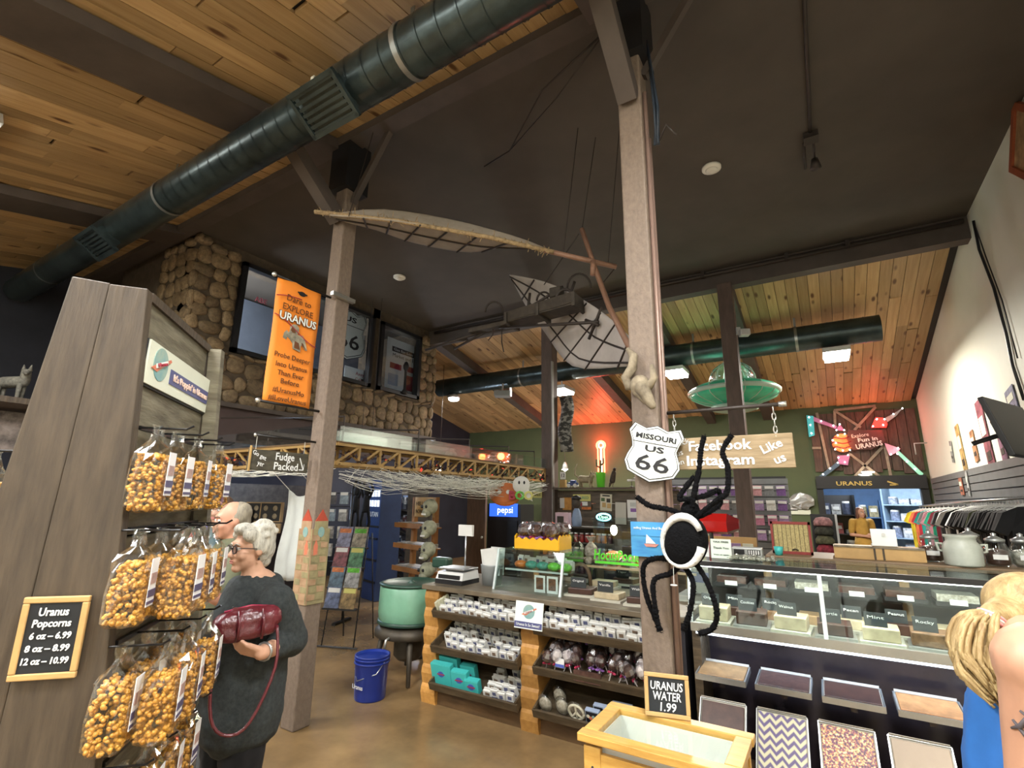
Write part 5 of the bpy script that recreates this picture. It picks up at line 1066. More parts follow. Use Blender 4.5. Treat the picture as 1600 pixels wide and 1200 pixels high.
# ================================================================ old washer, bucket
c = V((-3.62, 3.98, 0)); t = thing('wringer_washer', 'green enamel wringer washer tub on an iron stand', 'washing machine', tuple(c))
M_grn = mat('green_enamel', (.17, .36, .24), .3, 0, .1, 5); M_grnd = mat('green_enamel_dark', (.03, .07, .05), .35, 0, .1); M_iron = mat('cast_iron', (.09, .075, .055), .55, .4, .2, 10)
R1 = .31
obj('tub', MB().lathe([(.0, .5), (R1-.03, .5), (R1-.01, .52), (R1, .6), (R1-.005, .82), (R1-.02, .84), (R1-.035, .83), (R1-.04, .55), (0, .54)], 36), M_grn, t, True)
obj('tub_rim', MB().lathe([(R1-.045, .835), (R1-.0, .84), (R1+.006, .855), (R1-.03, .865), (R1-.05, .85)], 36), M_grnd, t, True); obj('tub_base', MB().lathe([(R1-.02, .49), (R1+.005, .5), (R1-.0, .53)], 36), M_grnd, t, True)
obj('agitator', MB().lathe([(.06, .55), (.04, .7), (.03, .83), (.05, .85), (.0, .88)], 16), M_grnd, t, True)
obj('stand_ring', MB().lathe([(R1-.04, .37), (R1+.02, .39), (R1+.02, .44), (R1-.06, .5), (R1-.1, .45)], 32), M_iron, t, True)
for k in range(4):
    a = math.pi/4+k*math.pi/2; obj('leg', MB().tube([(.24*math.cos(a), .24*math.sin(a), .42), (.29*math.cos(a), .29*math.sin(a), .2), (.33*math.cos(a), .33*math.sin(a), .012)], [.03, .024, .018], 8), M_iron, t, True)
obj('gear_box', MB().lathe([(.1, .16), (.14, .2), (.14, .34), (.1, .4)], 16), M_iron, t, True)
obj('drain_tap', MB().tube([(.05, -.3, .42), (.05, -.36, .4), (.05, -.37, .33)], .012, 8), M_brass, t, True)
obj('wringer_column', MB().tube([(.3, .12, .3), (.34, .14, .7), (.34, .14, 1.02)], [.05, .045, .04], 12), M_grnd, t, True); obj('wringer_head', MB().box((.28, .12, 1.05), (.2, .1, .1)), M_grnd, t, bevel=.02)
c = V((-3.52, 3.42, 0)); t = thing('blue_bucket', 'dark blue plastic bucket on the floor below the washer tap', 'bucket', tuple(c))
M_bb = mat('bucket_blue', (.012, .03, .22), .35, 0, .05)
obj('pail', MB().lathe([(.125, 0), (.13, .01), (.145, .33), (.15, .335), (.15, .345), (.138, .345), (.122, .02), (0, .02)], 30), M_bb, t, True)
for z in (.28, .31): obj('rib', MB().lathe([(.142, z), (.152, z+.004), (.152, z+.01), (.143, z+.014)], 30), M_bb, t, True)
obj('bail', MB().tube([(-.148, 0, .3), (-.13, -.07, .22), (0, -.16, .17), (.13, -.07, .22), (.148, 0, .3)], .004, 6), M_steel, t, True)
text('Uranus', .05, Matrix.Translation((.0, -.148, .12)), M_wpl, t, width=.12)
# ================================================================ boarded partition between the back posts
M_bd = mat('partition_board', (.13, .10, .07), .65, 0, .3, 5, (.8, 5, 6), .2); PYB = 7.5
t = bpy.data.objects.new('wall_partition', None); COL.objects.link(t); t['kind'] = 'structure'; t.location = (-3.75, PYB, 0)
for k in range(9): obj('board', MB().box((.98, 0, .1+.205*k), (1.95, .03, .198)), M_bd, t)
obj('cap_shelf', MB().box((.98, -.06, 1.865), (1.97, .26, .03)), M_bd, t)
ZP = 1.882; YP = PYB-.08
def px_top(px): return atY(px, 760, YP).x
t = thing('number_card', 'small white card with the number 12 on the partition shelf', 'card', (px_top(880), YP, ZP)); obj('box', MB().box((0, 0, .06), (.1, .06, .12)), M_lath, t); obj('sheet', MB().box((0, -.01, .19), (.09, .01, .12)), M_wpl, t); text('12', .08, Matrix.Translation((0, -.017, .19)), M_ink, t)
t = thing('toy_car', 'little blue toy car with white wheels on the partition shelf', 'toy car', (px_top(895), YP, ZP))
obj('body', MB().box((0, 0, .055), (.17, .07, .05)).box((.01, 0, .095), (.09, .065, .04)), mat('toy_blue', (.04, .07, .2), .4), t, bevel=.01)
for x in (-.055, .055): obj('wheel', MB().tube([(x, -.045, .03), (x, .045, .03)], .03, 14), M_wpl, t, 'auto')
M_cat = mat('cat_tan', (.34, .28, .18), .8, 0, .2, 20)
x = px_top(914); t = thing('cat_figure', 'tan cat figure with raised tail on the partition shelf', 'figurine', (x, YP, ZP))
obj('body', MB().cap((-.06, 0, .13), (.09, 0, .12), .06, .055).cap((.12, 0, .17), (.13, 0, .18), .045, .04).tube([(.1, 0, .2), (.11, 0, .25), (.125, 0, .2)], [.012, .006, .012], 6).tube([(.14, 0, .2), (.15, 0, .24), (.16, 0, .2)], [.012, .006, .012], 6), M_cat, t, True)
for q, lx in ((-1, -.08), (1, -.07), (-1, .09), (1, .1)): obj('leg', MB().cap((lx, q*.03, .1), (lx+.01, q*.03, .018), .024, .016, 8), M_cat, t, True)
obj('tail', MB().tube([(-.11, 0, .15), (-.17, 0, .2), (-.16, 0, .3), (-.13, 0, .37)], [.014, .013, .011, .007], 8), M_cat, t, True)
t = thing('cactus_pot', 'lime green pot holding a spindly cactus on the partition shelf', 'potted plant', (px_top(939), YP, ZP))
obj('pot', MB().lathe([(.06, 0), (.075, .22), (.078, .23), (.068, .23), (.06, .02)], 22), mat('lime_pot', (.13, .6, .04), .4, 0, .03), t, True)
M_cac = mat('cactus', (.08, .13, .05), .7, 0, .2, 30)
for L in ([(0, 0, .2), (.01, 0, .42)], [(0, 0, .3), (-.06, 0, .33), (-.06, 0, .43)], [(.01, 0, .34), (.05, 0, .37), (.05, 0, .45)]): obj('stem', MB().tube(L, .014, 8), M_cac, t, True)
t = thing('bird_figure', 'dark brown bird of prey figure on the partition shelf', 'figurine', (px_top(957), YP, ZP)); M_bird = mat('bird_brown', (.07, .05, .035), .8, 0, .3, 30)
obj('body', MB().cap((0, 0, .1), (.03, 0, .22), .045, .035).cap((.04, 0, .27), (.045, 0, .275), .026, .024), M_bird, t, True); obj('tail', MB().cap((-.03, 0, .06), (-.05, 0, .015), .022, .012, 8), M_bird, t, True); obj('beak', MB().cap((.06, -.01, .27), (.08, -.015, .258), .009, .003, 8), M_bone, t, True); obj('legs', MB().tube([(.01, 0, .0), (.01, 0, .08)], .008), M_bone, t)
t = thing('gull_figure', 'white gull figure with spread wings at the end of the partition shelf', 'figurine', (px_top(987), YP, ZP)); obj('stand', MB().lathe([(.04, 0), (.03, .01), (.006, .02), (.005, .09)], 12), M_gear, t, True); obj('body', MB().cap((-.05, 0, .1), (.05, 0, .1), .018, .012), M_wpl, t, True)
for q in (-1, 1): obj('wing', MB().add([(0, 0, .105), (.05, 0, .105), (.1+.02*q, -q*.06, .14), (.13, -q*.14, .12), (.06, -q*.09, .135), (0, 0, .112), (.05, 0, .112)], [(0, 1, 2, 4), (2, 3, 4), (5, 4, 2, 6)]), M_wpl, t)
# posters on the partition
def poster(name, label, px, py, w_, h, m, y=PYB-.03, cat='poster', roll=0, bits=()):
    t = thing(name, label, cat, M=frame(atY(px, py, y), (1, 0, 0), (0, 0, 1)) @ Matrix.Rotation(roll, 4, 'Y')); obj('sheet', MB().box((0, 0, 0), (w_, .008, h)), m, t)
    for c_, s_, mm in bits: obj('print', MB().box((c_[0], -.006, c_[1]), (s_[0], .004, s_[1])), mm, t)
    return t
M_yel = mat('plaque_yellow', (.55, .52, .16), .6, 0, .05)
t = poster('yellow_plaque', 'yellow plaque with green lettering on the boarded partition', 909, 778, .3, .11, M_yel, cat='sign'); text('SECURED', .06, Matrix.Translation((0, -.006, .0)), M_tl2, t, width=.24)
poster('mushroom_poster', 'cream poster with mushrooms on the boarded partition', 947, 785, .19, .25, mat('poster_cream', (.55, .5, .38), .6, 0, .05), bits=(((-.05, .04), (.06, .05), M_cac), ((.04, .03), (.06, .06), M_gear), ((-.03, -.04), (.06, .07), M_lath), ((.05, -.05), (.06, .07), M_maple), ((0, .1), (.12, .02), M_ink)), roll=.05)
poster('beige_paper', 'plain beige paper sheet beside the mushroom poster', 970, 802, .17, .32, mat('paper_beige', (.45, .43, .37), .7, 0, .03), y=PYB-.05, roll=.03)
poster('robot_sheet', 'white sheet with a grey drawing next to the centre post', 990, 795, .19, .26, M_wpl, y=PYB-.07, bits=(((0, .06), (.1, .06), M_tray), ((0, -.02), (.09, .05), M_rib2)))
t = poster('red_white_board', 'small red and white board below the yellow plaque', 911, 790, .28, .14, M_bd, y=PYB-.055, cat='board', bits=(((.03, .03), (.1, .06), M_wpl), ((.06, -.04), (.16, .04), M_or2), ((-.04, .02), (.06, .05), M_redink)))
t = thing('wood_slices', 'tan wooden plaque with rough grain beside the back post', 'plaque', M=frame(atY(886, 787, PYB-.03), (1, 0, 0), (0, 0, 1))); obj('slab', MB().box((0, 0, 0), (.16, .02, .2)), M_log, t, bevel=.01); obj('card', MB().box((-.08, -.014, .01), (.08, .004, .16)), M_wpl, t)
c = atY(943, 808, PYB-.14); t = thing('open_neon', 'glowing cyan and green oval shop sign on the partition', 'neon sign', M=frame(c, (1, 0, 0), (0, 0, 1)))
obj('tube', MB().tube([(.11*math.cos(a*math.pi/10), 0, .05*math.sin(a*math.pi/10)) for a in range(21)], .012, 8), mat('neon_cyan', (.3, .9, 1), .4, 0, 0, emit=2.2), t, True); text('Open', .07, Matrix(), mat('neon_green', (.4, 1, .6), .4, 0, 0, emit=2), t, width=.14); obj('backing', MB().box((0, .02, 0), (.25, .01, .13)), M_blk, t)
# shelf unit of jars in front of the partition
t = thing('jar_shelf', 'low dark shelf unit of jars in front of the boarded partition', 'shelf', (-2.95, 6.55, 0))
for z in (.72, .93, 1.12, 1.32): obj('shelf', MB().box((0, 0, z), (1.1, .26, .02)), M_gear, t)
for q in (-1, 1): obj('side', MB().box((q*.55, 0, .67), (.02, .26, 1.34)), M_gear, t)
obj('back', MB().box((0, .13, .67), (1.1, .015, 1.34)), M_gear, t)
jm = [MB().mi(0).lathe([(.03, 0), (.034, .01), (.034, .085), (.026, .1)], 12).mi(1).lathe([(.03, .1), (.03, .122), (0, .122)], 12).mesh('preserve_jar') for _ in range(4)]
for k, me in enumerate(jm):
    me.materials.append((mat('jam_red', (.2, .02, .02), .3), mat('jam_orange', (.42, .14, .02), .3), mat('jam_dark', (.05, .02, .03), .3), mat('jam_green', (.12, .14, .03), .3))[k]); me.materials.append(M_wpl if k % 2 else M_brass); me.polygons.foreach_set('use_smooth', [True]*len(me.polygons))
for r_, z in enumerate((.73, .94, 1.13)):
    for k in range(13): put('preserve_jar', jm[(k//3+r_) % 4], (-3.43+.08*k, 6.46, z), (0, 0, 0), 'small lidded preserve jar on the %s row of the jar shelf' % ('lowest', 'middle', 'top')[r_], 'jar', 'preserve jars, %s row' % ('lowest', 'middle', 'top')[r_])
for k, (px, c_, nm) in enumerate(((880, (.5, .35, .4), 'pink picture box on top of the jar shelf'), (901, (.2, .27, .4), 'blue haired toy figure on top of the jar shelf'))):
    p = atY(px, 800, 6.5); t = thing('shelf_top_item', nm, 'box' if k == 0 else 'toy', (p.x, 6.5, 1.33))
    if k == 0: obj('carton', MB().box((0, 0, .09), (.2, .1, .18)), mat('box_pink', c_, .6), t); obj('picture', MB().box((-.02, -.052, .08), (.1, .004, .1)), M_gear, t)
    else: obj('body', MB().lathe([(.06, 0), (.07, .1), (.05, .2), (.03, .24)], 12), mat('toy_bluegrey', c_, .7), t, True); obj('head', MB().ell((0, 0, .31), (.06, .06, .08), 12, 8), M_gear, t, True); obj('hat', MB().lathe([(.07, .36), (.06, .4), (.0, .42)], 12), M_blk, t, True)
# lit candy bins behind the counter
t = thing('lit_candy_bin', 'brightly lit clear candy bin with two bulbs behind the glass shelf', 'candy bin', (-1.75, 5.05, 0))
obj('cabinet', MB().box((0, 0, .5), (.62, .34, 1.0)), M_cab, t)
for q in (-1, 1): obj('side_pane', MB().box((q*.3, 0, 1.24), (.006, .3, .48)), M_gl, t)
obj('front_pane', MB().box((0, -.15, 1.24), (.6, .006, .48)), M_gl, t); obj('roof', MB().box((0, 0, 1.49), (.62, .32, .02)), M_gl, t)
for x in (-.13, .1): obj('bulb', MB().ell((x, -.02, 1.38), (.035, .035, .05), 12, 8), mat('bulb_warm', (1, .8, .5), .5, 0, 0, emit=40), t, True)
for x, m in ((-.15, M_or2), (.12, mat('candy_cream', (.6, .45, .28), .4, 0, .3, 40))): obj('candy_heap', MB().ell((x, 0, 1.02), (.14, .13, .16), 14, 9), m, t, True)
for k in range(4): tag(obj('gift_bag', MB().lathe([(.03, 0), (.06, .03), (.06, .1), (.015, .15), (.05, .2)], 10), (M_film, M_bagw)[k % 2], loc=(-2.4+.135*k, 4.7, CZ+.2)), ('clear gift bag at the left of the four behind the glass box', 'frosted gift bag second of the four behind the glass box', 'clear gift bag third of the four behind the glass box', 'frosted gift bag last of the four behind the glass box')[k], 'gift bag')
t = tag(obj('bag_riser', MB().box((-2.2, 4.7, CZ+.185), (.6, .2, .02)).box((-2.48, 4.7, CZ+.08), (.02, .2, .2)).box((-1.92, 4.7, CZ+.08), (.02, .2, .2)).box((-2.2, 4.7, CZ-.03), (.62, .25, .04)).box((-2.2, 4.7, .44), (.5, .2, .88)), M_shelf), 'small dark riser carrying the four gift bags', 'riser')
# ================================================================ gift gondola right of the centre post
GY = 9.2
t = thing('slatwall_gondola', 'grey slatwall stand hung with small gifts behind the fudge case', 'display stand', (-1.45, GY, 0)); M_slat = mat('slat_grey', (.14, .145, .145), .5, 0, .1)
for k in range(14): obj('slat', MB().box((0, 0, .72+.1*k), (1.9, .03, .088)), M_slat, t)
obj('base', MB().box((0, 0, .3), (1.9, .3, .6)), M_cab, t); obj('spine', MB().box((0, .03, 1.05), (1.86, .02, 2.1)), M_blk, t)
PC = [('pink', (.55, .2, .32)), ('lilac', (.4, .26, .5)), ('white', (.65, .65, .62)), ('grey', (.2, .21, .22)), ('rose', (.6, .3, .33)), ('purple', (.18, .08, .28))]
gm = []
for n_, c_ in PC:
    b = MB().mi(0).box((0, 0, 0), (.13, .02, .16)); b.mi(1).box((0, -.012, .05), (.12, .004, .04)); me = b.mesh('carded_gift'); me.materials.append(mat('card_'+n_, c_, .45, 0, .2, 30)); me.materials.append(M_wpl); gm.append(me)
for r_ in range(4):
    for k in range(11):
        i = random.randrange(6); put('carded_gift', gm[i], (-2.3+.17*k+rr(-.01, .01), GY-.09-.02*(k % 2), 1.18+.23*r_), (0, rr(-.05, .05), 0), 'small %s carded gift on the %s row of the grey slatwall' % (PC[i][0], ('lowest', 'second', 'third', 'top')[r_]), 'gift card pack', 'carded gifts on the slatwall stand')
for (px, py, m, lb) in ((1150, 735, MATS['card_pink'], 'pink paper pennant high on the slatwall stand'), (1165, 762, M_wpl, 'white cap perched on the slatwall stand')):
    p = atY(px, py, GY-.1); tag(obj('perched_item', MB().ell((0, 0, 0), (.1, .07, .06), 12, 8) if m is M_wpl else MB().prism([(-.1, .06), (.1, .1), (.1, -.1), (0, -.04)], .02), m, smooth=m is M_wpl, loc=p), lb, 'cap' if m is M_wpl else 'pennant')
c = atY(1110, 818, 5.3); t = thing('red_lantern_box', 'glossy red six-sided box on a stand behind the spider', 'box', (c.x, 5.3, 0)); M_rd = mat('glossy_red', (.5, .015, .012), .25, 0, 0)
obj('drum', MB().tube([(-.17, 0, c.z), (.16, 0, c.z)], .1, 6), M_rd, t); obj('nose', MB().tube([(.16, 0, c.z), (.26, 0, c.z)], [.1, .05], 6), mat('red_dark', (.2, .02, .02), .3), t); obj('stand', MB().tube([(0, 0, 0), (0, 0, c.z-.08)], .02).lathe([(.16, 0), (.15, .02), (.02, .03)], 16), M_blk, t)
t = thing('book_rack', 'pale rack of white booklets below the red box', 'rack', (-1.05, 5.95, 0)); obj('frame', MB().box((0, .06, .66), (.75, .02, 1.3)).box((0, -.02, 1.0), (.75, .16, .02)).box((0, -.02, .02), (.75, .2, .04)), M_maple, t)
for k in range(6): tag(obj('booklet', MB().box((0, 0, .12), (.1, .02, .24)), (M_wpl, M_yel, MATS['card_rose'], M_pk, MATS['card_lilac'], M_cream)[k], loc=(-1.35+.12*k, 5.9, 1.012)), '%s booklet standing on the pale rack' % ('white', 'yellow', 'rose', 'greyish', 'lilac', 'cream')[k], 'booklet')
# hats on a dark tower
t = thing('hat_tower', 'black tower of stacked caps behind the mesh board', 'display stand', (-.06, 6.3, 0)); obj('panel', MB().box((0, .06, .78), (.22, .03, 1.56)), M_blk, t); obj('edge', MB().box((.12, .05, .78), (.02, .04, 1.56)), M_wpl, t); obj('foot', MB().box((0, 0, .02), (.26, .3, .04)), M_blk, t)
for k, (n_, c_) in enumerate((('white and black', (.5, .5, .48)), ('grey', (.25, .25, .23)), ('red', (.35, .04, .06)), ('camouflage', (.16, .15, .08)), ('dark olive', (.07, .07, .05)), ('pink', (.6, .3, .3)))):
    z = 1.0+.09*k; h = thing('cap', '%s cap on the black hat tower' % n_, 'cap', (-.06, 6.24, z)); m = mat('cap_'+n_, c_, .8, 0, .35, 25)
    obj('crown', MB().lathe([(.085, 0), (.085, .04), (.06, .075), (0, .085)], 16), m, h, True); obj('brim', MB().prism([(-.08, -.0), (.08, 0), (.06, -.09), (0, -.11), (-.06, -.09)], .008, Matrix.Rotation(-math.pi/2, 4, 'X') @ Matrix.Diagonal((1, 1, -1, 1))), m, h)
# notices on the green wall
t = poster('wall_notice', 'white notice with red lettering on the green wall', 1231, 788, .36, .27, M_wpl, YB-.03, 'notice'); text('NO PETS', .07, Matrix.Translation((0, -.008, .03)), M_redink, t, width=.28); text('Thank you', .05, Matrix.Translation((0, -.008, -.06)), M_ink, t, width=.22)
t = thing('plastic_bag', 'crumpled silver plastic bag pinned to the green wall', 'bag', tuple(atY(1252, 783, YB-.08))); b = MB().ell((0, 0, 0), (.24, .05, .17), 12, 8); b.v = [(x+rr(-.025, .025), y+rr(-.02, .02), z+rr(-.025, .025)) for x, y, z in b.v]; obj('film', b, M_tray, t)
t = poster('wall_paper_strip', 'pale paper strip under the white notice on the green wall', 1246, 800, .5, .1, M_cream, YB-.03, 'paper')
# red neon thermometer
p0, p1 = atY(940, 738, YB-.06), atY(940, 690, YB-.06); t = thing('neon_thermometer', 'glowing red neon thermometer on the green wall', 'neon sign', tuple(p0)); H_ = p1.z-p0.z
M_neon = mat('neon_red', (1, .06, .03), .4, 0, 0, emit=9); M_nw = mat('neon_pink', (1, .45, .35), .4, 0, 0, emit=7)
obj('outer_tube', MB().tube([(-.09, 0, 0), (-.09, 0, H_*.75)]+[(.13*math.cos(a), 0, H_*.88+.12*math.sin(a)) for a in [math.radians(220-28*k) for k in range(10)]]+[(.09, 0, H_*.75), (.09, 0, 0)], .022, 8), M_neon, t, True)
obj('inner_tube', MB().tube([(0, 0, 0), (0, 0, H_*.82)], .026, 8), M_nw, t, True); obj('bulb_ring', MB().tube([(.07*math.cos(a*math.pi/8), 0, H_*.88+.07*math.sin(a*math.pi/8)) for a in range(17)], .016, 8), M_nw, t, True)
lp = bpy.data.lights.new('neon_glow', 'POINT'); lp.energy = 30; lp.color = (1, .06, .03); lp.shadow_soft_size = .15; o = bpy.data.objects.new('neon_glow', lp); COL.objects.link(o); o.location = (p1.x, YB-.35, p1.z)
# black banner beside the back post
t = thing('hanging_flag', 'black and white striped flag hung beside the back post', 'flag', tuple(atY(884, 660, 7.6))); 
nv = 10; vs = []; fs = []
for i in range(nv+1):
    for j in range(5): vs.append((-.12+.06*j+.03*math.sin(i*.8), .03*math.sin(j*1.5+i*.5), .45-.95*i/nv))
for i in range(nv):
    for j in range(4): a = i*5+j; fs.append((a, a+1, a+6, a+5))
o = obj('cloth', MB().add(vs, fs), mat('flag_black', (.05, .05, .048), .8, 0, 0, 7, (1, 1, 2.2), 0, (.3, .3, .28), sharp=(.46, .5)), t, True); o.modifiers.new('s', 'SOLIDIFY').thickness = .006
obj('flag_rod', MB().tube([(-.15, 0, .46), (.15, 0, .46)], .008), M_rod, t)
# ================================================================ doorway, barn boards and right wall
YW = YB-.02
fr_ = bpy.data.objects.new('door_1', None); COL.objects.link(fr_); fr_['kind'] = 'structure'; fr_.location = (DX0, YB, 0)
DW = DX1-DX0
for c_, s_ in (((-.05, -.02, 1.1), (.12, .22, 2.2)), ((DW+.05, -.02, 1.1), (.12, .22, 2.2)), ((DW/2, -.05, 2.13), (DW+.2, .26, .26))): obj('door_frame', MB().box(c_, s_), M_black, fr_)
M_gold = mat('gold_letters', (.5, .36, .1), .4, .3, 0)
text('URANUS', .12, Matrix.Translation((DW*.34, -.19, 2.1)), M_gold, fr_, width=.62, bold=.002, split=True); obj('gold_arrow', MB().bar((DW*.68, -.19, 2.14), (DW*.78, -.19, 2.07), .01, .03).bar((DW*.78, -.19, 2.07), (DW*.7, -.19, 2.07), .01, .02), M_gold, fr_)
for k in range(2): obj('down_light', MB().ell((DW*.5-.05*k, -.2, 2.33-.05*k), (.12, .03, .02), 10, 6), mat('down_light', (1, .93, .8), .5, 0, 0, emit=6), fr_, True)
# room behind the door
M_blue = mat('blue_room_paint', (.05, .12, .26), .6, 0, .1); 
struct('wall_room_back', MB().box((.8, 16.56, 1.4), (4.4, .12, 2.8)), M_blue); struct('wall_room_left', MB().box((-1.46, 14.8, 1.4), (.12, 3.6, 2.8)), M_blue); struct('wall_room_right', MB().box((3.06, 14.8, 1.4), (.12, 3.6, 2.8)), M_blue); struct('ceiling_room', MB().box((.8, 14.8, 2.85), (4.6, 3.7, .1)), M_blue); struct('floor_room', MB().box((1.4, 14.8, -.04), (4.4, 3.6, .09)), M_floor)
area_light('room_lamp_light', (.8, 14.4, 2.7), 1.2, 60, (.75, .87, 1), (0, 0, 0), .5)
t = thing('ceiling_lamp', 'cool white ceiling lamp in the blue room', 'light', (.8, 14.4, 2.74)); obj('housing', MB().box((0, 0, .02), (1.25, .55, .05)), M_hous, t); obj('diffuser', MB().box((0, 0, -.015), (1.2, .5, .02)), M_lamp, t)
def gondola(label, x, y, w_, h, n, rz, cols, depth=.35, items=6, fm=M_gear, gname='goods'):
    t = thing('shelf_unit', label, 'shelf', (x, y, 0), rz); Mr = Matrix.Translation((x, y, 0)) @ Matrix.Rotation(rz, 4, 'Z')
    for q in (-1, 1): obj('upright', MB().box((q*w_/2, 0, h/2), (.04, depth, h)), fm, t)
    obj('back', MB().box((0, depth/2, h/2), (w_, .02, h)), fm, t)
    for k in range(n):
        z = .12+(h-.15)*k/n; obj('shelf', MB().box((0, 0, z), (w_-.04, depth, .025)), fm, t)
        for i in range(items):
            hh = rr(.08, .75*(h-.15)/n); ww = (w_-.08)/items*.86; c_ = random.choice(cols); xx = -w_/2+.04+(w_-.08)*(i+.5)/items
            p = Mr @ V((xx, -.02, z+.013)); o = bpy.data.objects.new('boxed_goods' if i % 3 else 'canister', None); bpy.data.objects.remove(o)
            m = mat('goods_%d' % (hash(c_) % 9973), c_, .5, 0, .35, 18)
            b = MB().mi(0).box((0, 0, hh/2), (ww, .16, hh)).mi(1).box((0, -.082, hh*.6), (ww*.7, .004, hh*.3)) if i % 3 else MB().mi(0).lathe([(ww*.4, 0), (ww*.45, .01), (ww*.45, hh*.85)], 14).mi(1).lathe([(ww*.42, hh*.85), (ww*.4, hh), (0, hh)], 14)
            o = obj('boxed_goods' if i % 3 else 'canister', b, [m, M_wpl], loc=p, rot=(0, 0, rz))
            tag(o, '%s %s on shelf %s of %s' % (('tall' if hh > .17 else 'short'), 'box' if i % 3 else 'canister', ('one', 'two', 'three', 'four', 'five', 'six')[k], gname), 'box' if i % 3 else 'canister', gname)
    return t
gondola('white shelving at the right of the blue room', 1.75, 15.6, 1.1, 2.1, 5, -.5, [(.6, .62, .65), (.45, .5, .6), (.3, .35, .5)], .4, 4, mat('blue_white_shelf', (.3, .42, .55), .5), 'the white blue-room shelving')
gondola('black shelving with caps at the left of the blue room', .05, 14.6, .95, 1.9, 4, .1, [(.5, .5, .5), (.4, .1, .1), (.1, .12, .2)], .35, 4, M_blk, 'the black blue-room shelving')
gondola('blue shelving on the back wall of the blue room', .55, 16.25, 1.2, 1.8, 4, 0, [(.5, .55, .6), (.2, .3, .45), (.4, .35, .2)], .35, 5, M_blue, 'the back blue-room shelving')
# barn boards over the door
bw0, bw1, bz0, bz1 = -.14, 1.74, 2.28, 3.62
t = thing('barn_door_panel', 'weathered barn board panel with crossed battens above the doorway', 'panel', (bw0, YB-.03, bz0)); M_barn = mat('barn_board', (.11, .07, .05), .8, 0, .35, 5, (5, 5, .8), .3, (.05, .03, .025)); n = 11; bwid = (bw1-bw0)/n
for k in range(n): d_ = rr(0, .12); obj('plank', MB().box((bwid*(k+.5), 0, (bz1-bz0-d_)/2+d_), (bwid-.01, .03+rr(0, .008), bz1-bz0-d_)), M_barn, t)
M_bat = mat('batten_grey', (.30, .25, .18), .7, 0, .2, 8)
def ploc(px, py, y=YB-.07): p = atY(px, py, y); return V((p.x-bw0, p.y-(YB-.03), p.z-bz0))
for a, b_ in (((1303, 641), (1368, 634)), ((1303, 641), (1345, 668)), ((1368, 636), (1335, 672)), ((1304, 642), (1305, 665)), ((1336, 744), (1382, 695)), ((1326, 708), (1375, 745)), ((1336, 747), (1394, 747)), ((1382, 695), (1392, 745)), ((1269, 700), (1283, 700)), ((1276, 645), (1296, 735))): obj('batten', MB().bar(ploc(*a), ploc(*b_), .05, .02, (0, -1, 0)), M_bat, t)
# light-up planet sign
YN = YB-.16
c = atY(1330, 690, YN); t = thing('lit_planet_sign', 'light-up sign of an orange planet with coloured arms reading Explore Fun in Uranus', 'sign', tuple(c))
def nl(px, py, dy=0): return atY(px, py, YN+dy)-c
def plate(pts, m, name, dy=0, th=.03): b = MB(); P = [nl(a, q, dy) for a, q in pts]; n_ = len(P); b.add([tuple(p) for p in P]+[(p.x, p.y+th, p.z) for p in P], [tuple(range(n_)), tuple(range(2*n_-1, n_-1, -1))]+[(i, i+n_, (i+1) % n_+n_, (i+1) % n_) for i in range(n_)]); return obj(name, b, m, t)
E1 = .35
M_pl1, M_pl2, M_pl3, M_pl4, M_pl5, M_pl6 = mat('lit_orange', (.85, .2, .05), .5, 0, .3, 9, emit=E1), mat('lit_teal', (.03, .3, .32), .5, 0, 0, emit=.15), mat('lit_red', (.85, .03, .02), .5, 0, 0, emit=.6), mat('lit_pink', (.7, .25, .32), .5, 0, 0, emit=.2), mat('lit_mint', (.25, .6, .42), .5, 0, 0, emit=.2), mat('lit_mauve', (.3, .1, .2), .5, 0, 0, emit=.1)
ctr = nl(1316, 692); R_ = .2; obj('planet', MB().ell(ctr, (R_*.95, .06, R_), 24, 14), M_pl1, t, True)
for z in (-.1, 0, .1): obj('planet_band', MB().tube([ctr+V((R_*.95*math.cos(a*math.pi/10)*math.sqrt(1-(z/R_)**2), -.065*math.sin(a*math.pi/10)-.005, z+.02*math.sin(a))) for a in range(11)], .012, 6), mat('band_maroon', (.15, .02, .03), .5), t, True)
plate([(1325, 672), (1378, 672), (1384, 690), (1362, 702), (1333, 703), (1322, 690)], mat('plaque_maroon', (.09, .035, .03), .6), 'plaque', -.05)
Mp = Matrix.Translation(nl(1354, 689, -.06)); text('Explore', .11, Mp @ Matrix.Translation((-.1, -.01, .12)) @ Matrix.Rotation(-.1, 4, 'Y'), M_chalk, t, width=.3); text('Fun in', .11, Mp @ Matrix.Translation((.02, -.01, .03)) @ Matrix.Rotation(-.1, 4, 'Y'), M_chalk, t, width=.34, bold=.003); text('URANUS', .14, Mp @ Matrix.Translation((.03, -.01, -.09)) @ Matrix.Rotation(-.14, 4, 'Y'), M_chalk, t, width=.46, bold=.003)
plate([(1260, 649), (1271, 650), (1273, 680), (1264, 683)], M_pl2, 'hammer_head'); plate([(1271, 651), (1308, 666), (1306, 670), (1271, 658)], M_pl6, 'hammer_shaft'); plate([(1306, 672), (1312, 662), (1320, 673)], M_pl6, 'collar')
plate([(1361, 668), (1368, 652), (1380, 653), (1387, 662), (1385, 668)], M_pl3, 'red_lips', -.02); plate([(1383, 653), (1398, 645), (1411, 637), (1400, 650), (1386, 660)], mat('lit_grey', (.2, .22, .2), .5, 0, 0, emit=.1), 'wand')
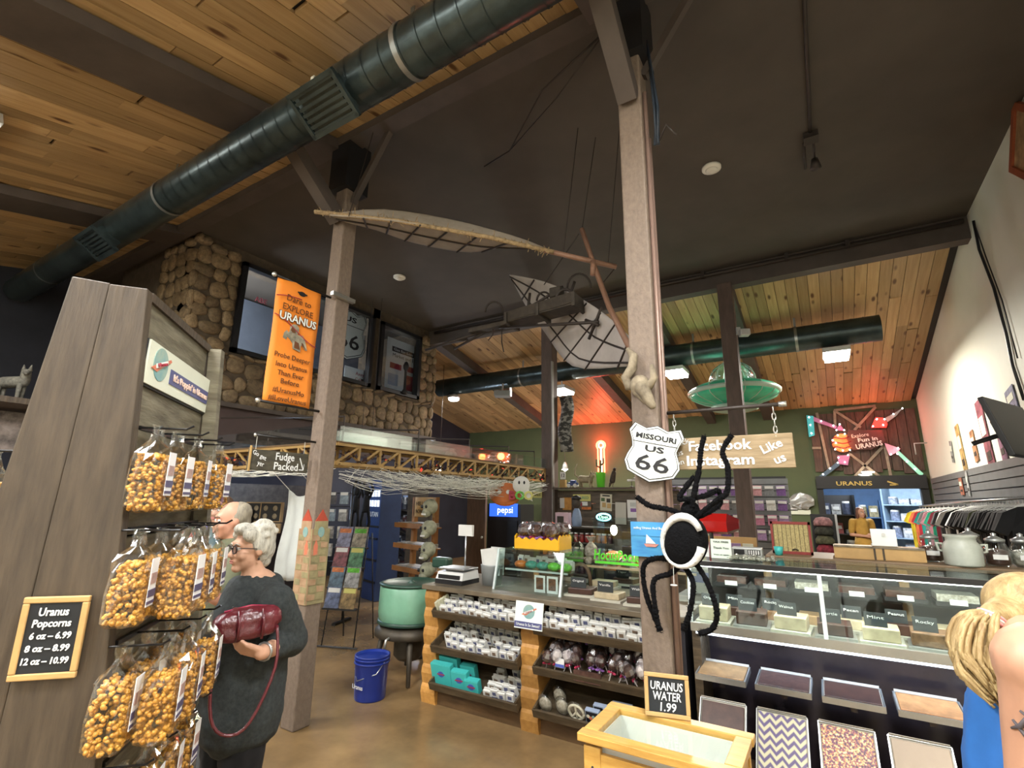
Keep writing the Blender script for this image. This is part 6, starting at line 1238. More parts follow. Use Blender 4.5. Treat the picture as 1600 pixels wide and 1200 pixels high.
plate([(1382, 692), (1407, 701), (1403, 706), (1390, 712)], M_pl4, 'pink_tip', -.02); plate([(1400, 707), (1404, 704), (1443, 740), (1440, 744), (1434, 740)], M_pl5, 'mint_blade'); plate([(1308, 712), (1328, 711), (1325, 727), (1311, 725)], M_pl6, 'lower_collar'); plate([(1309, 721), (1312, 727), (1281, 751), (1277, 746)], mat('lit_slate', (.04, .07, .1), .5, 0, 0, emit=.05), 'dark_handle')
M_fairy = mat('fairy_light', (1, .95, .9), .5, 0, 0, emit=14)
for px, py in ((1264, 652), (1266, 664), (1268, 677), (1283, 658), (1302, 665), (1312, 663), (1307, 672), (1319, 672), (1309, 680), (1320, 678), (1301, 688), (1306, 692), (1305, 702), (1317, 704), (1328, 703), (1310, 715), (1325, 711), (1320, 722), (1309, 723), (1297, 732), (1286, 741), (1370, 655), (1382, 655), (1364, 666), (1380, 664), (1396, 647), (1410, 638), (1403, 700), (1392, 710), (1402, 709), (1417, 721), (1430, 733)): obj('fairy_light', MB().ell(nl(px, py, -.075), .014, 6, 4), M_fairy, t)
for (px, py, cc, e) in ((1316, 690, (1, .2, .05), 6), (1375, 660, (1, .05, .03), 5)):
    lp = bpy.data.lights.new('sign_glow', 'POINT'); lp.energy = e; lp.color = cc; lp.shadow_soft_size = .1; o = bpy.data.objects.new('sign_glow', lp); COL.objects.link(o); o.location = atY(px, py, YN-.25)
# ================================================================ right wall: slatwall, shirts, TV, stickers
sw_ = bpy.data.objects.new('wall_slat_panel', None); COL.objects.link(sw_); sw_['kind'] = 'structure'; sw_.location = (XR-.03, 9, 0)
for k in range(11): obj('slat', MB().box((0, 0, 1.08+.105*k), (.03, 7.2, .09)), M_slat, sw_)
obj('backing', MB().box((.015, 0, 1.3), (.02, 7.2, 1.75)), M_blk, sw_)
t = thing('shirt_rail', 'chrome clothes rail along the white wall', 'clothes rail', (1.45, 9, 0)); obj('rail', MB().tube([(0, -3.2, 1.74), (0, 3.1, 1.66)], .014, 8), M_steel, t, True)
for y in (-3, -1, 1, 3): obj('bracket', MB().tube([(0, y, 1.7-.0126*y), (.33, y, 1.7-.0126*y)], .012, 8), M_steel, t, True)
SHC = [('yellow', (.7, .55, .02)), ('lemon yellow', (.75, .65, .05)), ('tie-dye orange', (.75, .2, .08)), ('crimson', (.4, .02, .04)), ('teal', (.02, .28, .25)), ('grey', (.18, .18, .18)), ('pink', (.5, .22, .27)), ('emerald', (.02, .33, .2)), ('maroon', (.18, .02, .035)), ('charcoal', (.06, .06, .065)), ('white', (.65, .65, .62)), ('grey-black', (.03, .03, .033))]
def shirt_mesh(m, k):
    r = random.Random(k); out = [(-.04, .0), (-.09, .0), (-.2, -.05), (-.27, -.2), (-.2, -.24), (-.17, -.19), (-.17, -.68), (.17, -.68), (.17, -.19), (.2, -.24), (.27, -.2), (.2, -.05), (.09, 0), (.04, 0), (0, -.035)]
    b = MB().prism(out, .035); b.v = [(x+r.uniform(-.008, .008), y+.02*math.sin(z*9+k)+(.018 if y > .01 else -.018)*abs(math.sin(x*9)), z) for x, y, z in b.v]; me = b.mesh('shirt'); me.materials.append(m); return me
hk = MB().tube([(-.16, .017, -.03), (0, .017, .03), (.16, .017, -.03)], .006, 6).tube([(0, .017, .03), (0, .017, .06), (.01, .017, .085), (-.012, .017, .09)], .003, 6).mesh('hanger'); hk.materials.append(M_pk)
N = 34; nb = 0
for k in range(N):
    y = 12.0-.33*k if k < 12 else 8.0-2.2*(k-12)/22
    if k < 11: n_, c_ = SHC[k % 12] if k < 12 else SHC[5]
    elif k == 12: n_, c_ = SHC[10]
    elif k == 22: n_, c_ = 'olive', (.09, .1, .05)
    else: n_, c_ = 'black', (.008, .008, .009)
    lb = '%s t-shirt on the rail by the white wall' % n_ if n_ != 'black' else 'black t-shirt hanging among the dark ones on the rail'
    t = thing('t_shirt', lb, 't-shirt', (1.45, y, 1.62-.0126*(y-9)), rr(-.15, .15), 't-shirts on the wall rail'); child('shirt', shirt_mesh(mat('shirt_'+n_, c_, .85, 0, .15, 12), k), t); child('hanger', hk, t)
t = thing('wall_television', 'black flat television tilted out from the white wall', 'television', tuple(atX(1588, 672, 1.42)), math.radians(78)); t.rotation_euler = (math.radians(-14), 0, math.radians(62))
obj('screen', MB().box((0, 0, 0), (.9, .04, .5)), M_blk, t, bevel=.006); obj('back_hump', MB().box((0, .04, -.05), (.5, .06, .26)), M_blk, t); obj('arm', MB().tube([(0, .05, 0), (-.05, .3, -.02)], .02), M_blk, t)
for px, py, w_, h, cc, lb, roll in ((1487, 706, .14, .34, (.35, .36, .34), 'grey oval sticker on the white wall'  , .1), (1502, 703, .22, .75, (.6, .4, .14), 'tall yellow poster strip on the white wall', -.1), (1522, 697, .2, .42, (.5, .25, .12), 'orange pennant sticker on the white wall', -.1), (1540, 683, .3, .95, (.32, .1, .13), 'tall maroon poster strip on the white wall', -.1), (1563, 685, .2, .6, (.28, .14, .22), 'mauve poster behind the television', -.1), (1581, 628, .3, .3, (.25, .27, .42), 'blue grey poster above the television', -.15), (1502, 760, .2, .25, (.55, .2, .12), 'orange tag hung on the slatwall', 0), (1512, 755, .08, .35, (.6, .6, .58), 'narrow white tag hung on the slatwall', 0)):
    p = atX(px, py, XR-.012 if py < 740 else XR-.06); t = thing('wall_poster', lb, 'poster', M=frame(p, (0, -1, 0), (0, 0, 1)) @ Matrix.Rotation(roll, 4, 'Y')); m = mat('poster_'+lb[:12], cc, .5, 0, .5, 8); obj('sheet', MB().box((0, 0, 0), (w_, .008, h)), m, t); obj('print', MB().box((0, -.006, h*.15), (w_*.7, .003, h*.25)), M_cream, t); obj('print', MB().box((0, -.006, -h*.25), (w_*.6, .003, h*.12)), M_gear, t)
t = tag(obj('wall_cable', MB().tube([atX(a, b_, XR-.02) for a, b_ in ((1521, 345), (1530, 390), (1553, 450), (1572, 520), (1582, 570), (1600, 625))], .014, 8).tube([atX(a, b_, XR-.02) for a, b_ in ((1521, 345), (1540, 400), (1566, 470), (1590, 560))], .006, 6), M_blk, smooth=True), 'black cable drooping down the white wall', 'cable')
p = atX(1592, 245, XR-.02); t = thing('framed_picture', 'orange framed picture high on the white wall', 'picture', M=frame(p+V((0, -.22, 0)), (0, -1, 0), (0, 0, 1)) @ Matrix.Rotation(.75, 4, 'Y'))
obj('picture', MB().box((0, 0, 0), (.48, .012, .48)), mat('picture_tan', (.5, .32, .16), .5, 0, .3, 8), t)
for c_, s_ in (((0, -.01, .27), (.6, .03, .06)), ((0, -.01, -.27), (.6, .03, .06)), ((.27, -.01, 0), (.06, .03, .48)), ((-.27, -.01, 0), (.06, .03, .48))): obj('frame_rail', MB().box(c_, s_), mat('frame_orange', (.32, .08, .03), .5), t)
t = thing('wall_hook', 'thin grey wall bracket beside the barn boards', 'bracket', tuple(atX(1450, 700, XR-.01))); obj('arm', MB().tube([(0, 0, .1), (-.2, 0, .1), (-.2, 0, -.12)], .012, 6), M_hous, t, True)
# ================================================================ dark gift shop, left of the trestle
gondola('dark shelf unit of souvenirs at the far left wall', -8.9, 5.6, 2.2, 1.9, 4, -math.pi/2, [(.2, .2, .22), (.1, .14, .3), (.3, .1, .1), (.35, .33, .3)], .4, 8, M_gear, 'the far left souvenir shelf')
gondola('dark shelf unit behind the magazine rack', -8.0, 8.6, 2.4, 1.9, 4, -.7, [(.3, .3, .3), (.12, .1, .1), (.3, .12, .1), (.1, .15, .25)], .4, 8, M_gear, 'the souvenir shelf behind the magazine rack')
gondola('dark shelf unit at the back left by the green wall', -5.2, 12.3, 2.6, 1.8, 4, 0, [(.3, .28, .25), (.3, .1, .06), (.12, .16, .3), (.4, .35, .1)], .4, 9, M_gear, 'the shelf along the green wall')
gondola('black shelf unit of skull trinkets behind the old woman', -6.9, 4.5, 1.6, 1.5, 4, -1.1, [(.4, .38, .34), (.1, .1, .12), (.15, .2, .3)], .4, 6, M_blk, 'the black trinket shelf')
M_blackp = mat('plush_black', (.012, .012, .014), .9, 0, .2, 40)
# hanging packs and plush right of the left post
c = atY(528, 790, 5.0); t = thing('pack_display_rack', 'black wire panel of hanging packs right of the left post', 'display stand', (c.x-.1, 5.0, 0), .3)
for x in (-.3, .3): obj('upright', MB().tube([(x, 0, 0), (x, 0, 1.8)], .012, 8), M_blk, t, True); obj('foot', MB().box((x, 0, .015), (.05, .4, .03)), M_blk, t)
for k in range(7): obj('wire', MB().tube([(-.3, 0, .6+.19*k), (.3, 0, .6+.19*k)], .006, 6), M_blk, t)
HP = ('silver', 'white', 'smoky', 'pale blue')
for k in range(12):
    p = Matrix.Translation((c.x-.1, 5.0, 0)) @ Matrix.Rotation(.3, 4, 'Z') @ V((-.2+.2*(k % 3), -.04, .95+.24*(k//3))); j = k % 4
    tag(obj('hanging_pack', MB().mi(0).box((0, 0, 0), (.13, .03, .17)).mi(1).box((0, -.017, .06), (.12, .004, .04)), [mat('pack_'+HP[j], ((.4, .4, .4), (.6, .6, .58), (.12, .12, .13), (.3, .38, .45))[j], .35, 0, .3, 25), M_wpl], loc=p, rot=(0, 0, .3)), '%s hanging pack in row %s, %s on the wire panel' % (HP[j], ('one', 'two', 'three', 'four')[k//3], ('left', 'middle', 'right')[k % 3]), 'hanging pack', 'packs on the wire panel')
for k, (px, lb) in enumerate(((556, 'left black plush monkey hanging by the blue cabinet'), (572, 'right black plush monkey hanging by the blue cabinet'))):
    q = atY(px, 790, 5.6); t = thing('plush_monkey', lb, 'plush toy', tuple(q), .4*k)
    obj('body', MB().cap((0, 0, -.05), (0, 0, .12), .06, .05).ell((0, 0, .22), (.06, .06, .07), 12, 8), M_blackp, t, True)
    for s in (-1, 1): obj('arm', MB().tube([(s*.05, 0, .12), (s*.1, 0, .25), (s*.03, 0, .4)], .022, 8), M_blackp, t, True); obj('leg', MB().tube([(s*.04, 0, -.06), (s*.07, 0, -.25), (s*.05, 0, -.42)], .024, 8), M_blackp, t, True)
    obj('hook_cord', MB().tube([(0, 0, .4), (0, 0, 5.03-q.z)], .004, 5), M_rib, t)

for i, (x, y, z, cc) in enumerate(((-7.6, 5.0, 2.3, (.6, .75, 1)), (-7.2, 8.6, 2.3, (.75, .82, 1)), (-5.2, 10.8, 2.4, (1, .9, .75)))):
    t = thing('pendant_spot', ('bluish spot lamp over the trinket shelves', 'white spot lamp over the souvenir shelf', 'warm spot lamp near the back left shelf')[i], 'lamp', (x, y, z)); obj('shade', MB().lathe([(.02, .18), (.05, .12), (.08, .0)], 16), M_hous, t, True); obj('bulb', MB().ell((0, 0, .02), .05, 10, 7), M_lamp, t, True); zt = roof_far(y) if y > 7.5 else 2.72; obj('cord', MB().tube([(0, 0, .18), (0, 0, zt-z)], .006, 5), M_rib, t)
    lp = bpy.data.lights.new('spot_glow', 'POINT'); lp.energy = 55; lp.color = cc; lp.shadow_soft_size = .08; o = bpy.data.objects.new('spot_glow', lp); COL.objects.link(o); o.location = (x, y, z-.12)
struct('ceiling_shop', MB().box((-8.2, 5.2, 2.76), (2.9, 4.7, .08)), M_navy)
# shadow boxes and lettering on a low stand behind the couple
c = atY(412, 800, 4.0); t = thing('shadow_box_stand', 'tan stand of two black shadow boxes behind the couple', 'display stand', (c.x, 4.0, 0), .35); M_sb = mat('shadow_tan', (.36, .25, .13), .6, 0, .1)
obj('post', MB().box((0, .05, .75), (.1, .06, 1.5)), M_sb, t); obj('foot', MB().box((0, .05, .02), (.5, .4, .04)), M_sb, t)
for x, w_, h in ((-.14, .2, .22), (.12, .28, .22)):
    o = obj('shadow_box', MB().box((x, 0, c.z), (w_+.03, .05, h+.03)), M_sb, t); obj('velvet', MB().box((x, -.027, c.z), (w_, .006, h)), M_blk, o)
    for q in range(4): obj('coin', MB().ell((x-w_*.25+w_*.5*(q % 2), -.033, c.z-.05+.1*(q//2)), (.035, .008, .035), 12, 6), M_bone, o, True)
obj('name_board', MB().box((.06, 0, c.z-.2), (.42, .03, .12)), M_sb, t); text('URANUS', .08, Matrix.Translation((.06, -.018, c.z-.2)), M_ink, t, width=.36)
# blue cabinet with white panes
c = atY(600, 800, 6.6); t = thing('blue_cabinet', 'dark blue cabinet with two rows of white panes behind the washer', 'cabinet', (c.x, 6.6, 0), -.3); M_cb = mat('cabinet_blue', (.02, .04, .11), .5)
obj('body', MB().box((0, 0, .98), (.5, .4, 1.95)), M_cb, t); obj('roof', MB().box((0, 0, 1.98), (.54, .44, .06)), M_cb, t)
for r_ in range(2):
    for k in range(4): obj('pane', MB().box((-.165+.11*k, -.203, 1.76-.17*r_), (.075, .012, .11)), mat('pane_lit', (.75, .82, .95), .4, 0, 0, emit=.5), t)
text('KUTAN', .12, Matrix.Translation((0, -.206, 1.4)), M_pk, t, width=.36)
for z in (.3, .65, 1.0, 1.2): obj('rail', MB().box((0, -.205, z), (.46, .012, .03)), M_blk, t)
# wooden rack with sloping trays
c = V((-5.35, 6.1, 0)); t = thing('tiered_rack', 'orange timber rack with sloping candy trays behind the washer', 'rack', tuple(c), -.25); M_rk = mat('rack_pine', (.36, .16, .05), .5, 0, .15, 8)
for x in (-.28, .28): obj('upright', MB().box((x, 0, .85), (.07, .07, 1.7)), M_rk, t)
for k, z in enumerate((.35, .62, .95, 1.25)):
    tr = obj('tray', MB().box((0, -.12, z), (.75, .34, .02), None), M_rk, t); obj('tray_lip', MB().box((0, -.3, z+.03), (.75, .02, .07)), M_rk, tr); obj('tray_goods', MB().box((0, -.12, z+.04), (.7, .28, .06)), M_bagw, tr)
obj('sign_board', MB().box((0, -.02, 1.55), (.6, .03, .3)), M_maple, t); text('HELLO MY', .09, Matrix.Translation((0, -.04, 1.6)), M_rust, t, width=.42); text('NOW FUDGE', .09, Matrix.Translation((0, -.04, 1.48)), M_rust, t, width=.42)
# skull totem
c = V((-3.98, 4.62, 0)); t = thing('skull_totem', 'tall totem of pale green skulls stacked on a pole', 'totem', tuple(c)); M_sk = mat('skull_pale', (.36, .36, .25), .7, 0, .25, 14, (1, 1, 1), .2)
obj('pole', MB().tube([(0, 0, 0), (0, 0, 1.5)], .03, 10), M_gear, t, True); obj('foot', MB().lathe([(.18, 0), (.17, .03), (.04, .05)], 18), M_gear, t, True)
for k, z in enumerate((.88, 1.1, 1.34, 1.58)):
    s = obj('skull', MB().ell((0, 0, z), (.085, .095, .09), 16, 10).ell((-.01, -.05, z-.07), (.055, .055, .05), 12, 8), M_sk, t, True)
    for q in (-1, 1): obj('eye_socket', MB().ell((q*.033-.02, -.085, z), (.02, .015, .02), 8, 6), M_blk, s, True)
    obj('teeth', MB().box((-.012, -.1, z-.085), (.06, .01, .02)), M_wpl, s)
# magazine spinner rack
c = V((-5.0, 4.45, 0)); t = thing('magazine_rack', 'wire rack of comics and cards beside the left post', 'magazine rack', tuple(c), .35)
for x in (-.2, .2):
    for y in (-.12, .12): obj('wire_leg', MB().tube([(x, y*2, 0.01), (x*.9, y*.4, 1.25)], .008, 6), M_blk, t, True)
obj('foot_rail', MB().tube([(-.25, -.24, .015), (.25, -.24, .015)], .01), M_blk, t)
for k in range(4): obj('pocket', MB().box((0, -.1-.05*(3-k), .42+.22*k), (.42, .06, .02)), M_blk, t)
MG = [(.16, .2, .35), (.4, .27, .12), (.12, .2, .28), (.5, .5, .5), (.3, .08, .1), (.15, .35, .2), (.3, .3, .45), (.45, .4, .3)]
for k in range(8):
    r_ = k//2; p = Matrix.Translation(c) @ Matrix.Rotation(.35, 4, 'Z') @ V((-.1+.2*(k % 2), -.13-.05*(3-r_), .432+.22*r_)); tag(obj('magazine', MB().mi(0).box((0, 0, .12), (.18, .012, .24)).mi(1).box((0, -.008, .19), (.15, .004, .05)), [mat('mag_%d' % k, MG[k], .4, 0, .5, 14), (M_wpl, M_yel, M_or2, M_gr2)[k % 4]], loc=p, rot=(-.25, 0, .35)), '%s magazine in pocket %s of the wire rack' % (('slate blue', 'tan', 'dark teal', 'grey', 'red', 'green', 'lilac', 'beige')[k], ('one', 'two', 'three', 'four')[r_]), 'magazine')
# white cloth ghost behind the post
nv, nh = 14, 10; vs = []; fs = []; a0, a1, a2, a3 = atY(452, 765, 3.4), atY(492, 762, 3.4), atY(505, 905, 3.4), atY(428, 908, 3.4)
for i in range(nv+1):
    for j in range(nh+1):
        u, v_ = j/nh, i/nv; p = (a0*(1-u)+a1*u)*(1-v_)+(a3*(1-u)+a2*u)*v_; vs.append((p.x, p.y+.04*math.sin(u*11)*(.3+v_)+.02*math.sin(v_*6), p.z-.08*math.sin(u*math.pi)*(1-v_)))
for i in range(nv):
    for j in range(nh): a = i*(nh+1)+j; fs.append((a, a+1, a+nh+2, a+nh+1))
t = thing('ghost_cloth', 'white draped ghost cloth hung behind the left post', 'cloth', tuple(a0)); o = obj('cloth', MB().add(vs, fs), mat('ghost_white', (.6, .63, .6), .8, 0, .05), t, True); o.location = -a0; o.modifiers.new('s', 'SOLIDIFY').thickness = .006
for q in (a0, a1): obj('cord', MB().tube([q-a0, (q.x-a0.x, 3.12-a0.y, TZ0-a0.z)], .004, 5), M_chalk, t)
# painted castle panels on the left post
M_cas = mat('castle_stone_paint', (.35, .3, .15), .6, 0, .3, 9, col2=(.17, .15, .08)); M_cas2 = mat('castle_tan_paint', (.45, .3, .18), .6, 0, .3, 8, col2=(.25, .15, .08))
for k, (Mx, m) in enumerate(((frame((P1[0], P1[1]-.082, 0), (1, 0, 0), (0, 0, 1)), M_cas2), (frame((P1[0]+.082, P1[1], 0), (0, 1, 0), (0, 0, 1)), M_cas))):
    t = thing('castle_panel', ('tan painted castle tower panel on the left post front', 'green grey painted castle tower panel on the left post side')[k], 'painted panel', M=Mx @ Matrix.Translation((0, 0, .86)))
    obj('tower', MB().prism([(-.085, 0), (.085, 0), (.085, .56), (.06, .56), (.06, .62), (-.06, .62), (-.06, .56), (-.085, .56)], .01), m, t); obj('roof', MB().prism([(-.06, .62), (.06, .62), (0, .71)], .01), mat('castle_red', (.4, .06, .03), .6), t)
    obj('window', MB().prism([(.03*math.cos(a*math.pi/8), .585+.04*math.sin(a*math.pi/8)-.05) for a in range(16)], .003, Matrix.Translation((0, -.004, 0))), M_globe, t); obj('flame', MB().prism([(-.015, .36), (.018, .37), (.02, .43), (0, .48), (-.02, .43)], .003, Matrix.Translation((.03 if k == 0 else -.04, -.004, 0))), M_orange, t)
    for j in range(9):
        z = .03+.055*j
        for i in range(2): obj('painted_stone', MB().prism([(-.075+.075*i+.01*(j % 2), z), (-.01+.078*i, z), (-.008+.078*i, z+.04), (-.07+.075*i, z+.045)], .002, Matrix.Translation((0, -.003, 0))), (M_cas, M_cas2)[(i+j+k) % 2], t)
# halloween cut-out and cooler under the trestle end
c = atX(803, 769, TX+.2); t = thing('boo_cutout', 'orange pumpkin and ghost cut-out reading BOO under the trestle', 'decoration', M=frame(c, (.85, .53, 0), (0, 0, 1)))
obj('pumpkin', MB().ell((-.12, .02, -.03), (.22, .03, .16), 20, 12), mat('pumpkin_orange', (.5, .14, .03), .6), t, True); obj('ghost', MB().ell((.1, -.02, .1), (.12, .02, .12), 16, 10).prism([(.02, .05), (.2, .05), (.26, -.12), (.12, -.06)], .02, Matrix.Translation((0, -.03, 0))), M_wpl, t)
for x in (.07, .14): obj('eye', MB().ell((x, -.045, .13), (.014, .006, .024), 8, 6), M_ink, t)
for s, x, m in (('B', -.03, M_redink), ('O', .08, M_gr2), ('O', .2, M_yel)): text(s, .16, Matrix.Translation((x, -.06, -.05)), m, t, bold=.006)
for x in (-.2, -.08): obj('pumpkin_eye', MB().ell((x, -.02, .0), (.03, .01, .03), 8, 6), M_wpl, t)
obj('string', MB().tube([(0, .02, .2), (.0, .02, TZ0-c.z+.02)], .004, 5), M_chalk, t)
c = atY(785, 797, 8.2); t = thing('drinks_cooler', 'blue lit drinks cooler reading pepsi behind the yellow basket', 'cooler', (c.x, 8.3, 0)); obj('body', MB().box((0, .2, .8), (.75, .5, 1.6)), M_blk, t); obj('header', MB().box((0, -.06, c.z), (.62, .04, .24)), mat('cooler_blue', (.02, .08, .55), .4, 0, 0, emit=1.2), t); text('pepsi', .17, Matrix.Translation((.05, -.085, c.z)), mat('cooler_white', (1, 1, 1), .4, 0, 0, emit=1), t, width=.34); obj('door_pane', MB().box((0, -.06, .75), (.62, .02, 1.1)), M_frame, t)
t = thing('brown_door_panel', 'plain brown timber panel standing behind the counter end', 'panel', (-5.65, 7.9, 0), 0); obj('leaf', MB().box((0, 0, 1.0), (.42, .06, 2.0)), mat('panel_brown', (.12, .07, .04), .6, 0, .2, 5, (5, 5, 1)), t); obj('handle', MB().ell((.16, -.05, 1.0), .025, 10, 7), M_brass, t, True)
t = poster('yellow_note', 'yellow note board below the trestle end', 840, 773, .16, .1, M_yel, 7.3, 'note'); text('SALE', .06, Matrix.Translation((0, -.006, 0)), M_ink, t, width=.12)
# shelf and fox at the far left
c = atX(20, 625, -7.2); t = thing('wall_ledge', 'brown timber ledge in the dark far left corner', 'shelf', (c.x, c.y, c.z)); obj('board', MB().box((-.2, .4, -.03), (.9, 2.4, .06)), M_rust, t); obj('bracket', MB().box((-1.3, .4, -.1), (2.2, .1, .08)), M_rust, t)
obj('picture_panel', MB().box((-.3, .5, -.3), (.04, 2.2, .42)), mat('ledge_panel', (.35, .3, .28), .6, 0, .5, 6), t)
t = thing('fox_figure', 'pale fox figure standing on the dark ledge at the far left', 'figurine', (c.x, c.y, c.z), .6); t.scale = (.62, .62, .62); M_fox = mat('fox_grey', (.16, .15, .12), .85, 0, .3, 20)
obj('body', MB().cap((-.22, 0, .3), (.08, 0, .32), .1, .1).cap((.12, 0, .36), (.14, -.03, .47), .075, .07).cap((.17, -.06, .47), (.22, -.12, .44), .05, .025), M_fox, t, True)
for x, y in ((-.24, .05), (-.24, -.05), (.08, .05), (.1, -.05)): obj('leg', MB().cap((x, y, .28), (x, y, .03), .04, .028, 8), M_fox, t, True)
for q in (-1, 1): obj('ear', MB().tube([(.13+q*.05, -.02, .51), (.13+q*.065, -.02, .62)], [.035, .006], 8), M_fox, t, True)
obj('tail', MB().cap((-.3, 0, .28), (-.42, 0, .12), .05, .03), M_fox, t, True)
# ================================================================ people
def solid(name, mb, vox, m, parent, it=3, jitter=0):
    """one continuous surface grown over overlapping shapes"""
    me = mb.mesh('tmp'); o = bpy.data.objects.new('tmp', me); COL.objects.link(o)
    r = o.modifiers.new('r', 'REMESH'); r.mode = 'VOXEL'; r.voxel_size = vox
    s = o.modifiers.new('s', 'SMOOTH'); s.factor = .5; s.iterations = it
    if jitter:
        tx = bpy.data.textures.new('folds', 'CLOUDS'); tx.noise_scale = .07; d = o.modifiers.new('d', 'DISPLACE'); d.texture = tx; d.strength = jitter; d.mid_level = .5
    bpy.context.view_layer.update()
    q = bpy.data.meshes.new_from_object(o.evaluated_get(bpy.context.evaluated_depsgraph_get())); bpy.data.objects.remove(o); q.name = name
    q.materials.clear(); q.materials.append(m); return obj(name, q, m, parent, True)
def head(b, c, s=1, neck=True):
    c = V(c); E = lambda o, r: b.ell(c+V(o)*s, tuple(x*s for x in r), 18, 12)
    E((0, .012, .025), (.074, .092, .095)); E((0, -.015, -.04), (.06, .072, .072)); E((0, -.06, -.094), (.028, .026, .022))
    for q in (-1, 1): E((q*.035, -.055, -.03), (.028, .028, .028)); E((q*.075, .012, -.008), (.011, .02, .03)); E((q*.012, -.092, -.034), (.009, .011, .008))
    b.cap(c+V((0, -.08, .008))*s, c+V((0, -.104, -.03))*s, .009*s, .012*s); E((0, -.083, -.057), (.025, .012, .006)); E((0, -.082, -.067), (.021, .012, .007)); b.cap(c+V((-.034, -.075, .026))*s, c+V((.034, -.075, .026))*s, .014*s, .014*s)
    if neck: b.cap(c+V((0, .02, -.07))*s, c+V((0, .035, -.19))*s, .052*s, .062*s)
M_eye = mat('eye_white', (.75, .73, .7), .3, 0, 0); M_lip = mat('lip', (.42, .16, .14), .5, 0, 0)
def face_bits(parent, c, s=1, iris=(.08, .06, .04), brow=(.1, .08, .06)):
    c = V(c); mi_ = mat('iris_%d' % int(iris[0]*1000), iris, .2, 0, 0); mb_ = mat('brow_%d' % int(brow[0]*1000), brow, .8, 0, 0)
    for q in (-1, 1):
        e = obj('eye', MB().ell(c+V((q*.031, -.076, .003))*s, (.0135*s, .011*s, .0085*s), 12, 8), M_eye, parent, True); obj('iris', MB().ell(c+V((q*.031, -.0845, .003))*s, (.0055*s, .003*s, .0055*s), 10, 6), mi_, e, True)
        obj('eyebrow', MB().tube([c+V((q*.014, -.0895, .022))*s, c+V((q*.033, -.0885, .028))*s, c+V((q*.05, -.078, .02))*s], .0032*s, 6), mb_, parent, True)
    obj('lips', MB().ell(c+V((0, -.091, -.057))*s, (.022*s, .006*s, .0045*s), 12, 6).ell(c+V((0, -.09, -.0665))*s, (.018*s, .006*s, .005*s), 12, 6), M_lip, parent, True)
def hand(b, wrist, d, palm_n, s=1, curl=.9, side=1):
    """palm and five bent fingers; d = direction of the fingers, palm_n = direction the palm faces"""
    w_, d, n = V(wrist), V(d).normalized(), V(palm_n).normalized(); n = (n-d*n.dot(d)).normalized(); sd = d.cross(n)*side
    for k in range(4):
        o = sd*((k-1.5)*.019*s); b.cap(w_+o*.7+d*.01, w_+o+d*.078*s, .016*s, .013*s, 8)
        p = w_+o+d*.078*s; a = .35
        for j, L in enumerate((.036, .025, .018)):
            L *= s*(.86, 1, .95, .78)[k]; dr = d*math.cos(a)+n*math.sin(a); q = p+dr*L; b.cap(p, q, (.0098, .009, .0082)[j]*s, (.009, .0082, .007)[j]*s, 8); p = q; a += curl*.75
    p = w_+d*.022*s+sd*-.026*s; q = p+(d*.6-sd*.7+n*.35).normalized()*.038*s; b.cap(p, q, .013*s, .0105*s, 8); b.cap(q, q+(d*.85-sd*.2+n*.45).normalized()*.03*s, .0105*s, .008*s, 8)
M_skin = mat('skin_fair', (.58, .33, .22), .5, 0, .06, 14, spec=.35)
# ---------------- old woman
hp = atD(402, 856, 2.45); WH = hp.z
wm = thing('person', 'white haired woman in dark grey top holding a maroon handbag', 'person', (hp.x, hp.y, 0), -.13)
hc = V((0, -.03, WH)); sh = WH-.215
b = MB(); head(b, hc, .93)
b.cap((0, .02, sh), (0, .0, .95), .12, .14).cap((-.06, .0, .9), (.06, 0, .9), .13, .13)
b.cap((0, .03, sh+.005), (.17, .03, sh-.015), .06, .06).cap((0, .03, sh+.005), (-.17, .03, sh-.015), .06, .06)
WI = (Matrix.Translation((hp.x, hp.y, 0)) @ Matrix.Rotation(-.13, 4, 'Z')).inverted()
SL, EL, WL_ = V((.195, .03, sh-.01)), WI @ atD(457, 1000, 2.34), WI @ atD(408, 1020, 2.13)
b.cap(SL, EL, .062, .05).cap(EL, WL_, .05, .03); hand(b, WL_, (WI @ atD(362, 1008, 2.08))-WL_, (-.6, .2, .7), .92, .7, -1)
SR, ER, WR = V((-.195, .03, sh-.01)), V((-.24, -.02, .98)), V((-.04, -.26, .97))
b.cap(SR, ER, .062, .05).cap(ER, WR, .05, .03); hand(b, WR, (.9, -.3, .1), (.2, .6, -.4), .92, .8, 1)
for q in (-1, 1): b.cap((q*.09, 0, .86), (q*.1, 0, .45), .1, .068).cap((q*.1, 0, .45), (q*.1, .03, .1), .062, .042).cap((q*.1, .03, .05), (q*.105, -.12, .03), .04, .03)
solid('body', b, .0065, M_skin, wm)
face_bits(wm, hc, .93, (.1, .12, .14), (.4, .37, .32))
M_top = mat('heather_top', (.035, .042, .042), .9, 0, .45, 60, (1, 1, 1), .15, (.016, .019, .02)); M_blackc = mat('black_cloth', (.008, .008, .01), .9, 0, .2, 20)
t_ = MB().cap((0, .02, sh-.035), (0, -.015, 1.0), .15, .19).cap((0, -.045, 1.03), (0, -.04, .93), .165, .175).cap((-.05, 0, .93), (-.05, 0, .7), .175, .18).cap((.05, 0, .93), (.05, 0, .7), .175, .18).cap((.085, .03, sh+.012), (.19, .03, sh-.02), .072, .085).cap((-.085, .03, sh+.012), (-.19, .03, sh-.02), .072, .085).cap((0, .07, sh+.01), (0, .06, sh-.1), .09, .12)
t_.cap(SL, EL, .08, .072).cap(EL, EL+(WL_-EL)*.5, .07, .055).cap(SR, ER, .08, .072).cap(ER, ER+(WR-ER)*.5, .07, .055)
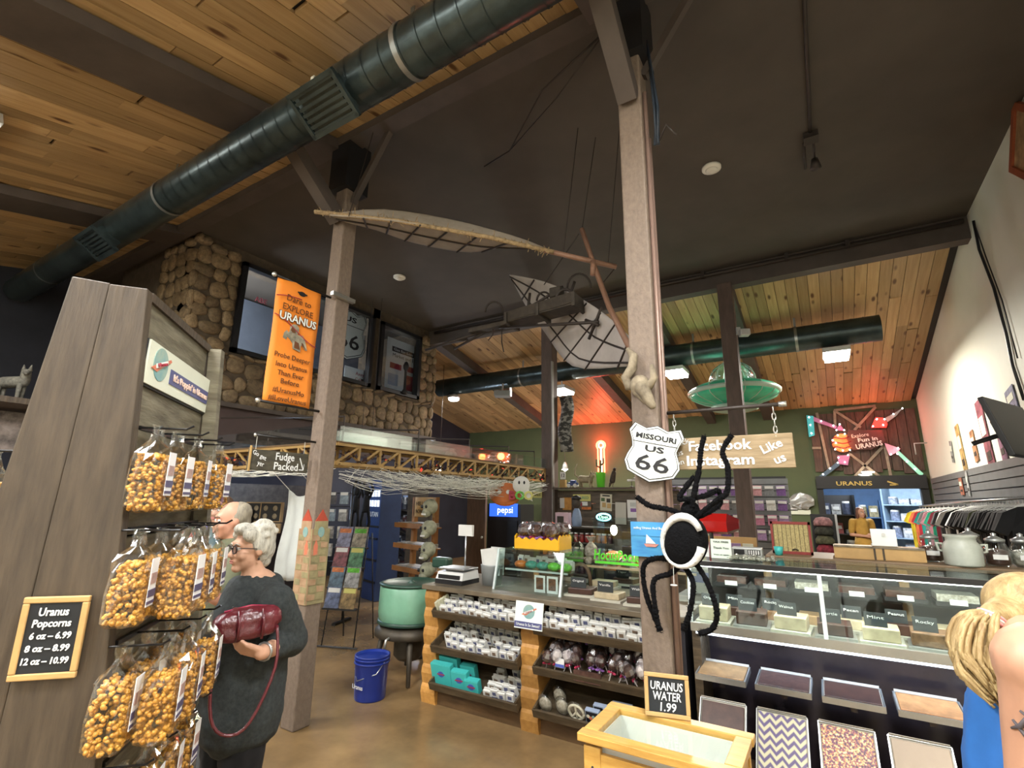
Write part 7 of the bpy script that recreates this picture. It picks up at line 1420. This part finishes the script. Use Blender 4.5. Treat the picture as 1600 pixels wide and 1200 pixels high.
solid('top', t_, .011, M_top, wm, 3, .014)
t_ = MB()
for q in (-1, 1): t_.cap((q*.085, 0, .8), (q*.1, 0, .45), .125, .085).cap((q*.1, 0, .45), (q*.1, .03, .1), .08, .065)
solid('trousers', t_, .011, M_blackc, wm, 3, .015)
for q in (-1, 1): obj('shoe', MB().cap((q*.1, .04, .045), (q*.105, -.13, .036), .045, .036), M_blk, wm, True)
M_wh_ = mat('white_hair', (.62, .59, .5), .7, 0, .25, 25, (3, 3, .7), .5)
h_ = MB(); hs = .93
for o, r in (((0, .032, .05), (.086, .09, .088)), ((0, .055, .0), (.078, .07, .085)), ((0, -.045, .098), (.066, .05, .034)), ((-.07, .03, .025), (.022, .055, .05)), ((.07, .03, .025), (.022, .055, .05)), ((.06, -.035, .07), (.03, .04, .036)), ((-.06, -.035, .07), (.03, .04, .036)), ((0, .07, -.06), (.058, .035, .045))): h_.ell(hc+V(o)*hs, tuple(x*hs for x in r), 16, 10)
for k in range(26): a = rr(0, 6.28); e = rr(.1, 1.4); h_.ell(hc+V((.08*math.cos(a)*math.cos(e), .03+.085*abs(math.sin(a))*math.cos(e), .055+.085*math.sin(e)))*hs, (.022, .022, .013), 8, 6)
solid('hair', h_, .007, M_wh_, wm, 2, .006)
g = obj('glasses', MB(), M_blk, wm)
M_fr = mat('glasses_dark', (.03, .02, .02), .3, 0, 0)
for q in (-1, 1):
    c_ = hc+V((q*.032, -.098, .0))*.93; obj('rim', MB().tube([c_+V((.024*math.cos(a*math.pi/8), .004*abs(math.cos(a*math.pi/8)), .018*math.sin(a*math.pi/8))) for a in range(17)], .0028, 6), M_fr, g, True)
    obj('lens', MB().prism([(.023*math.cos(a*math.pi/8), .017*math.sin(a*math.pi/8)) for a in range(16)], .001, Matrix.Translation(c_)), glass('lens_clear', (.95, .95, .95), .15), g); obj('temple', MB().tube([c_+V((q*.024, 0, .006)), c_+V((q*.046, .03, .008)), c_+V((q*.046, .1, .0))], .0022, 6), M_fr, g, True)
obj('bridge', MB().tube([hc+V((-.009, -.094, .004)), hc+V((0, -.099, .008)), hc+V((.009, -.094, .004))], .0025, 6), M_fr, g, True)
obj('earring', MB().ell(hc+V((.072, .01, -.045)), .006, 8, 6), M_blk, wm, True)
wd_ = (WL_-EL).normalized(); wu_ = wd_.orthogonal().normalized(); wv_ = wd_.cross(wu_)
obj('bracelet', MB().tube([WL_-wd_*.02+wu_*(.035*math.cos(a*math.pi/6))+wv_*(.035*math.sin(a*math.pi/6)) for a in range(13)], .006, 6), M_steel, wm, True)
for k in range(6): obj('lace_detail', MB().ell((.1+.012*k, -.12+.02*k, sh-.03-.016*(k % 3)), (.008, .006, .008), 8, 5), M_blk, wm)
# handbag
hb = atD(390, 972, 2.15); hbag = thing('handbag', 'shiny maroon leather handbag held by the white haired woman', 'handbag', tuple(hb), -.35)
M_mar_ = mat('maroon_leather', (.13, .016, .024), .28, 0, .2, 12, (1, 1, 1), .5, spec=.6)
b = MB().cap((0, -.11, 0), (0, .1, .012), .06, .055).cap((.01, -.1, -.035), (.01, .09, -.03), .052, .045).cap((0, -.07, .04), (0, .07, .045), .035, .03); solid('pouch', b, .008, M_mar_, hbag, 2, .022); hbag.scale = (.86, .86, .86)
obj('zip', MB().tube([(.0, -.12, .06), (.0, 0, .078), (.0, .11, .064)], .005, 6), M_rib1, hbag, True); obj('ring', MB().tube([(.0+.018*math.cos(a*math.pi/6), -.175, .0+.018*math.sin(a*math.pi/6)) for a in range(13)], .006, 6), M_cream, hbag, True)
for y in (-.06, .05): obj('strap_loop', MB().tube([(.062, y, -.07), (.07, y, .0), (.045, y, .065)], .008, 6), M_mar_, hbag, True)
obj('long_strap', MB().tube(catmull([V(q) for q in ((.05, .12, -.02), (.1, .12, -.2), (.11, .03, -.42), (.09, -.06, -.46), (.07, -.13, -.38), (.05, -.15, -.15), (.02, -.14, -.02))], 24), .008, 6), M_mar_, hbag, True)
# ---------------- simple standing figures
def standing(label, pos, rz, H, skin, shirt, pants, hair, hairstyle, arms='down', vox=.011):
    k = H/1.72; P = lambda x, y, z: V((x*k, y*k, z*k)); t = thing('person', label, 'person', pos, rz); hc = P(0, -.02, 1.6); b = MB(); head(b, hc, k)
    b.cap(P(0, .02, 1.36), P(0, 0, 1.05), .12*k, .12*k).cap(P(-.06, 0, .98), P(.06, 0, .98), .12*k, .12*k); t_ = MB().cap(P(0, .015, 1.37), P(0, 0, .98), .14*k, .15*k).cap(P(-.17, .02, 1.4), P(.17, .02, 1.4), .07*k, .07*k)
    for q in (-1, 1):
        S = P(q*.19, .02, 1.4); 
        if arms == 'front': E_, W_2 = P(q*.25, .02, 1.12), P(q*.07, -.22, 1.1); fd = (-q, -.4, 0)
        elif arms == 'raised': E_, W_2 = P(q*.26, -.1, 1.18), P(q*.2, -.3, 1.3); fd = (0, -.8, .5)
        else: E_, W_2 = P(q*.25, .03, 1.12), P(q*.25, -.05, .88); fd = (0, -.1, -1)
        b.cap(S, E_, .055*k, .042*k).cap(E_, W_2, .042*k, .028*k); hand(b, W_2, fd, (-q, -.2, 0), k, .7, q); t_.cap(S, S+(E_-S)*.75, .075*k, .065*k)
        b.cap(P(q*.09, 0, .95), P(q*.1, 0, .5), .085*k, .06*k).cap(P(q*.1, 0, .5), P(q*.1, .02, .1), .055*k, .04*k).cap(P(q*.1, .03, .05), P(q*.105, -.13, .03), .04*k, .03*k)
    solid('body', b, vox, skin, t); solid('shirt', t_, .014, shirt, t, 3, .015)
    l_ = MB()
    for q in (-1, 1): l_.cap(P(q*.08, 0, .92), P(q*.1, 0, .5), .11*k, .075*k).cap(P(q*.1, 0, .5), P(q*.1, .02, .1), .07*k, .06*k); obj('shoe', MB().cap(P(q*.1, .04, .045), P(q*.105, -.15, .036), .045*k, .036*k), M_blk, t, True)
    solid('trousers', l_, .014, pants, t, 3); face_bits(t, hc, k)
    h_ = MB()
    if hairstyle == 'short': items = (((0, .045, .045), (.08, .078, .076)), ((0, .065, -.01), (.074, .055, .07)), ((-.068, .03, .02), (.014, .045, .035)), ((.068, .03, .02), (.014, .045, .035)))
    else: items = (((0, .035, .05), (.088, .088, .085)), ((0, .07, -.05), (.09, .05, .12)), ((-.078, .02, -.05), (.025, .045, .13)), ((.078, .02, -.05), (.025, .045, .13)), ((0, .06, -.15), (.1, .045, .1)))
    for o, r in items: h_.ell(hc+V(o)*k, tuple(x*k for x in r), 14, 9)
    solid('hair', h_, .01, hair, t, 2, .006); return t
p = atD(366, 836, 3.0)
man = standing('grey haired man in an olive shirt behind the white haired woman', (p.x-.02, p.y, 0), -.25, 1.63, mat('skin_ruddy', (.52, .26, .17), .5, 0, .08, 14), mat('olive_shirt', (.11, .115, .065), .85, 0, .15, 8), mat('grey_jeans', (.07, .075, .08), .85, 0, .2, 20), mat('grey_hair', (.3, .26, .19), .7, 0, .25, 20, (3, 3, .7)), 'short', 'raised')
obj('wrist_watch', MB().tube([V((.17, -.28, 1.22))+V((.03*math.cos(a*math.pi/6), 0, .03*math.sin(a*math.pi/6))) for a in range(13)], .007, 6), M_blk, man, True)
p = atD(345, 808, 4.3)
standing('person in a teal shirt half hidden behind the popcorn bags', (p.x, p.y, 0), .5, 1.66, mat('skin_tan', (.45, .26, .18), .5, 0, .08, 14), mat('teal_shirt', (.09, .16, .2), .85, 0, .15, 8), M_blackc, mat('brown_hair', (.13, .075, .045), .7, 0, .2, 20), 'long', 'front', .014)
p = atY(1347, 818, 13.3)
yw = standing('smiling woman in a mustard dress standing in the doorway', (p.x, 13.3, 0), .45, 1.62, mat('skin_warm', (.55, .29, .19), .5, 0, .06, 14), mat('mustard_cloth', (.52, .3, .06), .85, 0, .15, 8), MATS['mustard_cloth'], mat('auburn_hair', (.2, .08, .045), .6, 0, .25, 20, (3, 3, .7)), 'long', 'front', .012)
obj('skirt', MB().lathe([(.27, .42), (.24, .6), (.19, .85), (.16, 1.0)], 20), MATS['mustard_cloth'], yw, True)
# ---------------- blonde woman at the right edge, seen from behind her shoulder
bc = atD(1612, 1100, 1.02); bp_ = V((bc.x, bc.y, 0)); bl = thing('person', 'blonde woman with ponytail and blue top at the right edge', 'person', tuple(bp_))
def B(px, py, d): return atD(px, py, d)-bp_
dF = V((CR.x, CR.y, 0)).normalized(); dN = V((-CF.x, -CF.y, 0)).normalized()      # she faces picture right; dN points to the viewer
hc = B(1640, 988, 1.12); Rz = math.atan2(dF.y, dF.x)+math.pi/2; Mh = Matrix.Translation(hc) @ Matrix.Rotation(Rz, 4, 'Z')
b0_ = MB(); head(b0_, (0, 0, 0), .95, False); b = MB(); b.add(b0_.v, b0_.f, Mh)
shR, neck = B(1630, 1040, .86), B(1618, 1030, 1.03); shL = neck+(neck-shR)*.95; shL.z = shR.z+.03
pel = V((dF.x*-.04, dF.y*-.04, .86)); mid = B(1622, 1140, 1.02)
b.cap(hc+V((0, 0, -.06)), neck, .05, .058).cap(neck, mid, .085, .1).cap(mid, pel, .1, .12).cap(neck, shR, .06, .07).cap(neck, shL, .06, .062).cap(pel-dN*.07, pel+dN*.07, .12, .12)
elR = B(1632, 1290, .84); wrR = elR+dF*.22+V((0, 0, .02)); b.cap(shR, elR, .062, .046).cap(elR, wrR, .045, .029); hand(b, wrR, dF+V((0, 0, .1)), -dN, .95, .6, 1)
elL = shL+dF*.06+V((0, 0, -.27)); wrL = elL+dF*.22; b.cap(shL, elL, .055, .044).cap(elL, wrL, .043, .028); hand(b, wrL, dF, dN, .95, .6, -1)
for q in (-1, 1):
    h0 = pel+dN*(q*.085); kn = V((h0.x+dF.x*.03, h0.y+dF.y*.03, .46)); an = V((h0.x, h0.y, .09)); b.cap(h0, kn, .09, .06).cap(kn, an, .056, .04).cap(V((an.x, an.y, .04)), V((an.x, an.y, .035))+dF*.15, .04, .03)
solid('body', b, .007, mat('skin_sunny', (.46, .25, .16), .45, 0, .07, 12, spec=.4), bl)
Fb = MB(); face_bits(bl, (0, 0, 0), .95)
for o in list(bl.children):
    if o.name.split('.')[0] in ('eye', 'eyebrow', 'lips'): o.matrix_local = Mh
M_bt = mat('blue_top', (.02, .13, .42), .8, 0, .12, 8)
t_ = MB().cap(neck+V((0, 0, -.09)), mid, .095, .118).cap(mid, pel+V((0, 0, .02)), .118, .135); solid('tank_top', t_, .01, M_bt, bl, 3, .012)
t_ = MB()
for q in (-1, 1):
    h0 = pel+dN*(q*.085); t_.cap(h0+V((0, 0, .02)), V((h0.x+dF.x*.02, h0.y+dF.y*.02, .62)), .125, .095)
solid('shorts', t_, .012, mat('cream_shorts', (.45, .4, .28), .8, 0, .15, 8), bl, 3, .01)
M_bh = mat('blonde_hair', (.42, .31, .14), .5, 0, 0, 5, (10, 10, 1.2), .5, (.18, .11, .04))
h_ = MB()
for o, r in (((0, .035, .05), (.088, .09, .085)), ((0, .055, -.005), (.082, .075, .085)), ((0, -.045, .085), (.07, .05, .035)), ((-.07, .02, .0), (.022, .06, .06)), ((.07, .02, .0), (.022, .06, .06))): h_.ell(V(o)*.95, tuple(x*.95 for x in r), 18, 12)
h2 = MB(); h2.add(h_.v, h_.f, Mh); tie = B(1549, 962, 1.07); h2.cap(hc-dF*.05+V((0, 0, .02)), tie, .075, .022)
solid('hair', h2, .007, M_bh, bl, 3, .006)
ptl = B(1522, 1030, 1.05); tip = B(1560, 1085, 1.0)
pt_ = MB()
for k in range(150):
    o = V((rr(-1, 1), rr(-1, 1), rr(-1, 1))); r0, r1, r2 = .012, .034, .03; a = rr(.55, 1.15)
    pts = [tie+o*r0, tie+(ptl-tie)*.45+V((0, 0, .012))+o*r1*.8-dF*.008, ptl+o*r1, ptl+(tip-ptl)*.55*a+o*r2, ptl+(tip-ptl)*a+o*r2*.7]
    pt_.tube(catmull(pts, 10), [.0028+.0032*math.sin(math.pi*min(1, q/9)) for q in range(11)], 5)
obj('ponytail', pt_, M_bh, bl, True)['kind'] = 'stuff'
hd = (ptl-tie).normalized(); u_ = hd.orthogonal().normalized(); w2 = hd.cross(u_)
for k, m in ((0, mat('tie_pink', (.7, .3, .3), .6, 0, 0)), (1, M_wpl), (2, MATS['tie_pink'])): obj('hair_tie', MB().tube([tie+hd*(.006*k)+u_*(.021*math.cos(a*math.pi/8))+w2*(.021*math.sin(a*math.pi/8)) for a in range(17)], .0042, 6), m, bl, True)
# tattoo bands lying on the outer upper arm
M_tat = mat('tattoo_ink', (.07, .06, .065), .6, 0, 0); ax = (elR-shR).normalized(); rad = .0585
def skin_pt(s, ang): 
    e = (dN-ax*dN.dot(ax)).normalized(); f = ax.cross(e); r_ = .062+(.046-.062)*s; return shR+(elR-shR)*s+(e*math.cos(ang)+f*math.sin(ang))*(r_+.0006)
sg = 1 if (ax.cross((dN-ax*dN.dot(ax)).normalized())).dot(-dF) > 0 else -1
for L in ([(.27, .9), (.31, .55), (.4, .3), (.44, -.1)], [(.35, 1.1), (.42, .75), (.41, .45)], [(.45, .45), (.38, .1), (.43, -.4)], [(.29, .75), (.37, .9), (.41, 1.15)]): obj('tattoo', MB().tube([skin_pt(s, sg*(a+.4)) for s, a in L], [.002]+[.0042]*(len(L)-2)+[.002], 6), M_tat, bl, True)
